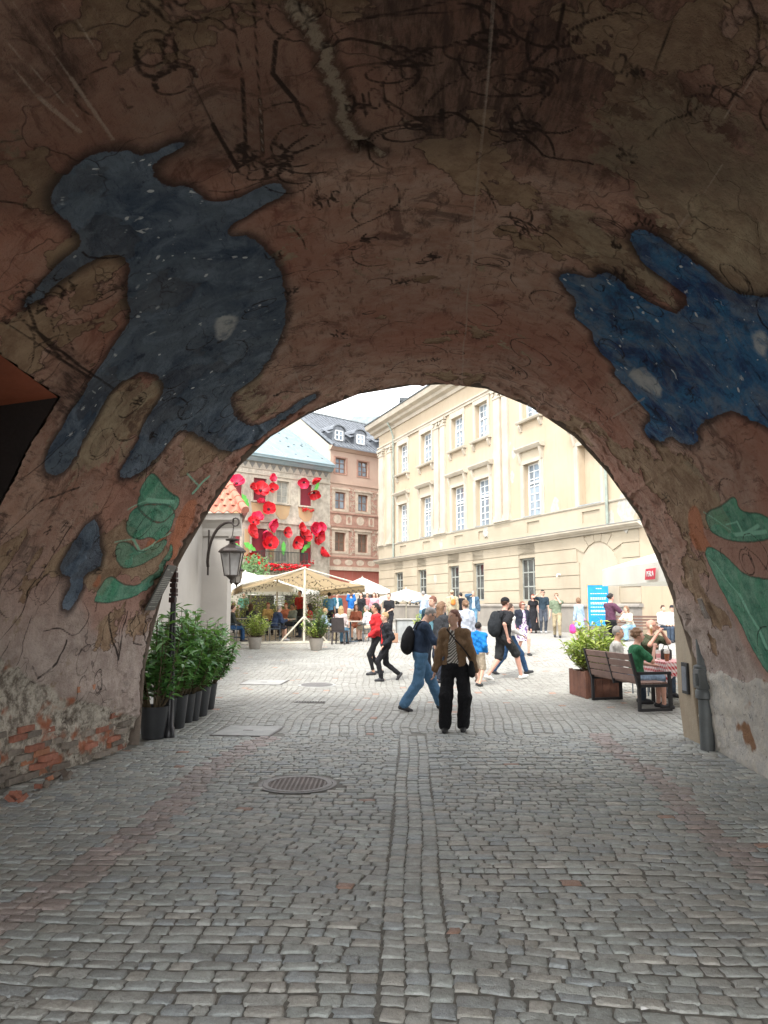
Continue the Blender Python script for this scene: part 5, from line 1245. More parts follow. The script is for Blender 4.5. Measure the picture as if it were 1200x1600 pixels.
hb = empty('black_handbag', onT(-.22, .22), .3, 'small black handbag resting on the checked cloth', 'handbag'); MB().box((0, 0, .09), (.2, .1, .18)).build('bag', MDK, hb, bevel=.03); MB().tube([(-.07, 0, .17), (-.04, 0, .25), (.04, 0, .25), (.07, 0, .17)], .008, 6).build('handle', MDK, hb)
sg = empty('sunglasses', onT(-.3, .02), .4, 'pair of dark sunglasses lying on the table', 'glasses')
for sx in (-1, 1): MB().box((sx*.035, 0, .02), (.055, .008, .04)).build('lens', MDK, sg, bevel=.003); MB().bar((sx*.065, 0, .03), (sx*.065, .12, .02), .005).build('temple', MDK, sg)

# blue info board
IB = empty('info_board', (8.62, 31.1, gzf(31.1)), R(-14), 'bright blue information board with rows of white text by the wall', 'information board')
MB().box((0, 0, 1.25), (.80, .05, 1.62)).build('panel', M('cyan_blue_panel', (.01, .26, .62), .4, bump=0), IB); 
mb = MB(); mb.bb(-.44, -.405, -.04, .04, 0, 2.09).bb(.405, .44, -.04, .04, 0, 2.09).bb(-.405, .405, -.04, .04, 2.065, 2.09); mb.build('frame', M('ochre_frame', (.45, .33, .15), .6), IB)
mb = MB(); rq = random.Random(3)
for k, z in enumerate((1.92, 1.72, 1.55, 1.5, 1.36, 1.31, 1.18, 1.05, 1.0, .88)):
    x = -.3 if k else -.08
    while x < (.3 if k else .08): l = rq.uniform(.04, .09); mb.bb(x, x+l, -.031, -.026, z-.012, z+.012); x += l+.02
mb.build('lettering', MWF, IB)['kind'] = 'stuff'; MB().box((-.25, -.028, .56), (.06, .006, .08)).build('logo', MWF, IB)

# ornate park benches against the plinth
PW = M('park_slat', (.17, .10, .075), .7, objvar=.15); CI = M('black_casting', (.03, .028, .028), .5, metal=.3)
def parkbench(loc, rz, lab, L=2.2):
    e = empty('park_bench', loc, rz, lab, 'bench', 'long park benches by the palace wall')
    for k in range(4): MB().box((0, -.05-.02*k*0+.22+.03*k, .55+k*.11), (L, .03, .075)).build('back_slat', PW, e)
    for k in range(5): MB().box((0, -.28+k*.1, .44), (L, .08, .03)).build('seat_slat', PW, e)
    for x in (-L/2+.25, L/2-.25, 0)[:2]:
        mb = MB(); mb.tube([(x, -.3, 0), (x, -.26, .2), (x, -.3, .42), (x, .16, .42)], .02, 6); mb.tube([(x, .2, 0), (x, .12, .2), (x, .17, .42), (x, .3, .95)], .02, 6)
        mb.tube([(x, -.3, .42), (x, -.32, .62), (x, -.1, .66), (x, .2, .62)], .018, 6)
        for (yy, zz) in ((-.1, .28), (.02, .2), (-.12, .12)): mb.tube([(x, yy+.07*math.cos(t), zz+.07*math.sin(t)) for t in np.linspace(0, 5.2, 9)], .012, 5)
        mb.build('cast_end', CI, e)
    return e
parkbench((9.65, 28.9, gzf(28.9)), R(-21)+0, 'ornate iron park bench with dark slats right of the information board', 2.4)
parkbench((11.2, 28.3, gzf(28.3)), R(-21), 'second park bench, nearly hidden behind the ochre buttress', 1.6)

# big white parasol with the red brand patch
CW = M('parasol_canvas', (.72, .71, .66), .8, bump=.08, var=.04); CB = M('canopy_beige', (.42, .33, .20), .8, bump=.1, var=.06); PL = M('pole_cream', (.60, .56, .45), .5, bump=.03)
def parasol(loc, hx, hy, zt, ze, val, lab, group=None, mat=CW, rz=0, pole=True, scallop=0, label_logo=None):
    e = empty('parasol', loc, rz, lab, 'parasol', group)
    c = [(-hx, -hy), (hx, -hy), (hx, hy), (-hx, hy)]; mb = MB(); 
    for i in range(4):
        a, b = c[i], c[(i+1) % 4]; n = 6
        for k in range(n):
            for j in range(n):
                def P(u_, t_): 
                    x = (a[0]+(b[0]-a[0])*u_)*t_; y = (a[1]+(b[1]-a[1])*u_)*t_; return (x, y, zt+(ze-zt)*t_-.06*math.sin(math.pi*t_)*math.sin(math.pi*u_)-.05*(4*u_*(1-u_))*t_*-1*0)
                mb.add([P(k/n, j/n), P((k+1)/n, j/n), P((k+1)/n, (j+1)/n), P(k/n, (j+1)/n)], [(0, 1, 2, 3)] if j else [(0, 2, 3)])
    cn = mb.build('canopy', mat, e, smooth=True, fix=False)
    for i in range(4):
        a, b = Vector(c[i]), Vector(c[(i+1) % 4]); mb = MB(); n = 24
        for k in range(n):
            p, q = a.lerp(b, k/n)*1.0, a.lerp(b, (k+1)/n)*1.0
            w0, w1 = .02*math.sin(k*.9+i), .02*math.sin((k+1)*.9+i); nrm = Vector((b-a)).orthogonal().normalized()
            s0, s1 = (abs(math.sin(k*math.pi/4))*scallop, abs(math.sin((k+1)*math.pi/4))*scallop)
            mb.quad((p.x, p.y, ze), (q.x, q.y, ze), (q.x+nrm.x*w1, q.y+nrm.y*w1, ze-val-s1), (p.x+nrm.x*w0, p.y+nrm.y*w0, ze-val-s0))
        mb.build('valance', mat, e, smooth=True, fix=False)
    if pole:
        MB().tube([(0, 0, 0), (0, 0, zt+.08)], .03, 8).build('pole', PL, e); MB().lathe([(.3, 0), (.3, .08), (.05, .12)], 12).build('base', BM, e)
        mb = MB()
        for q in c+[((c[i][0]+c[(i+1) % 4][0])/2, (c[i][1]+c[(i+1) % 4][1])/2) for i in range(4)]: mb.bar((0, 0, zt-.03), (q[0]*.97, q[1]*.97, ze-.02), .025)
        mb.build('ribs', PL, e)
    return e
for _m, _c in ((CW, (.78, .76, .68)), (CB, (.56, .43, .26))):
    nt = _m.node_tree; bs = nt.nodes['Principled BSDF']; tr = nn(nt, 'ShaderNodeBsdfTranslucent'); tr.inputs[0].default_value = (*_c, 1)
    mx = nn(nt, 'ShaderNodeMixShader', i_Fac=.45); nt.links.new(bs.outputs[0], mx.inputs[1]); nt.links.new(tr.outputs[0], mx.inputs[2]); nt.links.new(mx.outputs[0], nt.nodes['Material Output'].inputs[0])
# corners (4.83,17) (4.95,13.4) -> rotated square
PRZ = math.atan2(17-13.4, 4.83-4.95)-math.pi/2
cx_ = Vector((4.89, 15.2, 0))+Matrix.Rotation(PRZ, 4, 'Z').to_3x3() @ Vector((1.9, 0, 0))
pr = parasol((cx_.x, cx_.y, .05), 1.9, 1.82, 3.15, 2.47, .36, 'large white square parasol with a red brand patch on its edge, right side', rz=PRZ)
pc = MB(); pc.add([(-1.95, -.82, 2.16), (-1.95, -1.32, 2.16), (-1.95, -1.38, 2.36), (-1.95, -.88, 2.36)], [(0, 1, 2, 3)]); pc.build('brand_patch', M('brand_red', (.62, .03, .06), .6, bump=0), pr, fix=False)
def text(s, name, mat, parent, size, M_, sx=1):
    cu = bpy.data.curves.new(name, 'FONT'); cu.body = s; cu.size = size; cu.extrude = .002; cu.align_x = 'CENTER'; cu.align_y = 'CENTER'; cu.resolution_u = 2
    o0 = bpy.data.objects.new('tmp', cu); COL.objects.link(o0); me = bpy.data.meshes.new_from_object(o0.evaluated_get(bpy.context.evaluated_depsgraph_get())); bpy.data.objects.remove(o0)
    o = link(name, me, mat, parent); o.matrix_local = M_ @ Matrix.Diagonal((sx, 1, 1, 1)); return o
text('PERŁA', 'brand_lettering', MWF, pr, .14, Matrix.Translation((-1.957, -1.10, 2.26)) @ Matrix.Rotation(-math.pi/2, 4, 'Z') @ Matrix.Rotation(math.pi/2, 4, 'X') , .9)

# ================================================================== terrace
TP = 'white parasols over the terrace'
parasol((-7.2, 40, gzf(40)), 2.6, 2.6, 2.85, 2.05, .3, 'white terrace parasol farthest left, peak beside the lantern', TP)
parasol((-4.4, 43, gzf(43)), 3.1, 2.6, 2.85, 1.95, .3, 'broad white terrace parasol under the open beige canopy', TP)
parasol((-8.0, 47.5, gzf(47)), 2.4, 2.4, 2.9, 2.1, .3, 'white terrace parasol deepest in the corner by the poppy house', TP)
pw = parasol((-1.35, 48, gzf(48)), 1.7, 1.7, 2.75, 1.95, .25, 'white parasol in front of the red ground floor', TP)
for q in (-.8, ): MB().box((q*1, -1.73, 1.83), (.7, .02, .16)).build('brand_patch', M('brand_red', (.62, .03, .06), .6, bump=0), pw)
mk = parasol((1.0, 35, gzf(35)), 1.05, 1.0, 2.32-gzf(35)+.15, 2.0-gzf(35)+.1, .14, 'small white scalloped market parasol over the jewellery stall', None, rz=.2, scallop=.08)
def hang(n, e, zt, R0):
    mb = MB(); rq = random.Random(5)
    for k in range(n):
        a = rq.uniform(0, 6.28); r = rq.uniform(.2, R0); x, y = r*math.cos(a), r*math.sin(a); z = zt-rq.uniform(.05, .3)
        mb.box((x, y, (z+zt)/2), (.008, .008, zt-z)); mb.lathe([(.01, -.04), (.04, 0), (.01, .05)], 6, (x, y, z))
    mb.build('hanging_trinkets', MDK, e)['kind'] = 'stuff'
hang(34, mk, 1.48, .95)
mb = MB()
for sx in (-.9, .9):
    for sy in (-.85, .85): mb.tube([(sx, sy, 0), (sx, sy, 1.5)], .018, 6)
mb.build('frame_posts', PL, mk)['kind'] = 'stuff'
# beige gabled canopy on a cream frame
CN = empty('beige_canopy', (-2.85, 27.7, gzf(27.7)), R(13), 'open beige gabled canopy on a cream pole frame with string lights', 'canopy')
LZ = 2.66; EZ = 2.06; DL = 11.5; HWD = 2.2
for sgn, nm in ((1, 'right'), (-1, 'left')):
    mb = MB(); n = 8; m = 5
    for i in range(n):
        for j in range(m):
            def P(u_, t_): return (sgn*HWD*t_, DL*u_, LZ+(EZ-LZ)*t_-.10*math.sin(math.pi*t_)*(.6+.4*math.cos(u_*math.pi*8)))
            mb.quad(P(i/n, j/m), P((i+1)/n, j/m), P((i+1)/n, (j+1)/m), P(i/n, (j+1)/m))
    for i in range(30): y0, y1 = DL*i/30, DL*(i+1)/30; mb.quad((sgn*HWD, y0, EZ), (sgn*HWD, y1, EZ), (sgn*(HWD+.01), y1, EZ-.24-.02*(i % 2)), (sgn*(HWD+.01), y0, EZ-.24-.02*((i+1) % 2)))
    mb.build('canopy_side', CB, CN, smooth=True, fix=False)
    MB().tube([(0, 0, LZ+.0), (sgn*HWD, 0, EZ-.0)], .028, 8).build('arm', PL, CN); MB().tube([(0, 6, LZ+.0), (sgn*HWD, 6, EZ)], .022, 8).build('arm', PL, CN); MB().tube([(sgn*HWD, 0, EZ), (sgn*HWD, DL, EZ)], .03, 8).build('front_rail', PL, CN)
MB().tube([(0, -.1, LZ+.03), (0, DL, LZ+.03)], .04, 8).build('ridge_beam', PL, CN)
for y in (0, DL*.95): MB().tube([(0, y, 0), (0, y, LZ)], .045, 10).build('post', PL, CN)
MB().tube([(0, 0, .95), (-.85, 0, .03)], .03, 8).build('brace', PL, CN); MB().tube([(0, 0, .95), (.85, .0, .03)], .03, 8).build('brace', PL, CN); MB().bb(-2.2, 1.4, -.05, .05, 0, .07).build('foot_beam', PL, CN)
MBU = M('bulb_glass', (.10, .09, .07), .3, bump=0)
mb = MB(); cb = MB(); rq = random.Random(1)
for sgn in (-1, 1):
    for (y0, t0, t1) in ((.1, .05, 1), (3, .05, 1), (6, .1, 1)):
        pts = []
        for k in range(15):
            u_ = k/14; t_ = t0+(t1-t0)*u_; x = sgn*HWD*t_; z = LZ+(EZ-LZ)*t_-.16-.14*math.sin(u_*math.pi*3)**2; pts.append((x, y0, z)); mb.lathe([(.005, .02), (.018, 0), (.018, -.02), (.005, -.035)], 6, (x, y0, z-.03))
        cb.tube(pts, .006, 4)
    pts = [(sgn*HWD, DL*k/40, EZ-.12-.09*abs(math.sin(k*.8))) for k in range(41)]; cb.tube(pts, .006, 4)
    for p in pts: mb.lathe([(.005, .02), (.018, 0), (.018, -.02), (.005, -.035)], 6, (p[0], p[1], p[2]-.03))
mb.build('light_bulbs', MBU, CN)['kind'] = 'stuff'; cb.build('bulb_cable', MDK, CN)
# chairs and tables
RAT = M('dark_wicker', (.055, .045, .045), .7, bump=.5, bscale=90); TBM = M('terrace_metal', (.10, .13, .16), .5, metal=.3); TTOP = M('pale_tabletop', (.45, .42, .37), .5)
def chair_parts(e, style):
    if style == 'wicker':
        MB().box((0, 0, .44), (.48, .46, .06)).build('seat', RAT, e, bevel=.01)
        MB().add([(-.24, -.21, .47), (.24, -.21, .47), (.23, -.32, .93), (-.23, -.32, .93), (-.24, -.25, .47), (.24, -.25, .47), (.23, -.36, .93), (-.23, -.36, .93)], [(0, 1, 2, 3), (5, 4, 7, 6), (0, 4, 5, 1), (1, 5, 6, 2), (2, 6, 7, 3), (3, 7, 4, 0)]).build('backrest', RAT, e, bevel=.01)
        for sx in (-1, 1):
            for sy in (-1, 1): MB().bar((sx*.2, sy*.19, .42), (sx*.23, sy*.23, 0), .045).build('leg', RAT, e)
    else:
        MB().box((0, 0, .445), (.44, .42, .025)).build('seat', TBM, e, bevel=.008)
        for z in (.58, .68, .78): MB().box((0, -.22-(z-.45)*.2, z), (.42, .015, .05)).build('back_slat', TBM, e)
        for sx in (-1, 1):
            MB().tube([(sx*.21, -.2, .0), (sx*.21, -.2, .45), (sx*.21, -.29, .82)], .014, 6).build('back_leg', TBM, e)
            MB().tube([(sx*.21, .2, 0), (sx*.21, .2, .64), (sx*.21, -.22, .66)], .014, 6).build('front_leg', TBM, e)
CHN = [0]
def chair(x, y, rz, style, lab): 
    e = empty('terrace_chair', (x, y, gzf(y)), rz, lab, 'chair', 'chairs of the terrace'); chair_parts(e, style); return e
def table(x, y, lab, r=.4, sq=True, cloth=None):
    e = empty('terrace_table', (x, y, gzf(y)), 0, lab, 'table', 'tables of the terrace')
    if sq: MB().box((0, 0, .74), (2*r, 2*r, .03)).build('tabletop', TTOP, e)
    else: MB().lathe([(r, .72), (r, .745), (.01, .75)], 20).build('tabletop', TTOP, e)
    MB().tube([(0, 0, 0), (0, 0, .73)], .03, 8).build('column', TBM, e)
    mb = MB(); mb.bar((-.28, 0, .02), (.28, 0, .02), .04).bar((0, -.28, .025), (0, .28, .025), .04); mb.build('foot', TBM, e)
    return e
# ------------------------------------------------------------------ further terrace greenery and stall
CT = empty('stall_counter', (.55, 29.6, gzf(29.6)), R(4), 'grey stall counter under the scalloped market parasol', 'counter')
MB().bb(-.05, 1.15, 0, .7, 0, .74).build('body', M('counter_grey', (.30, .31, .30), .6, bump=.05), CT); MB().bb(-.1, 1.25, -.05, .75, .74, .78).build('countertop', M('counter_top', (.40, .39, .36), .5), CT)
for x in (.0, .38, .76): MB().bb(x, x+.34, -.012, 0, .08, .68).build('panel', M('counter_panel', (.34, .355, .35), .6), CT)
def greens(px_, Y_, h_, r_, L_, lab, seed, n=260, name='terrace_shrub', potm=None):
    x = (px_-600)/1200*Y_; e = empty(name, (x, Y_, gzf(Y_)), 0, lab, 'shrub', 'green plants around the terrace')
    MB().lathe([(.16, 0), (.22, .3), (.2, .3), (.2, .25), (.02, .27)], 12).build('pot', potm or POTG, e, smooth=True)
    foliage(e, h_, r_, 22, n, .17, L_, seed, z0=.22, upright=.9, droop=.4)
gr_ = [(372, 37, 1.9, .55, lm_d, 'dark shrub at the far left end of the terrace'), (392, 39, 2.2, .5, lm_d, 'slim dark shrub left of the doorway sign'), (405, 36, 1.7, .5, lm_y, 'light shrub in front of the doorway sign'), (452, 38, 2.2, .6, lm_d, 'tall leafy plant behind the near terrace tables'), (468, 36, 1.8, .45, lm_y, 'yellowish plant just left of the canopy post'), (487, 33, 2.3, .45, lm_d, 'tall plant right of the canopy post'), (502, 34, 1.5, .5, lm_y, 'light green plant behind the blond child'), (497, 39, 2.6, .6, lm_d, 'tall dark shrub rising below the canopy edge'), (512, 42, 2.1, .5, lm_d, 'dark shrub behind the man in blue'), (422, 42, 2.0, .6, lm_d, 'bushy plant beside the notice board'), (574, 33, 1.0, .45, lm_d, 'low leafy shrub behind the man in white'), (658, 29.0, 1.0, .3, lm_y, 'small yellow green plant at the stall counter'), (382, 33, 1.6, .5, lm_y, 'light shrub behind the leftmost diners'), (440, 34, 1.4, .45, lm_y, 'small light shrub under the canopy')]
for i, (a, b, c, d, L_, lab) in enumerate(gr_): greens(a, b, c, d, L_, lab, 200+i)
# creeper on the poppy house corner below the poppies
CR = empty('creeper', (*at(392, 905, 51).xy, 0), 0, 'green creeper hanging on the poppy house under the lowest left poppy', 'creeper')
rn = random.Random(17); LV = lm_d[1]; LF = np.array(lm_d[2]); A_ = []
for k in range(520):
    px_ = rn.gauss(395, 13); py_ = rn.uniform(868, 925) if rn.random() < .7 else rn.uniform(880, 900)
    p = at(px_, py_, 51.3+rn.uniform(-.3, .3))-Vector(CR.location); a = rn.uniform(0, 6.28); d = Vector((math.cos(a), -.4, math.sin(a)-.4)).normalized(); x = d.cross(Vector((0, -1, .2))).normalized(); z = x.cross(d); sl = .28
    Mx = np.array([[x.x*sl, d.x*sl, z.x*sl, p.x], [x.y*sl, d.y*sl, z.y*sl, p.y], [x.z*sl, d.z*sl, z.z*sl, p.z]]); A_.append(Mx)
A_ = np.array(A_); V = np.einsum('nij,kj->nki', A_[:, :, :3], LV)+A_[:, None, :, 3]; n, k = V.shape[:2]
link('leaves', npmesh('leaves', V.reshape(-1, 3), (LF[None]+(np.arange(n)*k)[:, None, None]).reshape(-1, 3)), LD, CR)['kind'] = 'stuff'
MB().tube([at(388, 975, 51.3)-Vector(CR.location), at(392, 930, 51.3)-Vector(CR.location), at(398, 880, 51.3)-Vector(CR.location)], .05, 6).build('stem', STEM, CR)
# red geraniums on the balcony
GE = empty('balcony_flowers', (0, 0, 0), 0, 'row of red flowers along the balcony edge of the poppy house', 'flowers')
GE.matrix_world = Matrix.Translation((-4.25, 60, 0)) @ Matrix.Rotation(ANG_A, 4, 'Z')
rn = random.Random(4); mb = MB(); mg = MB()
for k in range(330):
    x = rn.uniform(2.7, 7.2); z = 4.35+rn.uniform(-.15, .35); y = .95+rn.uniform(-.1, .2); mb.lathe([(.005, -.05), (.085, 0), (.005, .05)], 5, (x, y, z))
for k in range(60):
    x = rn.choice((1.9, 2.4, 2.7))+rn.uniform(-.2, .2); z = rn.choice((8.95, 4.95))+rn.uniform(-.15, .15); mb.lathe([(.005, -.05), (.08, 0), (.005, .05)], 5, (x, .1+rn.uniform(0, .15), z))
for k in range(160): x = rn.uniform(2.7, 7.2); z = 4.3+rn.uniform(-.25, .3); mg.lathe([(.005, -.04), (.07, 0), (.005, .04)], 4, (x, .92+rn.uniform(-.1, .15), z))
mb.build('blossoms', PET[0], GE)['kind'] = 'stuff'; mg.build('foliage', LD, GE)['kind'] = 'stuff'
MB().bb(2.8, 7.0, .86, 1.05, 4.3, 4.45).build('flower_box', STEM, GE)
# notice board in the doorway, kraft bag by the counter
NB = empty('notice_board', (*at(436, 950, 45).xy, gzf(45)), 0, 'white notice hung in the dark doorway behind the terrace', 'sign')
MB().bb(-.3, .3, -.02, .02, 1.0, 1.6).build('sheet', MWF, NB); MB().tube([(-.25, 0, 1.6), (0, 0, 2.3), (.25, 0, 1.6)], .02, 6).build('hanger', MDK, NB)
mb = MB(); [mb.bb(-.2, .2, -.028, -.022, z, z+.03) for z in (1.15, 1.25, 1.35, 1.45)]; mb.build('lettering', MDK, NB)
DW = empty('dark_doorway', (*at(432, 950, 47).xy, gzf(47)), R(10), 'dark wooden kiosk front behind the terrace tables', 'kiosk')
MB().bb(-1.4, 1.4, 0, .3, 0, 2.7).build('wall', M('kiosk_brown', (.045, .035, .032), .7), DW); MB().bb(-1.6, 1.6, -.1, .4, 2.7, 2.85).build('lintel', MAW, DW); MB().bb(1.4, 1.75, -.05, .3, 0, 2.7).build('jamb', MAW, DW)
KB = empty('kraft_bag', (*gp(614, 1004).xy, gzf(28)), .2, 'brown paper bag standing on the cobbles beside the stall counter', 'bag')
MB().bb(-.17, .17, -.1, .1, 0, .33).build('bag', M('kraft_paper', (.38, .22, .14), .8), KB, bevel=.01); MB().tube([(-.08, 0, .33), (-.05, 0, .43), (.05, 0, .43), (.08, 0, .33)], .008, 5).build('handle', M('kraft_paper', (.38, .22, .14), .8), KB)
# ================================================================== people: implicit bodies turned into one continuous mesh
def vl(v): return v/(np.linalg.norm(v)+1e-9)
def arr(*a): return np.array(a, float)
def rotx(a): c, s = math.cos(a), math.sin(a); return np.array([[1,0,0],[0,c,-s],[0,s,c]])
def rotz(a): c, s = math.cos(a), math.sin(a); return np.array([[c,-s,0],[s,c,0],[0,0,1.]])
def cap(a, b, ra, rb, k=.03, flat=None):
    a, b = np.array(a, float), np.array(b, float); ab = b-a; L2 = ab@ab+1e-9; r = max(ra, rb)*1.6+.04
    def f(P):
        Q = P-a
        if flat is not None:
            ax, s = flat; Q = Q+np.outer(Q@ax, ax)*(s-1); ab_ = ab+ax*(ab@ax)*(s-1); l2 = ab_@ab_+1e-9
        else: ab_, l2 = ab, L2
        t = np.clip(Q@ab_/l2, 0, 1); return np.linalg.norm(Q-t[:, None]*ab_, axis=1)-(ra+t*(rb-ra))
    return f, k, np.minimum(a, b)-r, np.maximum(a, b)+r
def ell(c, rad, Rm=None, k=.03):
    c = np.array(c, float); rad = np.array(rad, float); m = rad.max()+.04; Rm = np.eye(3) if Rm is None else Rm
    def f(P):
        Q = (P-c)@Rm; n = np.linalg.norm(Q/rad, axis=1); g = np.linalg.norm(Q/(rad*rad), axis=1)+1e-9; return n*(n-1)/g
    return f, k, c-m, c+m
def field(prims, P):
    D = np.full(len(P), 9.0)
    for f, k, lo, hi in prims:
        m = ((P > lo-.03) & (P < hi+.03)).all(1)
        if not m.any(): continue
        d = f(P[m]); e = D[m]
        h = np.clip(.5+.5*(e-d)/k, 0, 1); D[m] = e*(1-h)+d*h-k*h*(1-h)
    return D
def surfnet(prims, vox, post=None):
    lo = np.min([p[2] for p in prims], 0)-vox*2; hi = np.max([p[3] for p in prims], 0)+vox*2
    n = np.ceil((hi-lo)/vox).astype(int)+1
    g = [lo[i]+vox*np.arange(n[i]) for i in range(3)]
    Gx, Gy, Gz = np.meshgrid(*g, indexing='ij'); P = np.stack([Gx, Gy, Gz], -1).reshape(-1, 3)
    D = field(prims, P)
    if post: D = post(P, D)
    D = D.reshape(n); s = D < 0
    cnt = np.zeros(n-1); pos = np.zeros((*(n-1), 3))
    offs = [(i, j, k) for i in (0, 1) for j in (0, 1) for k in (0, 1)]
    def sl(o): return tuple(slice(o[q], n[q]-1+o[q]) for q in range(3))
    for a in offs:
        for ax in range(3):
            if a[ax]: continue
            b = list(a); b[ax] = 1; da, db = D[sl(a)], D[sl(b)]; cr = (da < 0) != (db < 0)
            t = np.where(cr, da/np.where(cr, da-db, 1), 0)
            for q in range(3): pos[..., q] += np.where(cr, a[q]+(t if q == ax else 0), 0)
            cnt += cr
    act = cnt > 0; idx = np.full(n-1, -1); idx[act] = np.arange(act.sum())
    V = pos[act]/cnt[act][:, None]+np.argwhere(act); V = lo+V*vox
    F = []
    for ax in range(3):
        u, v = (ax+1) % 3, (ax+2) % 3
        i0 = [slice(1, n[q]-1) for q in range(3)]; i0[ax] = slice(0, n[ax]-1); i1 = list(i0); i1[ax] = slice(1, n[ax])
        a, b = s[tuple(i0)], s[tuple(i1)]; st = [1, 1, 1]; st[ax] = 0
        for sg, w_ in ((a & ~b, 1), (~a & b, 0)):
            c = np.argwhere(sg)+np.array(st)
            if not len(c): continue
            eu = np.zeros(3, int); eu[u] = 1; ev = np.zeros(3, int); ev[v] = 1
            q = [c-eu-ev, c-ev, c, c-eu]; q = [idx[tuple(p.T)] for p in q]
            F.append(np.stack(q if w_ else q[::-1], 1))
    F = np.concatenate(F) if F else np.zeros((0, 4), int)
    F = F[(F >= 0).all(1)]
    return V, F
def ik(A, B, l1, l2, hint):
    d = B-A; L = np.linalg.norm(d); Lm = min(L, (l1+l2)*.999); B2 = A+d/L*Lm
    x = (l1*l1-l2*l2+Lm*Lm)/(2*Lm); y = math.sqrt(max(0, l1*l1-x*x)); u = d/L; h = hint-u*(hint@u); h = vl(h)
    return A+u*x+h*y, B2
_pm = {}
def cloth(name, col, rough=.85, pat=None, col2=None, sc_=30):
    k = 'cloth_'+name
    if k in _mats: return _mats[k]
    if pat is None:
        m = M(k, col, rough, bump=.25, bscale=35, scale=9, var=.16, spec=.2); nt = m.node_tree; bs = nt.nodes['Principled BSDF']
        tc = nt.nodes.new('ShaderNodeTexCoord').outputs['Object']; mp = nn(nt, 'ShaderNodeMapping'); mp.inputs['Scale'].default_value = (1.3, 1.3, .7); nt.links.new(tc, mp.inputs[0])
        b = nn(nt, 'ShaderNodeBump'); b.inputs['Strength'].default_value = .8; b.inputs['Distance'].default_value = .05
        nt.links.new(noise(nt, mp.outputs[0], 7, 4, .6, 1.2), b.inputs['Height']); nt.links.new(b.outputs[0], bs.inputs['Normal']); return m
    m, nt, bs = newmat(k); tc = nt.nodes.new('ShaderNodeTexCoord').outputs['Object']
    if pat == 'stripe':
        wv = nn(nt, 'ShaderNodeTexWave'); wv.inputs['Scale'].default_value = sc_; wv.inputs['Distortion'].default_value = 2; wv.bands_direction = 'DIAGONAL'; nt.links.new(tc, wv.inputs[0]); f = maprange(nt, wv.outputs['Fac'], .45, .55)
    else: f = maprange(nt, noise(nt, tc, sc_, 2), .5, .56)
    nt.links.new(mixc(nt, f, col, col2), bs.inputs['Base Color']); bs.inputs['Roughness'].default_value = rough; _mats[k] = m; return m
SK = {'fair': (.62, .38, .28), 'tan': (.52, .30, .20), 'rosy': (.60, .33, .25), 'brown': (.30, .16, .10)}
HR = {'brown': (.07, .035, .02), 'dark': (.02, .015, .012), 'blond': (.42, .28, .13), 'grey': (.30, .28, .26), 'red': (.22, .045, .02), 'lightbrown': (.20, .11, .06), 'white': (.55, .52, .47), 'ginger': (.20, .08, .05)}
def mesh2(name, V, F, mat, par):
    me = npmesh(name, V, F, smooth=True); return link(name, me, mat, par)
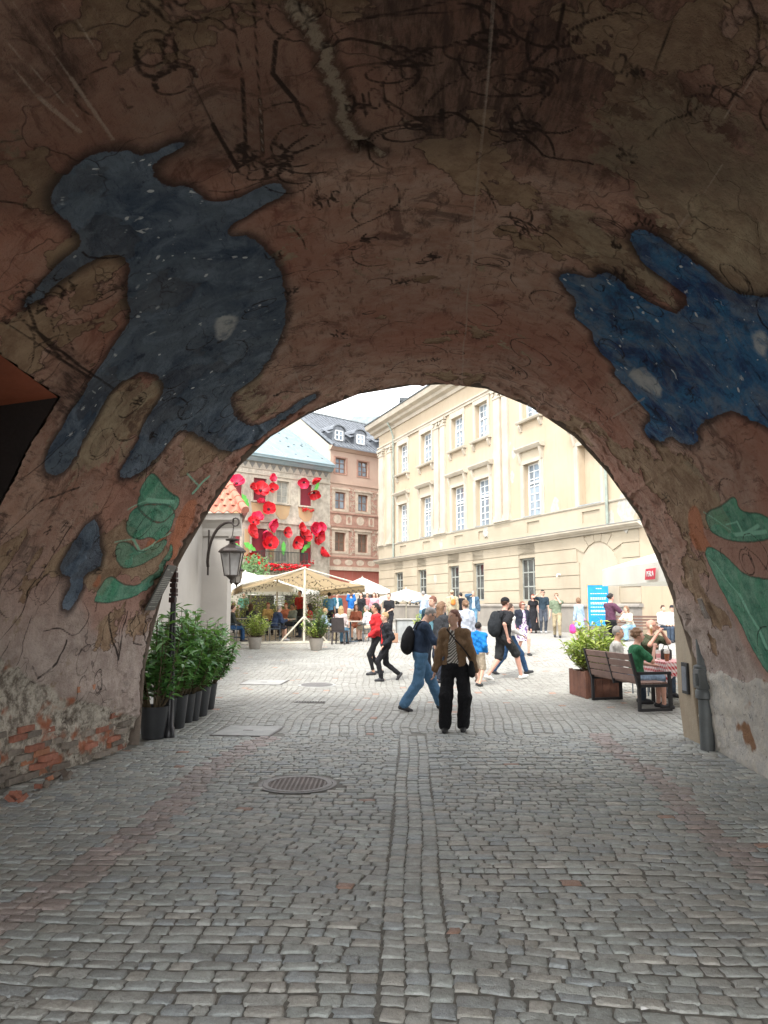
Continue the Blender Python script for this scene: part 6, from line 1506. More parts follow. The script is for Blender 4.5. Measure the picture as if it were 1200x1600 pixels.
def person(label, px_, py_, H, yaw, pose=None, vox=.02, pos=None, skin='fair', hair='short', hc='brown', top='tee', tc_=('grey', (.2, .2, .2)), bottom='trousers', bc=('dark', (.03, .03, .035)), shoe=(.03, .03, .03), fem=False, belly=0, wide=0, seat=None, cape=None, glasses=None, cap_=None, inner=None, bodyw=1.0, group=None, hem=None):
    P = dict(pz=.93, lean=0.0, twist=0.0, fl=(-.10, .0, .08), fr=(.10, .0, .08), hl=(-.27, .02, .84), hr=(.27, .02, .84), hy=0, hp=0, tl=0, tr=0, kl=(0, 1, 0), kr=(0, 1, 0), el=(-.3, -1, 0), er=(.3, -1, 0), hip_t=0)
    P.update(pose or {}); s = H/1.75
    loc = gp(px_, py_) if pos is None else Vector(pos)
    e = empty('person', loc, R(yaw), label, 'person', group)
    sk = M('skin_'+skin, SK[skin], .55, bump=.05, bscale=80, scale=14, var=.10, spec=.35)
    Rl = rotz(P['twist']) @ rotx(-P['lean'])
    pel = arr(0, 0, P['pz']); hw = .095 if not fem else .10; sw = (.185 if not fem else .155)*bodyw
    Rp = rotz(P['hip_t'])
    chest = pel+Rl @ arr(0, 0, .47); neck = pel+Rl @ arr(0, .01, .56); mid = pel+Rl @ arr(0, 0, .20)
    Rh = rotz(P['twist']+P['hy']) @ rotx(-P['lean']*.4-P['hp']); head = neck+Rh @ arr(0, .025, .145)
    J = {}
    for sd_, sg in (('l', -1), ('r', 1)):
        sh = chest+Rl @ arr(sg*sw, 0, .0); hd = arr(*P['h'+sd_])
        el_, hd = ik(sh, hd, .29, .26, Rl @ arr(*P['e'+sd_]))
        hp = pel+Rp @ arr(sg*hw, 0, -.02); ft = arr(*P['f'+sd_]); kn, ft = ik(hp, ft, .43, .43, Rp @ arr(*P['k'+sd_]))
        J[sd_] = (sh, el_, hd, hp, kn, ft)
    fw = Rl @ arr(0, 1, 0); hfw = Rh @ arr(0, 1, 0)
    b = []
    b.append(ell(pel+Rl @ arr(0, 0, .02), (.155*bodyw, .115, .13), Rl, .05)); b.append(ell(mid+fw*(.02*belly), (.135*bodyw+(.0 if fem else .012), .10+.07*belly, .17), Rl, .05)); b.append(ell(chest-Rl @ arr(0, 0, .10), (.155*bodyw, .112+.02*belly, .19), Rl, .05))
    if fem: 
        for sg in (-1, 1): b.append(ell(chest+Rl @ arr(sg*.07, .08, -.12), (.06, .055, .06), Rl, .04))
    for sd_ in 'lr':
        sh, el_, hd, hp, kn, ft = J[sd_]
        b.append(cap(chest+(sh-chest)*.3, sh, .062, .058, .05))
        b.append(cap(sh, el_, .047, .038)); b.append(cap(el_, hd, .037, .026))
        b.append(cap(hp, kn, .083 if not fem else .085, .052, .05)); b.append(cap(kn, ft, .052, .037)); b.append(cap(kn+(ft-kn)*.15+fw*-.01, kn+(ft-kn)*.5, .05, .04))
    b.append(cap(chest+Rl @ arr(0, 0, .02), neck+Rh @ arr(0, .01, .05), .062, .052, .04))
    sc_h = 1.0 if H > 1.45 else 1.12
    b.append(ell(head+Rh @ arr(0, -.008, .022), arr(.074, .094, .098)*sc_h, Rh, .02)); b.append(ell(head+Rh @ arr(0, .022, -.045), arr(.055, .066, .066)*sc_h, Rh, .03))
    if vox < .03:
        b.append(cap(head+Rh @ arr(0, .083, .02), head+Rh @ arr(0, .104, -.018), .009, .013, .012))
        for sg in (-1, 1): b.append(ell(head+Rh @ arr(sg*.075, -.005, -.005), (.012, .022, .03), Rh, .008))
        b.append(ell(head+Rh @ arr(0, .078, -.062), (.022, .014, .010), Rh, .01))
    hands = []; 
    for sd_, sg in (('l', -1), ('r', 1)):
        sh, el_, hd, hp, kn, ft = J[sd_]; d = vl(hd-el_); ax = vl(np.cross(d, arr(0, 0, 1) if abs(d[2]) < .8 else fw)); pal = np.cross(d, ax) if abs(d[2]) < .8 else ax
        side = ax if abs(d[2]) < .8 else fw
        b.append(cap(hd+d*.02, hd+d*.08, .028, .036, .02, (pal if abs(d[2]) < .8 else ax, 1.8)))
        hands.append((hd, d, side, pal, sg))
    toe = []
    for sd_ in 'lr':
        ft = J[sd_][5]; pit = P['t'+sd_]; yawf = 0
        fd = Rp @ rotx(pit) @ arr(0, 1, 0); up = Rp @ rotx(pit) @ arr(0, 0, 1)
        b.append(cap(ft-up*.04-fd*.03, ft-up*.05+fd*.14, .036, .028, .02)); toe.append((ft, fd, up))
    V, F = surfnet(b, vox)
    # fingers, rooted in the palms, joined to the same mesh
    if vox < .035:
        fb = MB()
        for hd, d, side, pal, sg in hands:
            for q, (o_, L) in enumerate(((-.028, .062), (-.009, .072), (.010, .067), (.027, .052))):
                a = hd+d*.085+side*o_; c1 = a+d*L*.55+pal*.010; c2 = c1+d*L*.35+pal*.022; fb.tube([a-d*.02, a, c1, c2], [.009, .009, .008, .006], 5)
            inn = side*(.033); fb.tube([hd+d*.03+inn*.6, hd+d*.055+inn*1.5, hd+d*.085+inn*1.7+pal*.012], [.012, .010, .007], 5)
        n0 = len(V); tv = np.array([list(v) for v in fb.v]); V = np.concatenate([V, tv]); tri = []
        for f in fb.f:
            f = [i+n0 for i in f]
            if len(f) == 4: tri.append(f)
            else:
                for i in range(1, len(f)-1, 2): tri.append([f[0], f[i], f[i+1], f[min(i+2, len(f)-1)] if i+2 < len(f) else f[i+1]])
        me = bpy.data.meshes.new('body'); me.from_pydata([tuple(v) for v in V*s], [], [tuple(f) for f in F]+[tuple(dict.fromkeys(t)) for t in tri]); me.polygons.foreach_set('use_smooth', np.ones(len(me.polygons), bool)); me.update()
        link('body', me, sk, e)
    else: mesh2('body', V*s, F, sk, e)
    fz = arr(*np.random.RandomState(len(label)).rand(3))*9
    def folds(amp, fr=22):
        def f(P_, D): return D+amp*1.5*(np.sin(P_[:, 2]*fr+3*np.sin(P_[:, 0]*9+fz[0])+fz[1])*np.sin(P_[:, 0]*fr*.8+P_[:, 1]*17+fz[2])+.5*np.sin(P_[:, 2]*fr*2.3+P_[:, 0]*25+fz[2]))
        return f
    # ---- garment for the upper body
    def torso(off, lowz, blz=0):
        t = [ell(mid+fw*(.02*belly), (.135*bodyw+off+(.0 if fem else .012), .10+.07*belly+off, .19), Rl, .06), ell(chest-Rl @ arr(0, 0, .10), (.155*bodyw+off, .112+.02*belly+off, .20), Rl, .06), ell(pel+Rl @ arr(0, 0, .04), (.155*bodyw+off, .115+off, .15), Rl, .06)]
        if fem: t += [ell(chest+Rl @ arr(sg*.07, .08, -.12), (.06+off*.7, .055+off*.7, .06), Rl, .05) for sg in (-1, 1)]
        return t
    hm = hem if hem is not None else {'tee': -.04, 'long': -.05, 'jacket': -.02, 'bomber': .01, 'hoodie': -.04, 'dress': -.1, 'coat': -.12}.get(top, -.04)
    if top:
        off = {'tee': .014, 'long': .016, 'jacket': .034, 'bomber': .026, 'hoodie': .035, 'dress': .012, 'tank': .010, 'coat': .03}[top]
        t = torso(off, hm); frac = {'tee': .75, 'tank': 0, 'dress': .35}.get(top, 2)
        for sd_, sg in (('l', -1), ('r', 1)):
            sh, el_, hd = J[sd_][:3]
            t.append(cap(chest+(sh-chest)*.25, sh, .062+off, .060+off, .05))
            if frac and frac < 1: t.append(cap(sh, sh+(el_-sh)*frac, .054+off, .050+off*1.6, .03))
            elif frac: 
                t.append(cap(sh, el_, .050+off, .042+off*1.05, .04)); end = el_+(hd-el_)*(.93 if top != 'long3' else .4); t.append(cap(el_, end, .042+off, .032+off*.8, .03))
        if top == 'hoodie': t.append(ell(neck-fw*.08-Rl @ arr(0, 0, .02), (.10, .06, .07), Rl, .04))
        if top in ('bomber', 'jacket', 'coat'): t.append(cap(neck-Rl @ arr(.035, 0, .045), neck-Rl @ arr(-.035, 0, .045), .062, .062, .03))
        def post(Pp, D):
            D = folds(.006 if top in ('bomber', 'jacket', 'hoodie') else .0035)(Pp, D)
            Q = (Pp-pel) @ Rl
            am = np.full(len(Pp), 9.)
            for q_ in 'lr':
                for a_, b_2 in ((J[q_][0], J[q_][1]), (J[q_][1], J[q_][2])):
                    ab_ = b_2-a_; t_ = np.clip((Pp-a_) @ ab_/(ab_ @ ab_), 0, 1); am = np.minimum(am, np.linalg.norm(Pp-a_-t_[:, None]*ab_, axis=1))
            D = np.where(am < .06+off, D, np.maximum(D, -(Q[:, 2]-hm)))
            nk = np.linalg.norm((Pp-neck-Rl @ arr(0, .03, .06)), axis=1); D = np.maximum(D, .085-nk if top not in ('bomber', 'jacket', 'coat', 'hoodie') else .075-nk)
            if inner:
                wdg = (Q[:, 1] > .02) & (np.abs(Q[:, 0]-inner[1]) < .035+.10*np.clip(.45-Q[:, 2], 0, .4)*inner[2]); D = np.where(wdg, np.maximum(D, .02), D)
            if top == 'tank': D = np.maximum(D, np.abs(Q[:, 0])-.15)
            for hd, d, side, pal, sg in hands: D = np.maximum(D, .055-np.linalg.norm(Pp-hd-d*.05, axis=1)) if top in ('tee',) else D
            return D
        V, F = surfnet(t, vox, post); mesh2({'tee': 't_shirt', 'long': 'jumper', 'jacket': 'jacket', 'bomber': 'bomber_jacket', 'hoodie': 'hoodie', 'dress': 'dress_top', 'tank': 'top', 'coat': 'cardigan'}[top], V*s, F, cloth(tc_[0], tc_[1], .8, *(tc_[2:] if len(tc_) > 2 else ())), e)
        if inner:
            t = torso(.010, hm)+[cap(chest+(J[q][0]-chest)*.25, J[q][0], .066, .062, .05) for q in 'lr']
            V, F = surfnet(t, vox, lambda Pp, D: np.maximum(np.maximum(D, -((Pp-pel) @ Rl)[:, 2]+hm-.02), .085-np.linalg.norm(Pp-neck-Rl @ arr(0, .03, .06), axis=1)))
            mesh2('shirt', V*s, F, inner[0], e)
    # ---- lower body
    if bottom:
        bm2 = cloth(bc[0], bc[1], .85, *(bc[2:] if len(bc) > 2 else ()))
        o_ = .012; t = [ell(pel+Rl @ arr(0, 0, .02), (.155*bodyw+o_, .118+o_, .13), Rl, .05)]
        if bottom in ('skirt', 'dress'):
            hz_ = hem2 = P.get('skirt_z', .45); kx = (J['l'][4]+J['r'][4])/2
            if P['pz'] > .7:
                t = [ell(pel+arr(0, 0, .03), (.16*bodyw, .125, .16), Rl, .05), cap(pel+arr(0, 0, .10), arr((J['l'][5][0]+J['r'][5][0])*.3, (J['l'][5][1]+J['r'][5][1])*.3, hz_), .15, .20+wide, .08, (arr(0, 1, 0), 1.1))]
            else: t += [cap(J[q][3], J[q][4], .10, .085, .10) for q in 'lr']+[cap((J['l'][3]+J['r'][3])/2, kx, .10, .09, .10)]
            V, F = surfnet(t, vox, lambda Pp, D: np.maximum(folds(.010, 6)(Pp, D), hz_-Pp[:, 2]) if P['pz'] > .7 else D)
        else:
            for q in 'lr':
                hp, kn, ft = J[q][3:]
                if bottom == 'shorts': t += [cap(hp, hp+(kn-hp)*.92, .092+o_, .082+o_, .05)]
                elif bottom == 'leggings': t += [cap(hp, kn, .086, .056, .05), cap(kn, ft+(kn-ft)*.12, .056, .042, .04), cap(kn, kn+(ft-kn)*.5, .054, .045)]
                else: t += [cap(hp, kn, .088+o_, .058+o_+wide, .05), cap(kn, ft+(kn-ft)*.05, .058+o_+wide, .048+o_*.8+wide*1.25, .04)]
            def post2(Pp, D):
                D = folds(.0028 if bottom != 'leggings' else .001, 30)(Pp, D)
                if bottom != 'shorts' : D = np.maximum(D, .035-Pp[:, 2])
                return np.maximum(D, ((Pp-pel) @ Rl)[:, 2]-.14)
            V, F = surfnet(t, vox, post2)
        mesh2({'skirt': 'skirt', 'dress': 'skirt', 'shorts': 'shorts', 'leggings': 'leggings'}.get(bottom, 'trousers'), V*s, F, bm2, e)
    sm = M('shoe_%d' % int(shoe[0]*100), shoe, .6, bump=.1)
    for ft, fd, up in toe:
        V, F = surfnet([cap(ft-up*.045-fd*.035, ft-up*.035+fd*.05, .044, .042, .03), cap(ft-up*.05+fd*.03, ft-up*.055+fd*.15, .044, .034, .03)], max(.012, vox*.7), lambda Pp, D: np.maximum(D, -((Pp-ft) @ up+.082)))
        mesh2('shoe', V*s, F, sm, e)
    # ---- hair, face
    hm_ = M('hair_'+hc, HR[hc], .6, bump=.6, bscale=60, scale=20, var=.2)
    def hl(v): return head+Rh @ arr(*v)
    if hair != 'bald':
        t = [ell(hl((0, -.016, .034)), arr(.083, .098, .100)*sc_h, Rh, .02)]
        if hair == 'long': t += [cap(hl((-.06, -.05, 0)), hl((-.07, -.05, -.20)), .045, .04, .04), cap(hl((.06, -.05, 0)), hl((.07, -.05, -.20)), .045, .04, .04), cap(hl((0, -.07, 0)), hl((0, -.09, -.24)), .07, .055, .05)]
        if hair == 'bob': t += [ell(hl((0, -.035, -.01)), arr(.098, .095, .11), Rh, .03)]
        if hair in ('bun', 'tail'): t += [ell(hl((0, -.115, .03 if hair == 'bun' else -.01)), (.04, .038, .04), Rh, .02)]
        if hair == 'tail': t += [cap(hl((0, -.12, -.01)), hl((0, -.13, -.15)), .03, .018, .02)]
        if hair == 'curly': t += [ell(hl((.075*math.cos(a)*math.cos(b_), -.03+.08*math.sin(a)*math.cos(b_), .035+.085*math.sin(b_))), (.035, .035, .035), Rh, .015) for a in np.arange(0, 6.2, .9) for b_ in (-.2, .5, 1.2)]
        low = {'short': -.045, 'bob': -.12}.get(hair, -.045)
        def hpost(Pp, D):
            Q = (Pp-head) @ Rh
            face = (Q[:, 1] > (.045 if hair in ('long', 'bob') else .03)-.5*np.clip(Q[:, 2]-.04, -.05, .03)) & (Q[:, 2] < .062)
            D = np.where(face, np.maximum(D, .02), D)
            if hair in ('short', 'bun', 'tail', 'curly'): D = np.where((Q[:, 2] < low+.02*(Q[:, 1] > -.02)*2) & (Q[:, 1] > -.10), np.maximum(D, .01), D)
            return folds(.003, 60)(Pp, D)
        V, F = surfnet(t, min(vox, .014) if vox < .03 else .022, hpost); mesh2('hair', V*s, F, hm_, e)
    if cap_:
        V, F = surfnet([ell(hl((0, -.012, .052)), (.088, .102, .085), Rh, .01), cap(hl((0, .09, .055)), hl((0, .15, .045)), .045, .04, .02, (Rh @ arr(0, 0, 1), 5))] if cap_[1] else [ell(hl((0, -.012, .052)), (.088, .102, .085), Rh, .01), cap(hl((0, -.09, .045)), hl((0, -.13, .035)), .04, .03, .02, (Rh @ arr(0, 0, 1), 5))], .014, lambda Pp, D: np.maximum(D, .035-((Pp-head) @ Rh)[:, 2]))
        mesh2('cap', V*s, F, cloth(cap_[0], cap_[2]), e)
    if vox < .03:
        em = M('eye_white', (.6, .58, .55), .3, bump=0); ed = M('eye_dark', (.02, .015, .01), .3, bump=0); lp_ = M('lips', (.42, .14, .12), .5, bump=0)
        for sg in (-1, 1):
            Mx = Matrix([list(rw) for rw in Rh]).to_4x4(); Mx.translation = Vector(hl((sg*.031, .080, .018))*s)
            if not glasses or glasses != 'dark':
                o = MB().lathe([(.001, -.009), (.010, 0), (.001, .009)], 8, M=Mx @ Matrix.Scale(s, 4)).build('eye', ed if vox > .016 else em, e, smooth=True)
                if vox <= .016: 
                    Mx2 = Mx.copy(); Mx2.translation = Vector(hl((sg*.031, .0885, .018))*s); MB().box((0, 0, 0), (.007, .004, .007), Mx2).build('pupil', ed, o)
                Mx3 = Mx.copy(); Mx3.translation = Vector(hl((sg*.032, .084, .036))*s); MB().box((0, 0, 0), (.026, .006, .005), Mx3).build('eyebrow', hm_, e)
        Mx = Matrix([list(rw) for rw in Rh]).to_4x4(); Mx.translation = Vector(hl((0, .088, -.056))*s); MB().box((0, 0, 0), (.040, .008, .010), Mx).build('mouth', lp_, e, bevel=.003)
    if glasses:
        gm_ = M('glasses_dark', (.015, .015, .018), .25, bump=0); mb = MB(); Mx = Matrix([list(rw) for rw in Rh]).to_4x4(); Mx.translation = Vector(head*s)
        for sg in (-1, 1):
            if glasses == 'dark': mb.box((sg*.034*s, .093*s, .016*s), (.05*s, .008, .034*s), Mx)
            else: mb.tube([Mx @ Vector((sg*.034+.024*math.cos(t), .094, .014+.017*math.sin(t)))for t in np.linspace(0, 6.283, 11)], .0022, 4)
            mb.bar(Mx @ Vector((sg*.058*s, .092*s, .02*s)), Mx @ Vector((sg*.080*s, -.0, .018*s)), .005)
        mb.bar(Mx @ Vector((-.012*s, .095*s, .02*s)), Mx @ Vector((.012*s, .095*s, .02*s)), .005)
        mb.build('glasses', gm_, e)
    e['_j'] = 0; del e['_j']
    return e, dict(J=J, chest=chest*s, pel=pel*s, Rl=Rl, neck=neck*s, head=head*s, s=s, hd={q: J[q][2]*s for q in 'lr'})
def bag_on(e, info, kind, mat, lab, off=(0, -.19, -.22), sz=(.15, .10, .24), vox=.02, cat='backpack', name='backpack'):
    """a bag carried by a person: a thing of its own, placed in the world"""
    c = info['chest']+info['Rl'] @ arr(*off); Rl = info['Rl']
    b = empty(name, (0, 0, 0), 0, lab, cat); b.matrix_world = Matrix.Translation(e.location) @ e.rotation_euler.to_matrix().to_4x4()
    V, F = surfnet([ell(c, sz, Rl, .05), ell(c+Rl @ arr(0, -.02, -.06), (sz[0]*.95, sz[1]*1.05, sz[2]*.7), Rl, .05)], vox, lambda P_, D: D+.004*np.sin(P_[:, 2]*30+np.sin(P_[:, 0]*20)))
    mesh2('bag', V, F, mat, b)
    if name == 'backpack':
        V, F = surfnet([ell(c+Rl @ arr(0, -sz[1]*.75, -.08), (sz[0]*.75, .05, sz[2]*.45), Rl, .02)], vox); mesh2('front_pocket', V, F, mat, b)
        for sg in (-1, 1):
            pts = [info['chest']+info['Rl'] @ arr(sg*.10, y, z) for y, z in ((-.14, -.06), (-.10, .055), (.0, .085), (.10, .03), (.145, -.10), (.10, -.24), (-.06, -.32))]
            MB().tube([Vector(p) for p in pts], .014, 6).build('strap', mat, b)
    return b
BLK = cloth('black', (.018, .018, .02)); 
# ---- the group in the middle of the square
wstr = cloth('stripe_shirt', (.46, .44, .40), .8, 'stripe', (.08, .07, .06), 15)
e, i_ = person('woman in a brown bomber jacket and wide black trousers looking to the left', 712, 1142, 1.68, 172, dict(pz=.92, fl=(-.11, .0, .08), fr=(.15, .10, .08), hl=(-.31, .05, .80), hr=(.30, -.02, .83), hy=-.75, hp=-.06, twist=.0, tl=0, kl=(-.3, 1, 0), el=(-.8, -.6, 0)), .0135, skin='fair', hair='tail', hc='ginger', top='bomber', tc_=('brown_nylon', (.20, .125, .07)), bottom='trousers', bc=('black_wide', (.012, .012, .014)), wide=.028, shoe=(.015, .015, .015), fem=True, inner=(wstr, .03, 1.2))
b = bag_on(e, i_, 's', BLK, 'small black bag on a strap across the woman in the brown jacket', off=(-.24, .03, -.46), sz=(.05, .10, .11), cat='handbag', name='shoulder_bag', vox=.016)
MB().tube([Vector(i_['chest']+i_['Rl'] @ arr(*p)) for p in ((-.24, .05, -.36), (-.12, .17, -.18), (0, .19, -.05), (.10, .12, .07), (.10, -.02, .09), (-.05, -.17, -.1), (-.22, -.06, -.36))], .010, 6).build('strap', BLK, b)
e, i_ = person('man in a navy sweater and blue jeans looking down at his phone', 657, 1110, 1.75, -82, dict(pz=.90, fl=(-.10, .36, .09), fr=(.09, -.30, .10), tl=.18, tr=-.28, hl=(-.06, .36, 1.10), hr=(.10, .38, 1.12), lean=.10, hp=.60, el=(-1, -.2, -.6), er=(1, -.2, -.8)), .0145, skin='fair', hair='short', hc='grey', top='long', tc_=('navy_sweater', (.030, .048, .085)), bc=('blue_jeans', (.085, .18, .30)), wide=.02, shoe=(.035, .035, .04), belly=.7, glasses='frame', bodyw=1.08, hem=-.10)
bag_on(e, i_, 'b', BLK, 'round black backpack of the man looking at his phone', off=(0, -.22, -.25), sz=(.15, .10, .24))
ph = empty('mobile_phone', (0, 0, 0), 0, 'phone held in the hands of the man in the navy sweater', 'phone'); ph.matrix_world = Matrix.Translation(e.location) @ e.rotation_euler.to_matrix().to_4x4() @ Matrix.Translation((.0, .50, 1.17)) @ Matrix.Rotation(-.6, 4, 'X')
MB().box((0, 0, 0), (.075, .008, .15)).build('case', MDK, ph, bevel=.003); MB().box((0, -.0045, 0), (.068, .002, .14)).build('screen', glassmat('screen_glass', (.1, .11, .12)), ph)
e, _ = person('boy with cropped fair hair in a black and red tracksuit jacket and black trousers', 603, 1064, 1.50, 105, dict(pz=.88, fl=(-.09, .14, .08), fr=(.08, -.36, .16), tr=-.9, hl=(-.22, .10, .90), hr=(.20, -.08, .92), hy=.1), .017, hair='short', hc='blond', top='jacket', tc_=('black_track', (.02, .021, .026)), bottom='trousers', bc=('black_trousers', (.02, .02, .024)), inner=(cloth('red_lining', (.62, .03, .03)), .0, 1.6))
e, _ = person('dark haired girl in a red top and black leggings walking beside the boy', 588, 1054, 1.66, 105, dict(pz=.90, fl=(-.09, .10, .08), fr=(.08, -.14, .10), hl=(-.20, .22, .95), hr=(.22, -.08, .86)), .018, skin='tan', hair='tail', hc='dark', top='jacket', tc_=('red_jacket', (.55, .03, .035)), bottom='leggings', bc=('black_leg', (.018, .018, .02)), fem=True)
e, _ = person('young man with short reddish hair in a dark teal shirt behind the couple', 678, 1060, 1.80, 150, dict(hy=-.3, hl=(-.2, .2, 1.0)), .022, hair='short', hc='ginger', top='jacket', tc_=('dark_teal', (.02, .045, .06)), bc=('navy', (.03, .035, .05)), inner=(cloth('teal_stripe', (.12, .25, .3)), 0, .6))
e, _ = person('woman with long blond hair in a charcoal top behind the woman in brown', 690, 1068, 1.70, -60, dict(hy=-.2), .022, hair='long', hc='lightbrown', top='long', tc_=('charcoal', (.045, .047, .052)), bc=('navy', (.03, .035, .05)), fem=True)
e, _ = person('person in a pale grey and white hoodie seen from behind with hair in a bun', 728, 1052, 1.70, 20, dict(hp=-.2), .022, hair='bun', hc='lightbrown', top='hoodie', tc_=('pale_hoodie', (.50, .54, .62)), bc=('white_trs', (.5, .48, .45)), fem=True)
e, i_ = person('small boy in a bright blue hoodie, dark cap and beige shorts', 748, 1072, 1.30, -35, dict(pz=.90, fl=(-.09, .10, .08), fr=(.09, -.12, .09), hl=(-.2, .12, .95), hr=(.2, .1, .95)), .017, hair='short', hc='dark', top='hoodie', tc_=('bright_blue', (.015, .20, .58)), bottom='shorts', bc=('beige_shorts', (.50, .42, .32)), shoe=(.04, .04, .04), cap_=('dark_cap', True, (.03, .03, .035)))
e, i_ = person('man in a black cap, black t-shirt and dark shorts striding to the right', 788, 1062, 1.84, -62, dict(pz=.87, fl=(-.10, -.34, .10), fr=(.10, .36, .09), tl=-.35, tr=.2, hl=(-.24, .20, .95), hr=(.27, -.10, .90), hy=.2, lean=.06), .0155, skin='rosy', hair='short', hc='brown', top='tee', tc_=('black_tee', (.02, .02, .023)), bottom='shorts', bc=('charcoal_shorts', (.035, .036, .038)), shoe=(.75, .74, .70), cap_=('black_cap', False, (.015, .015, .017)), bodyw=1.12, belly=.3)
bag_on(e, i_, 'b', cloth('dark_pack', (.025, .028, .032)), 'large black backpack on the man in the black cap', off=(0, -.24, -.22), sz=(.18, .12, .29))
e, _ = person('person in blue jeans and dark top hidden behind the man in black', 797, 1054, 1.68, -75, dict(pz=.87, fl=(-.10, -.38, .10), fr=(.10, .38, .09), tl=-.3, tr=.2, hr=(.25, .20, .95)), .02, hair='short', hc='brown', top='long', tc_=('white_long', (.6, .58, .56)), bc=('dark_jeans', (.03, .075, .16)), shoe=(.03, .03, .035))
e, i_ = person('woman in a floral dress, navy cardigan and sunglasses walking', 817, 1024, 1.60, 200, dict(pz=.90, fl=(-.09, .22, .09), fr=(.09, -.18, .10), hl=(-.26, .06, .86), hr=(.24, .10, .88), skirt_z=.46), .02, skin='rosy', hair='bob', hc='ginger', top='coat', tc_=('navy_cardigan', (.02, .025, .04)), bottom='dress', bc=('floral', (.55, .48, .52), 'blob', (.10, .06, .16), 16), shoe=(.04, .03, .03), fem=True, belly=.5, bodyw=1.12, inner=(cloth('floral_top', (.58, .50, .54), .8, 'blob', (.14, .08, .2), 18), 0, 1.5), glasses='dark', wide=.03)
bag_on(e, i_, 'h', cloth('pink_bag', (.45, .25, .32)), 'dusty pink shoulder bag of the woman in the floral dress', off=(.28, -.02, -.42), sz=(.06, .12, .15), cat='handbag', name='shoulder_bag')
e, _ = person('red haired woman in a long black dress standing by the palace wall', 834, 989, 1.66, 175, dict(hy=-.5, skirt_z=.10), .026, hair='long', hc='red', top='dress', tc_=('black_dress', (.015, .015, .018)), bottom='dress', bc=('black_dress', (.015, .015, .018)), fem=True, wide=.08, skin='rosy')
e, _ = person('tall man in a dark shirt and grey jeans raising one hand by the wall', 849, 989, 1.84, 180, dict(hr=(.20, .25, 1.62), er=(1, 0, -.5), hy=.3), .026, hair='short', hc='dark', top='tee', tc_=('slate_tee', (.03, .05, .07)), bc=('grey_jeans', (.07, .08, .10)), glasses='dark', shoe=(.5, .5, .5))
e, _ = person('man in a sage green t-shirt and khaki trousers with a hand to his face', 871, 996, 1.76, 165, dict(hl=(-.04, .16, 1.55), el=(-.6, .5, -1), pz=.91, fl=(-.11, .14, .08), fr=(.10, -.16, .09)), .024, hair='short', hc='lightbrown', top='tee', tc_=('sage', (.17, .21, .14)), bc=('khaki', (.34, .28, .18)), glasses='dark', bodyw=1.08)
e, _ = person('man in an open denim jacket holding a phone to his ear by the wall', 740, 985, 1.80, 178, dict(hr=(.09, .10, 1.60), er=(1, .2, -.6)), .028, hair='short', hc='grey', top='jacket', tc_=('denim', (.07, .13, .20)), bc=('light_jeans', (.12, .24, .35)), inner=(cloth('pale_tee', (.60, .68, .72)), 0, 1.0))
e, i_ = person('person in a beige coat and hat by the palace wall', 707, 986, 1.82, 10, None, .028, hair='short', hc='lightbrown', top='coat', tc_=('beige_coat', (.42, .36, .25)), bc=('khaki', (.34, .28, .18)), cap_=('beige_hat', True, (.45, .42, .3)))
bag_on(e, i_, 'b', cloth('orange_pack', (.62, .20, .05)), 'small orange backpack on the person in beige', off=(0, -.17, -.15), sz=(.11, .07, .13), vox=.03)
e, _ = person('dark haired person in a black jacket beside the beige coat', 721, 984, 1.72, 40, None, .03, hair='short', hc='dark', top='jacket', tc_=('black_track', (.02, .021, .026)), bc=('navy', (.03, .035, .05)))
e, _ = person('person in a pale blue shirt under the market parasol', 662, 990, 1.80, 30, dict(hl=(-.4, .3, 1.3)), .028, hair='short', hc='grey', top='long', tc_=('pale_blue', (.42, .50, .60)), bc=('light_jeans', (.12, .24, .35)))
# ---- right hand side
e, i_ = person('blond woman in a loose pale blue dress carrying bright bags', 906, 1004, 1.60, 30, dict(skirt_z=.55, hl=(-.30, -.02, .84)), .022, hair='bob', hc='lightbrown', top='long', tc_=('pale_denim', (.32, .42, .52)), bottom='dress', bc=('pale_denim', (.32, .42, .52)), fem=True, wide=.04)
bag_on(e, i_, 'p', cloth('hot_pink', (.70, .06, .28)), 'hot pink bag hanging from the hand of the woman in blue', off=(-.34, .0, -.78), sz=(.07, .13, .17), cat='bag', name='carrier_bag')
bag_on(e, i_, 'p', cloth('patterned', (.35, .25, .4), .8, 'blob', (.5, .12, .15), 25), 'patterned bag on the hip of the woman in blue', off=(.24, .06, -.42), sz=(.05, .10, .10), cat='bag', name='shoulder_bag')
e, _ = person('man with tied dark hair in a plum shirt and black trousers', 956, 1022, 1.80, -70, dict(hl=(-.1, .30, 1.25), hr=(.1, .32, 1.22), er=(1, -.2, -.6), el=(-1, -.2, -.6)), .02, skin='rosy', hair='bun', hc='dark', top='tee', tc_=('plum', (.10, .04, .07)), bc=('black_wide', (.012, .012, .014)), bodyw=1.05, belly=.3, hem=-.1)
SIT = dict(pz=.54, fl=(-.11, .42, .08), fr=(.11, .44, .08), hl=(-.16, .34, .66), hr=(.16, .34, .66), lean=.05)
def seated(lab, x, y, yaw, H=1.7, vox=.026, dz=0, **kw):
    p = dict(SIT); p.update(kw.pop('pose', {})); return person(lab, 0, 0, H, yaw, p, vox, pos=(x, y, gzf(y)+dz), **kw)
def sitpx(lab, px_, Y_, yaw, **kw): return seated(lab, (px_-600)/1200*Y_, Y_, yaw, **kw)
sitpx('woman in a cream top and flared pale jeans seated on the park bench', 982, 28.9, 120, vox=.026, hair='long', hc='lightbrown', top='tee', tc_=('cream', (.62, .58, .45)), bc=('pale_jeans', (.25, .40, .52)), fem=True, wide=.04, pose=dict(lean=.35, hl=(-.1, .5, .8), hr=(.1, .5, .8)))
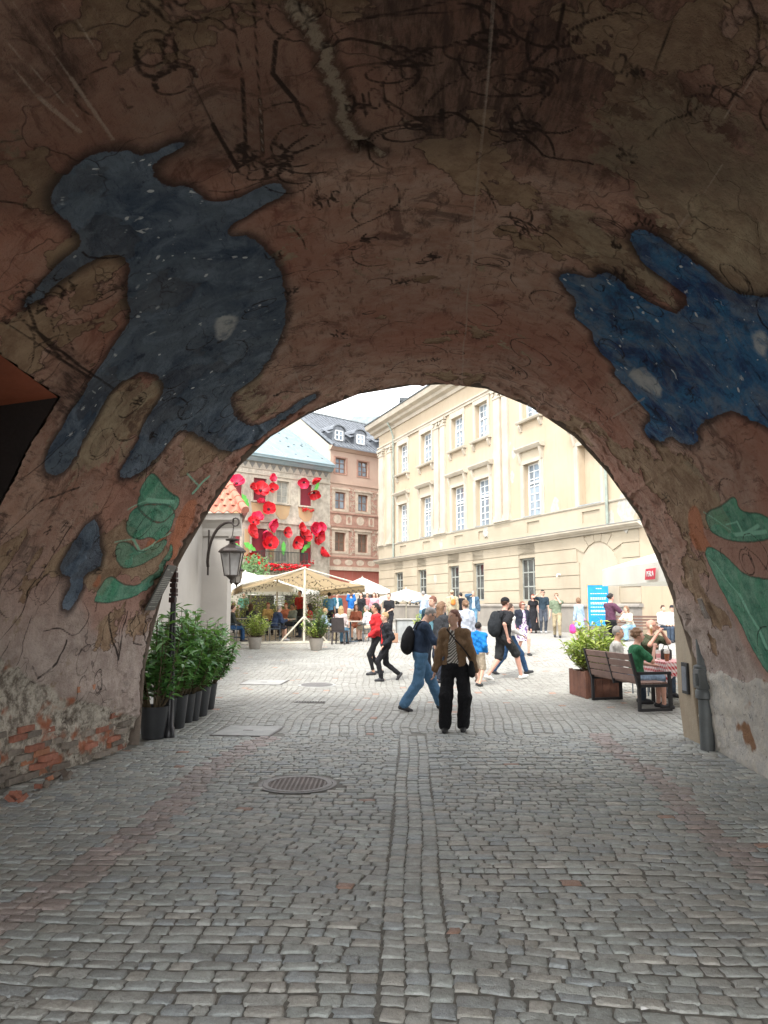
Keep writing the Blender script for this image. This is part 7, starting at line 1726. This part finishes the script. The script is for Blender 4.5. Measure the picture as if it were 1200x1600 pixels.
sitpx('woman in a white jacket and dark jeans at the park bench end', 1031, 28.4, 200, vox=.026, hair='short', hc='brown', top='jacket', tc_=('white_jacket', (.66, .64, .63)), bc=('dark_denim', (.05, .07, .10)), fem=True)
sitpx('person in white with a dark cap half hidden by the buttress', 1046, 28.3, 170, vox=.03, hair='short', hc='dark', top='jacket', tc_=('white_jacket', (.66, .64, .63)), bc=('dark_denim', (.05, .07, .10)), cap_=('dark_cap', True, (.03, .03, .035)))
# cafe table on the right: bench local frame
def onbench(t, d=.22): v_ = Matrix.Rotation(ang, 4, 'Z') @ Vector((t*L, d, 0)); return BE.location+v_
q = onbench(.22, .28); seated('grey haired person in a pale t-shirt on the far end of the slatted bench', q.x, q.y, math.degrees(ang)-25, H=1.70, vox=.017, hair='short', hc='grey', skin='tan', top='tee', tc_=('pale_grey_tee', (.50, .48, .44)), bc=('dark_denim', (.05, .07, .10)), pose=dict(hy=-.2))
q = onbench(.62, .30); seated('person with wavy blond hair and a green t-shirt eating at the slatted bench', q.x, q.y, math.degrees(ang)-12, H=1.68, vox=.015, hair='curly', hc='lightbrown', skin='rosy', top='tee', tc_=('bottle_green', (.03, .14, .065)), bottom='shorts', bc=('faded_denim', (.22, .30, .40)), fem=True, pose=dict(hr=(.12, .30, 1.02), hl=(-.12, .40, .72), er=(.6, .2, -1), hy=-.3))
e, _ = seated('bald man in sunglasses and an olive shirt eating an ice cream', 5.02, 14.75, 205, H=1.80, vox=.017, hair='bald', skin='rosy', top='tee', tc_=('olive', (.075, .085, .05)), bc=('dark_denim', (.05, .07, .10)), glasses='dark', pose=dict(hl=(-.02, .30, 1.16), hr=(.10, .33, 1.12), el=(-.8, .1, -1), er=(.8, .1, -1), hy=.5, hp=.05), bodyw=1.1, belly=.4, dz=0)
for (x, y, lab) in ((*(Vector(e.location)+Vector((-.09, -.42, 0))).xy, 'ice cream cone held by the bald man'), ):
    ic = empty('ice_cream', (x, y, 1.30), 0, lab, 'ice cream'); MB().lathe([(.006, -.10), (.026, .02)], 10).build('cone', M('wafer', (.45, .26, .10), .8), ic); MB().lathe([(.028, .015), (.034, .04), (.02, .07), (.004, .085)], 10).build('scoop', M('vanilla', (.70, .58, .42), .5), ic, smooth=True)
e = empty('cafe_chair', (5.02, 14.85, gzf(14.8)), R(205), 'dark metal cafe chair under the bald man', 'chair'); chair_parts(e, 'metal')
seated('dark haired guest almost hidden behind the ochre buttress', 5.62, 14.3, 190, vox=.026, hair='short', hc='dark', skin='brown', top='tee', tc_=('charcoal', (.045, .047, .052)))
# ---- terrace guests
def guest(lab, px_, Y_, yaw, ch='metal', chl=None, **kw):
    x = (px_-600)/1200*Y_; c = Vector((math.sin(R(yaw)), -math.cos(R(yaw)), 0))*.05
    if ch: chair(x+c.x, Y_+c.y, R(yaw), ch, chl or ('chair of the '+lab)[:90])
    return seated(lab, x, Y_, yaw, **kw)
e, i_ = guest('man in a navy jacket and shorts bent over the near terrace table', 430, 28.9, -60, 'metal', 'blue grey metal chair under the man in the navy jacket', hair='short', hc='grey', top='jacket', tc_=('navy_jk', (.035, .055, .11)), bottom='shorts', bc=('navy', (.03, .035, .05)), pose=dict(lean=.3, hl=(-.15, .45, .78), hr=(.15, .45, .78)), shoe=(.5, .5, .5), bodyw=1.08)
guest('woman with long blond hair in a pale pink top seen from behind', 533, 27.3, -15, 'wicker', 'dark wicker chair nearest the viewer with its back turned', hair='long', hc='blond', top='long', tc_=('pale_pink', (.58, .48, .46)), bc=('light_jeans', (.12, .24, .35)), fem=True, vox=.022)
guest('man in a white shirt and shorts sitting sideways at the right table', 578, 28.6, 65, 'metal', 'green metal chair under the man in the white shirt', hair='short', hc='grey', top='long', tc_=('white_shirt', (.70, .70, .70)), bottom='shorts', bc=('beige_shorts', (.50, .42, .32)), pose=dict(lean=.2, hl=(-.1, .42, .66), hr=(.1, .42, .66)), vox=.022)
guest('woman with long brown hair in a rust dress facing the viewer', 557, 29.9, 175, 'metal', 'metal chair under the woman in rust', hair='long', hc='brown', skin='tan', top='tee', tc_=('rust', (.28, .09, .05)), bottom='shorts', bc=('rust', (.28, .09, .05)), fem=True, vox=.022)
guest('fair haired child in a light blue shirt by the terrace table', 507, 28.6, -75, 'metal', 'dark chair under the fair haired child', H=1.55, hair='short', hc='blond', top='long', tc_=('pale_denim', (.32, .42, .52)), bc=('khaki', (.34, .28, .18)))
guest('woman in a red top behind the canopy post', 486, 31, 90, 'metal', 'chair behind the canopy post', hair='long', hc='dark', skin='tan', top='tee', tc_=('crimson', (.35, .03, .03)), bc=('navy', (.03, .035, .05)), fem=True)
guest('man in a grey shirt across the table from the navy jacket', 460, 31.2, 130, 'metal', 'chair of the man in the grey shirt', hair='short', hc='dark', skin='brown', top='tee', tc_=('sage_grey', (.20, .24, .22)), bc=('navy', (.03, .035, .05)))
guest('woman in an orange patterned top at the near table', 449, 32.2, 160, 'metal', 'chair of the woman in orange', hair='short', hc='red', top='tee', tc_=('coral', (.50, .20, .14)), fem=True)
guest('person in a mustard top behind the near table', 420, 32.5, 200, 'metal', 'chair of the person in mustard', hair='short', hc='red', top='tee', tc_=('mustard', (.48, .36, .16)), fem=True)
guest('woman with long chestnut hair in dark clothes at the left table', 393, 31, -20, 'metal', 'chair of the woman with chestnut hair', hair='long', hc='brown', top='long', tc_=('charcoal', (.045, .047, .052)), fem=True)
guest('man in dark clothes and jeans leaning back at the far left of the terrace', 364, 28.5, -70, 'metal', 'metal chair next to the white house wall', hair='short', hc='brown', top='long', tc_=('charcoal_green', (.05, .055, .05)), bc=('dark_jeans', (.03, .075, .16)))
guest('white haired person in white further back at the left table', 367, 34, 180, 'metal', 'chair of the white haired person', hair='bob', hc='white', top='tee', tc_=('white_shirt', (.70, .70, .70)))
for x, y, lab in (((445-600)/1200*30.2, 30.2, 'near terrace table under the beige canopy'), ((548-600)/1200*28.4, 28.4, 'terrace table between the blond woman and the woman in rust'), ((380-600)/1200*30.6, 30.6, 'left terrace table by the white house'), ((498-600)/1200*30.2, 30.2, 'terrace table behind the canopy post')): table(x, y, lab, .42)
e, _ = person('waiter with a shaved head standing behind the canopy post', 470, 981, 1.82, 150, None, .03, pos=((470-600)/1200*34, 34, gzf(34)), hair='short', hc='dark', skin='tan', top='tee', tc_=('crimson', (.35, .03, .03)))
for (px_, Y_, yaw_, lab, kw) in ((608, 30.6, 160, 'woman in a black top and trousers standing behind the stall counter', dict(hair='tail', hc='brown', top='tee', tc_=('black_tee', (.02, .02, .023)), fem=True, pose=dict(hl=(-.1, .3, 1.05), hr=(.12, .3, 1.02)))),
    (585, 38, 170, 'woman in a light pink shirt near the red house', dict(hair='long', hc='brown', top='long', tc_=('light_pink', (.62, .32, .38)), fem=True)),
    (565, 38, 150, 'person in a black top beside the woman in pink', dict(hair='tail', hc='dark', top='long', tc_=('black_tee', (.02, .02, .023)), fem=True)),
    (549, 37, 20, 'man in a bright blue t-shirt with his hands raised to his face', dict(hair='short', hc='lightbrown', top='tee', tc_=('royal_blue', (.02, .14, .45)), bottom='shorts', bc=('beige_shorts', (.50, .42, .32)), pose=dict(hl=(-.1, .2, 1.5), hr=(.1, .2, 1.5)))),
    (527, 38, 200, 'man in a teal and white jacket by the terrace edge', dict(hair='short', hc='grey', top='jacket', tc_=('teal_jacket', (.03, .14, .18)), inner=(cloth('pale_tee', (.60, .68, .72)), 0, 1.0))),
    (515, 34, 10, 'man in a sky blue t-shirt seen from behind at the shrubs', dict(hair='short', hc='dark', top='tee', tc_=('sky_blue', (.10, .28, .48)))),
    (382, 40, 190, 'person in a green top at the back of the terrace', dict(hair='short', hc='white', top='tee', tc_=('mint', (.15, .4, .32)))),
    (574, 44, 180, 'distant passer-by in a rosy top before the red house', dict(hair='short', hc='brown', top='tee', tc_=('rosy', (.5, .2, .2)))),
    (590, 45, 160, 'distant passer-by in a white top before the red house', dict(hair='long', hc='dark', top='tee', tc_=('white_shirt', (.70, .70, .70)), fem=True))):
    person(lab, 0, 0, 1.74, yaw_, kw.pop('pose', None), .032, pos=((px_-600)/1200*Y_, Y_, gzf(Y_)), **kw)
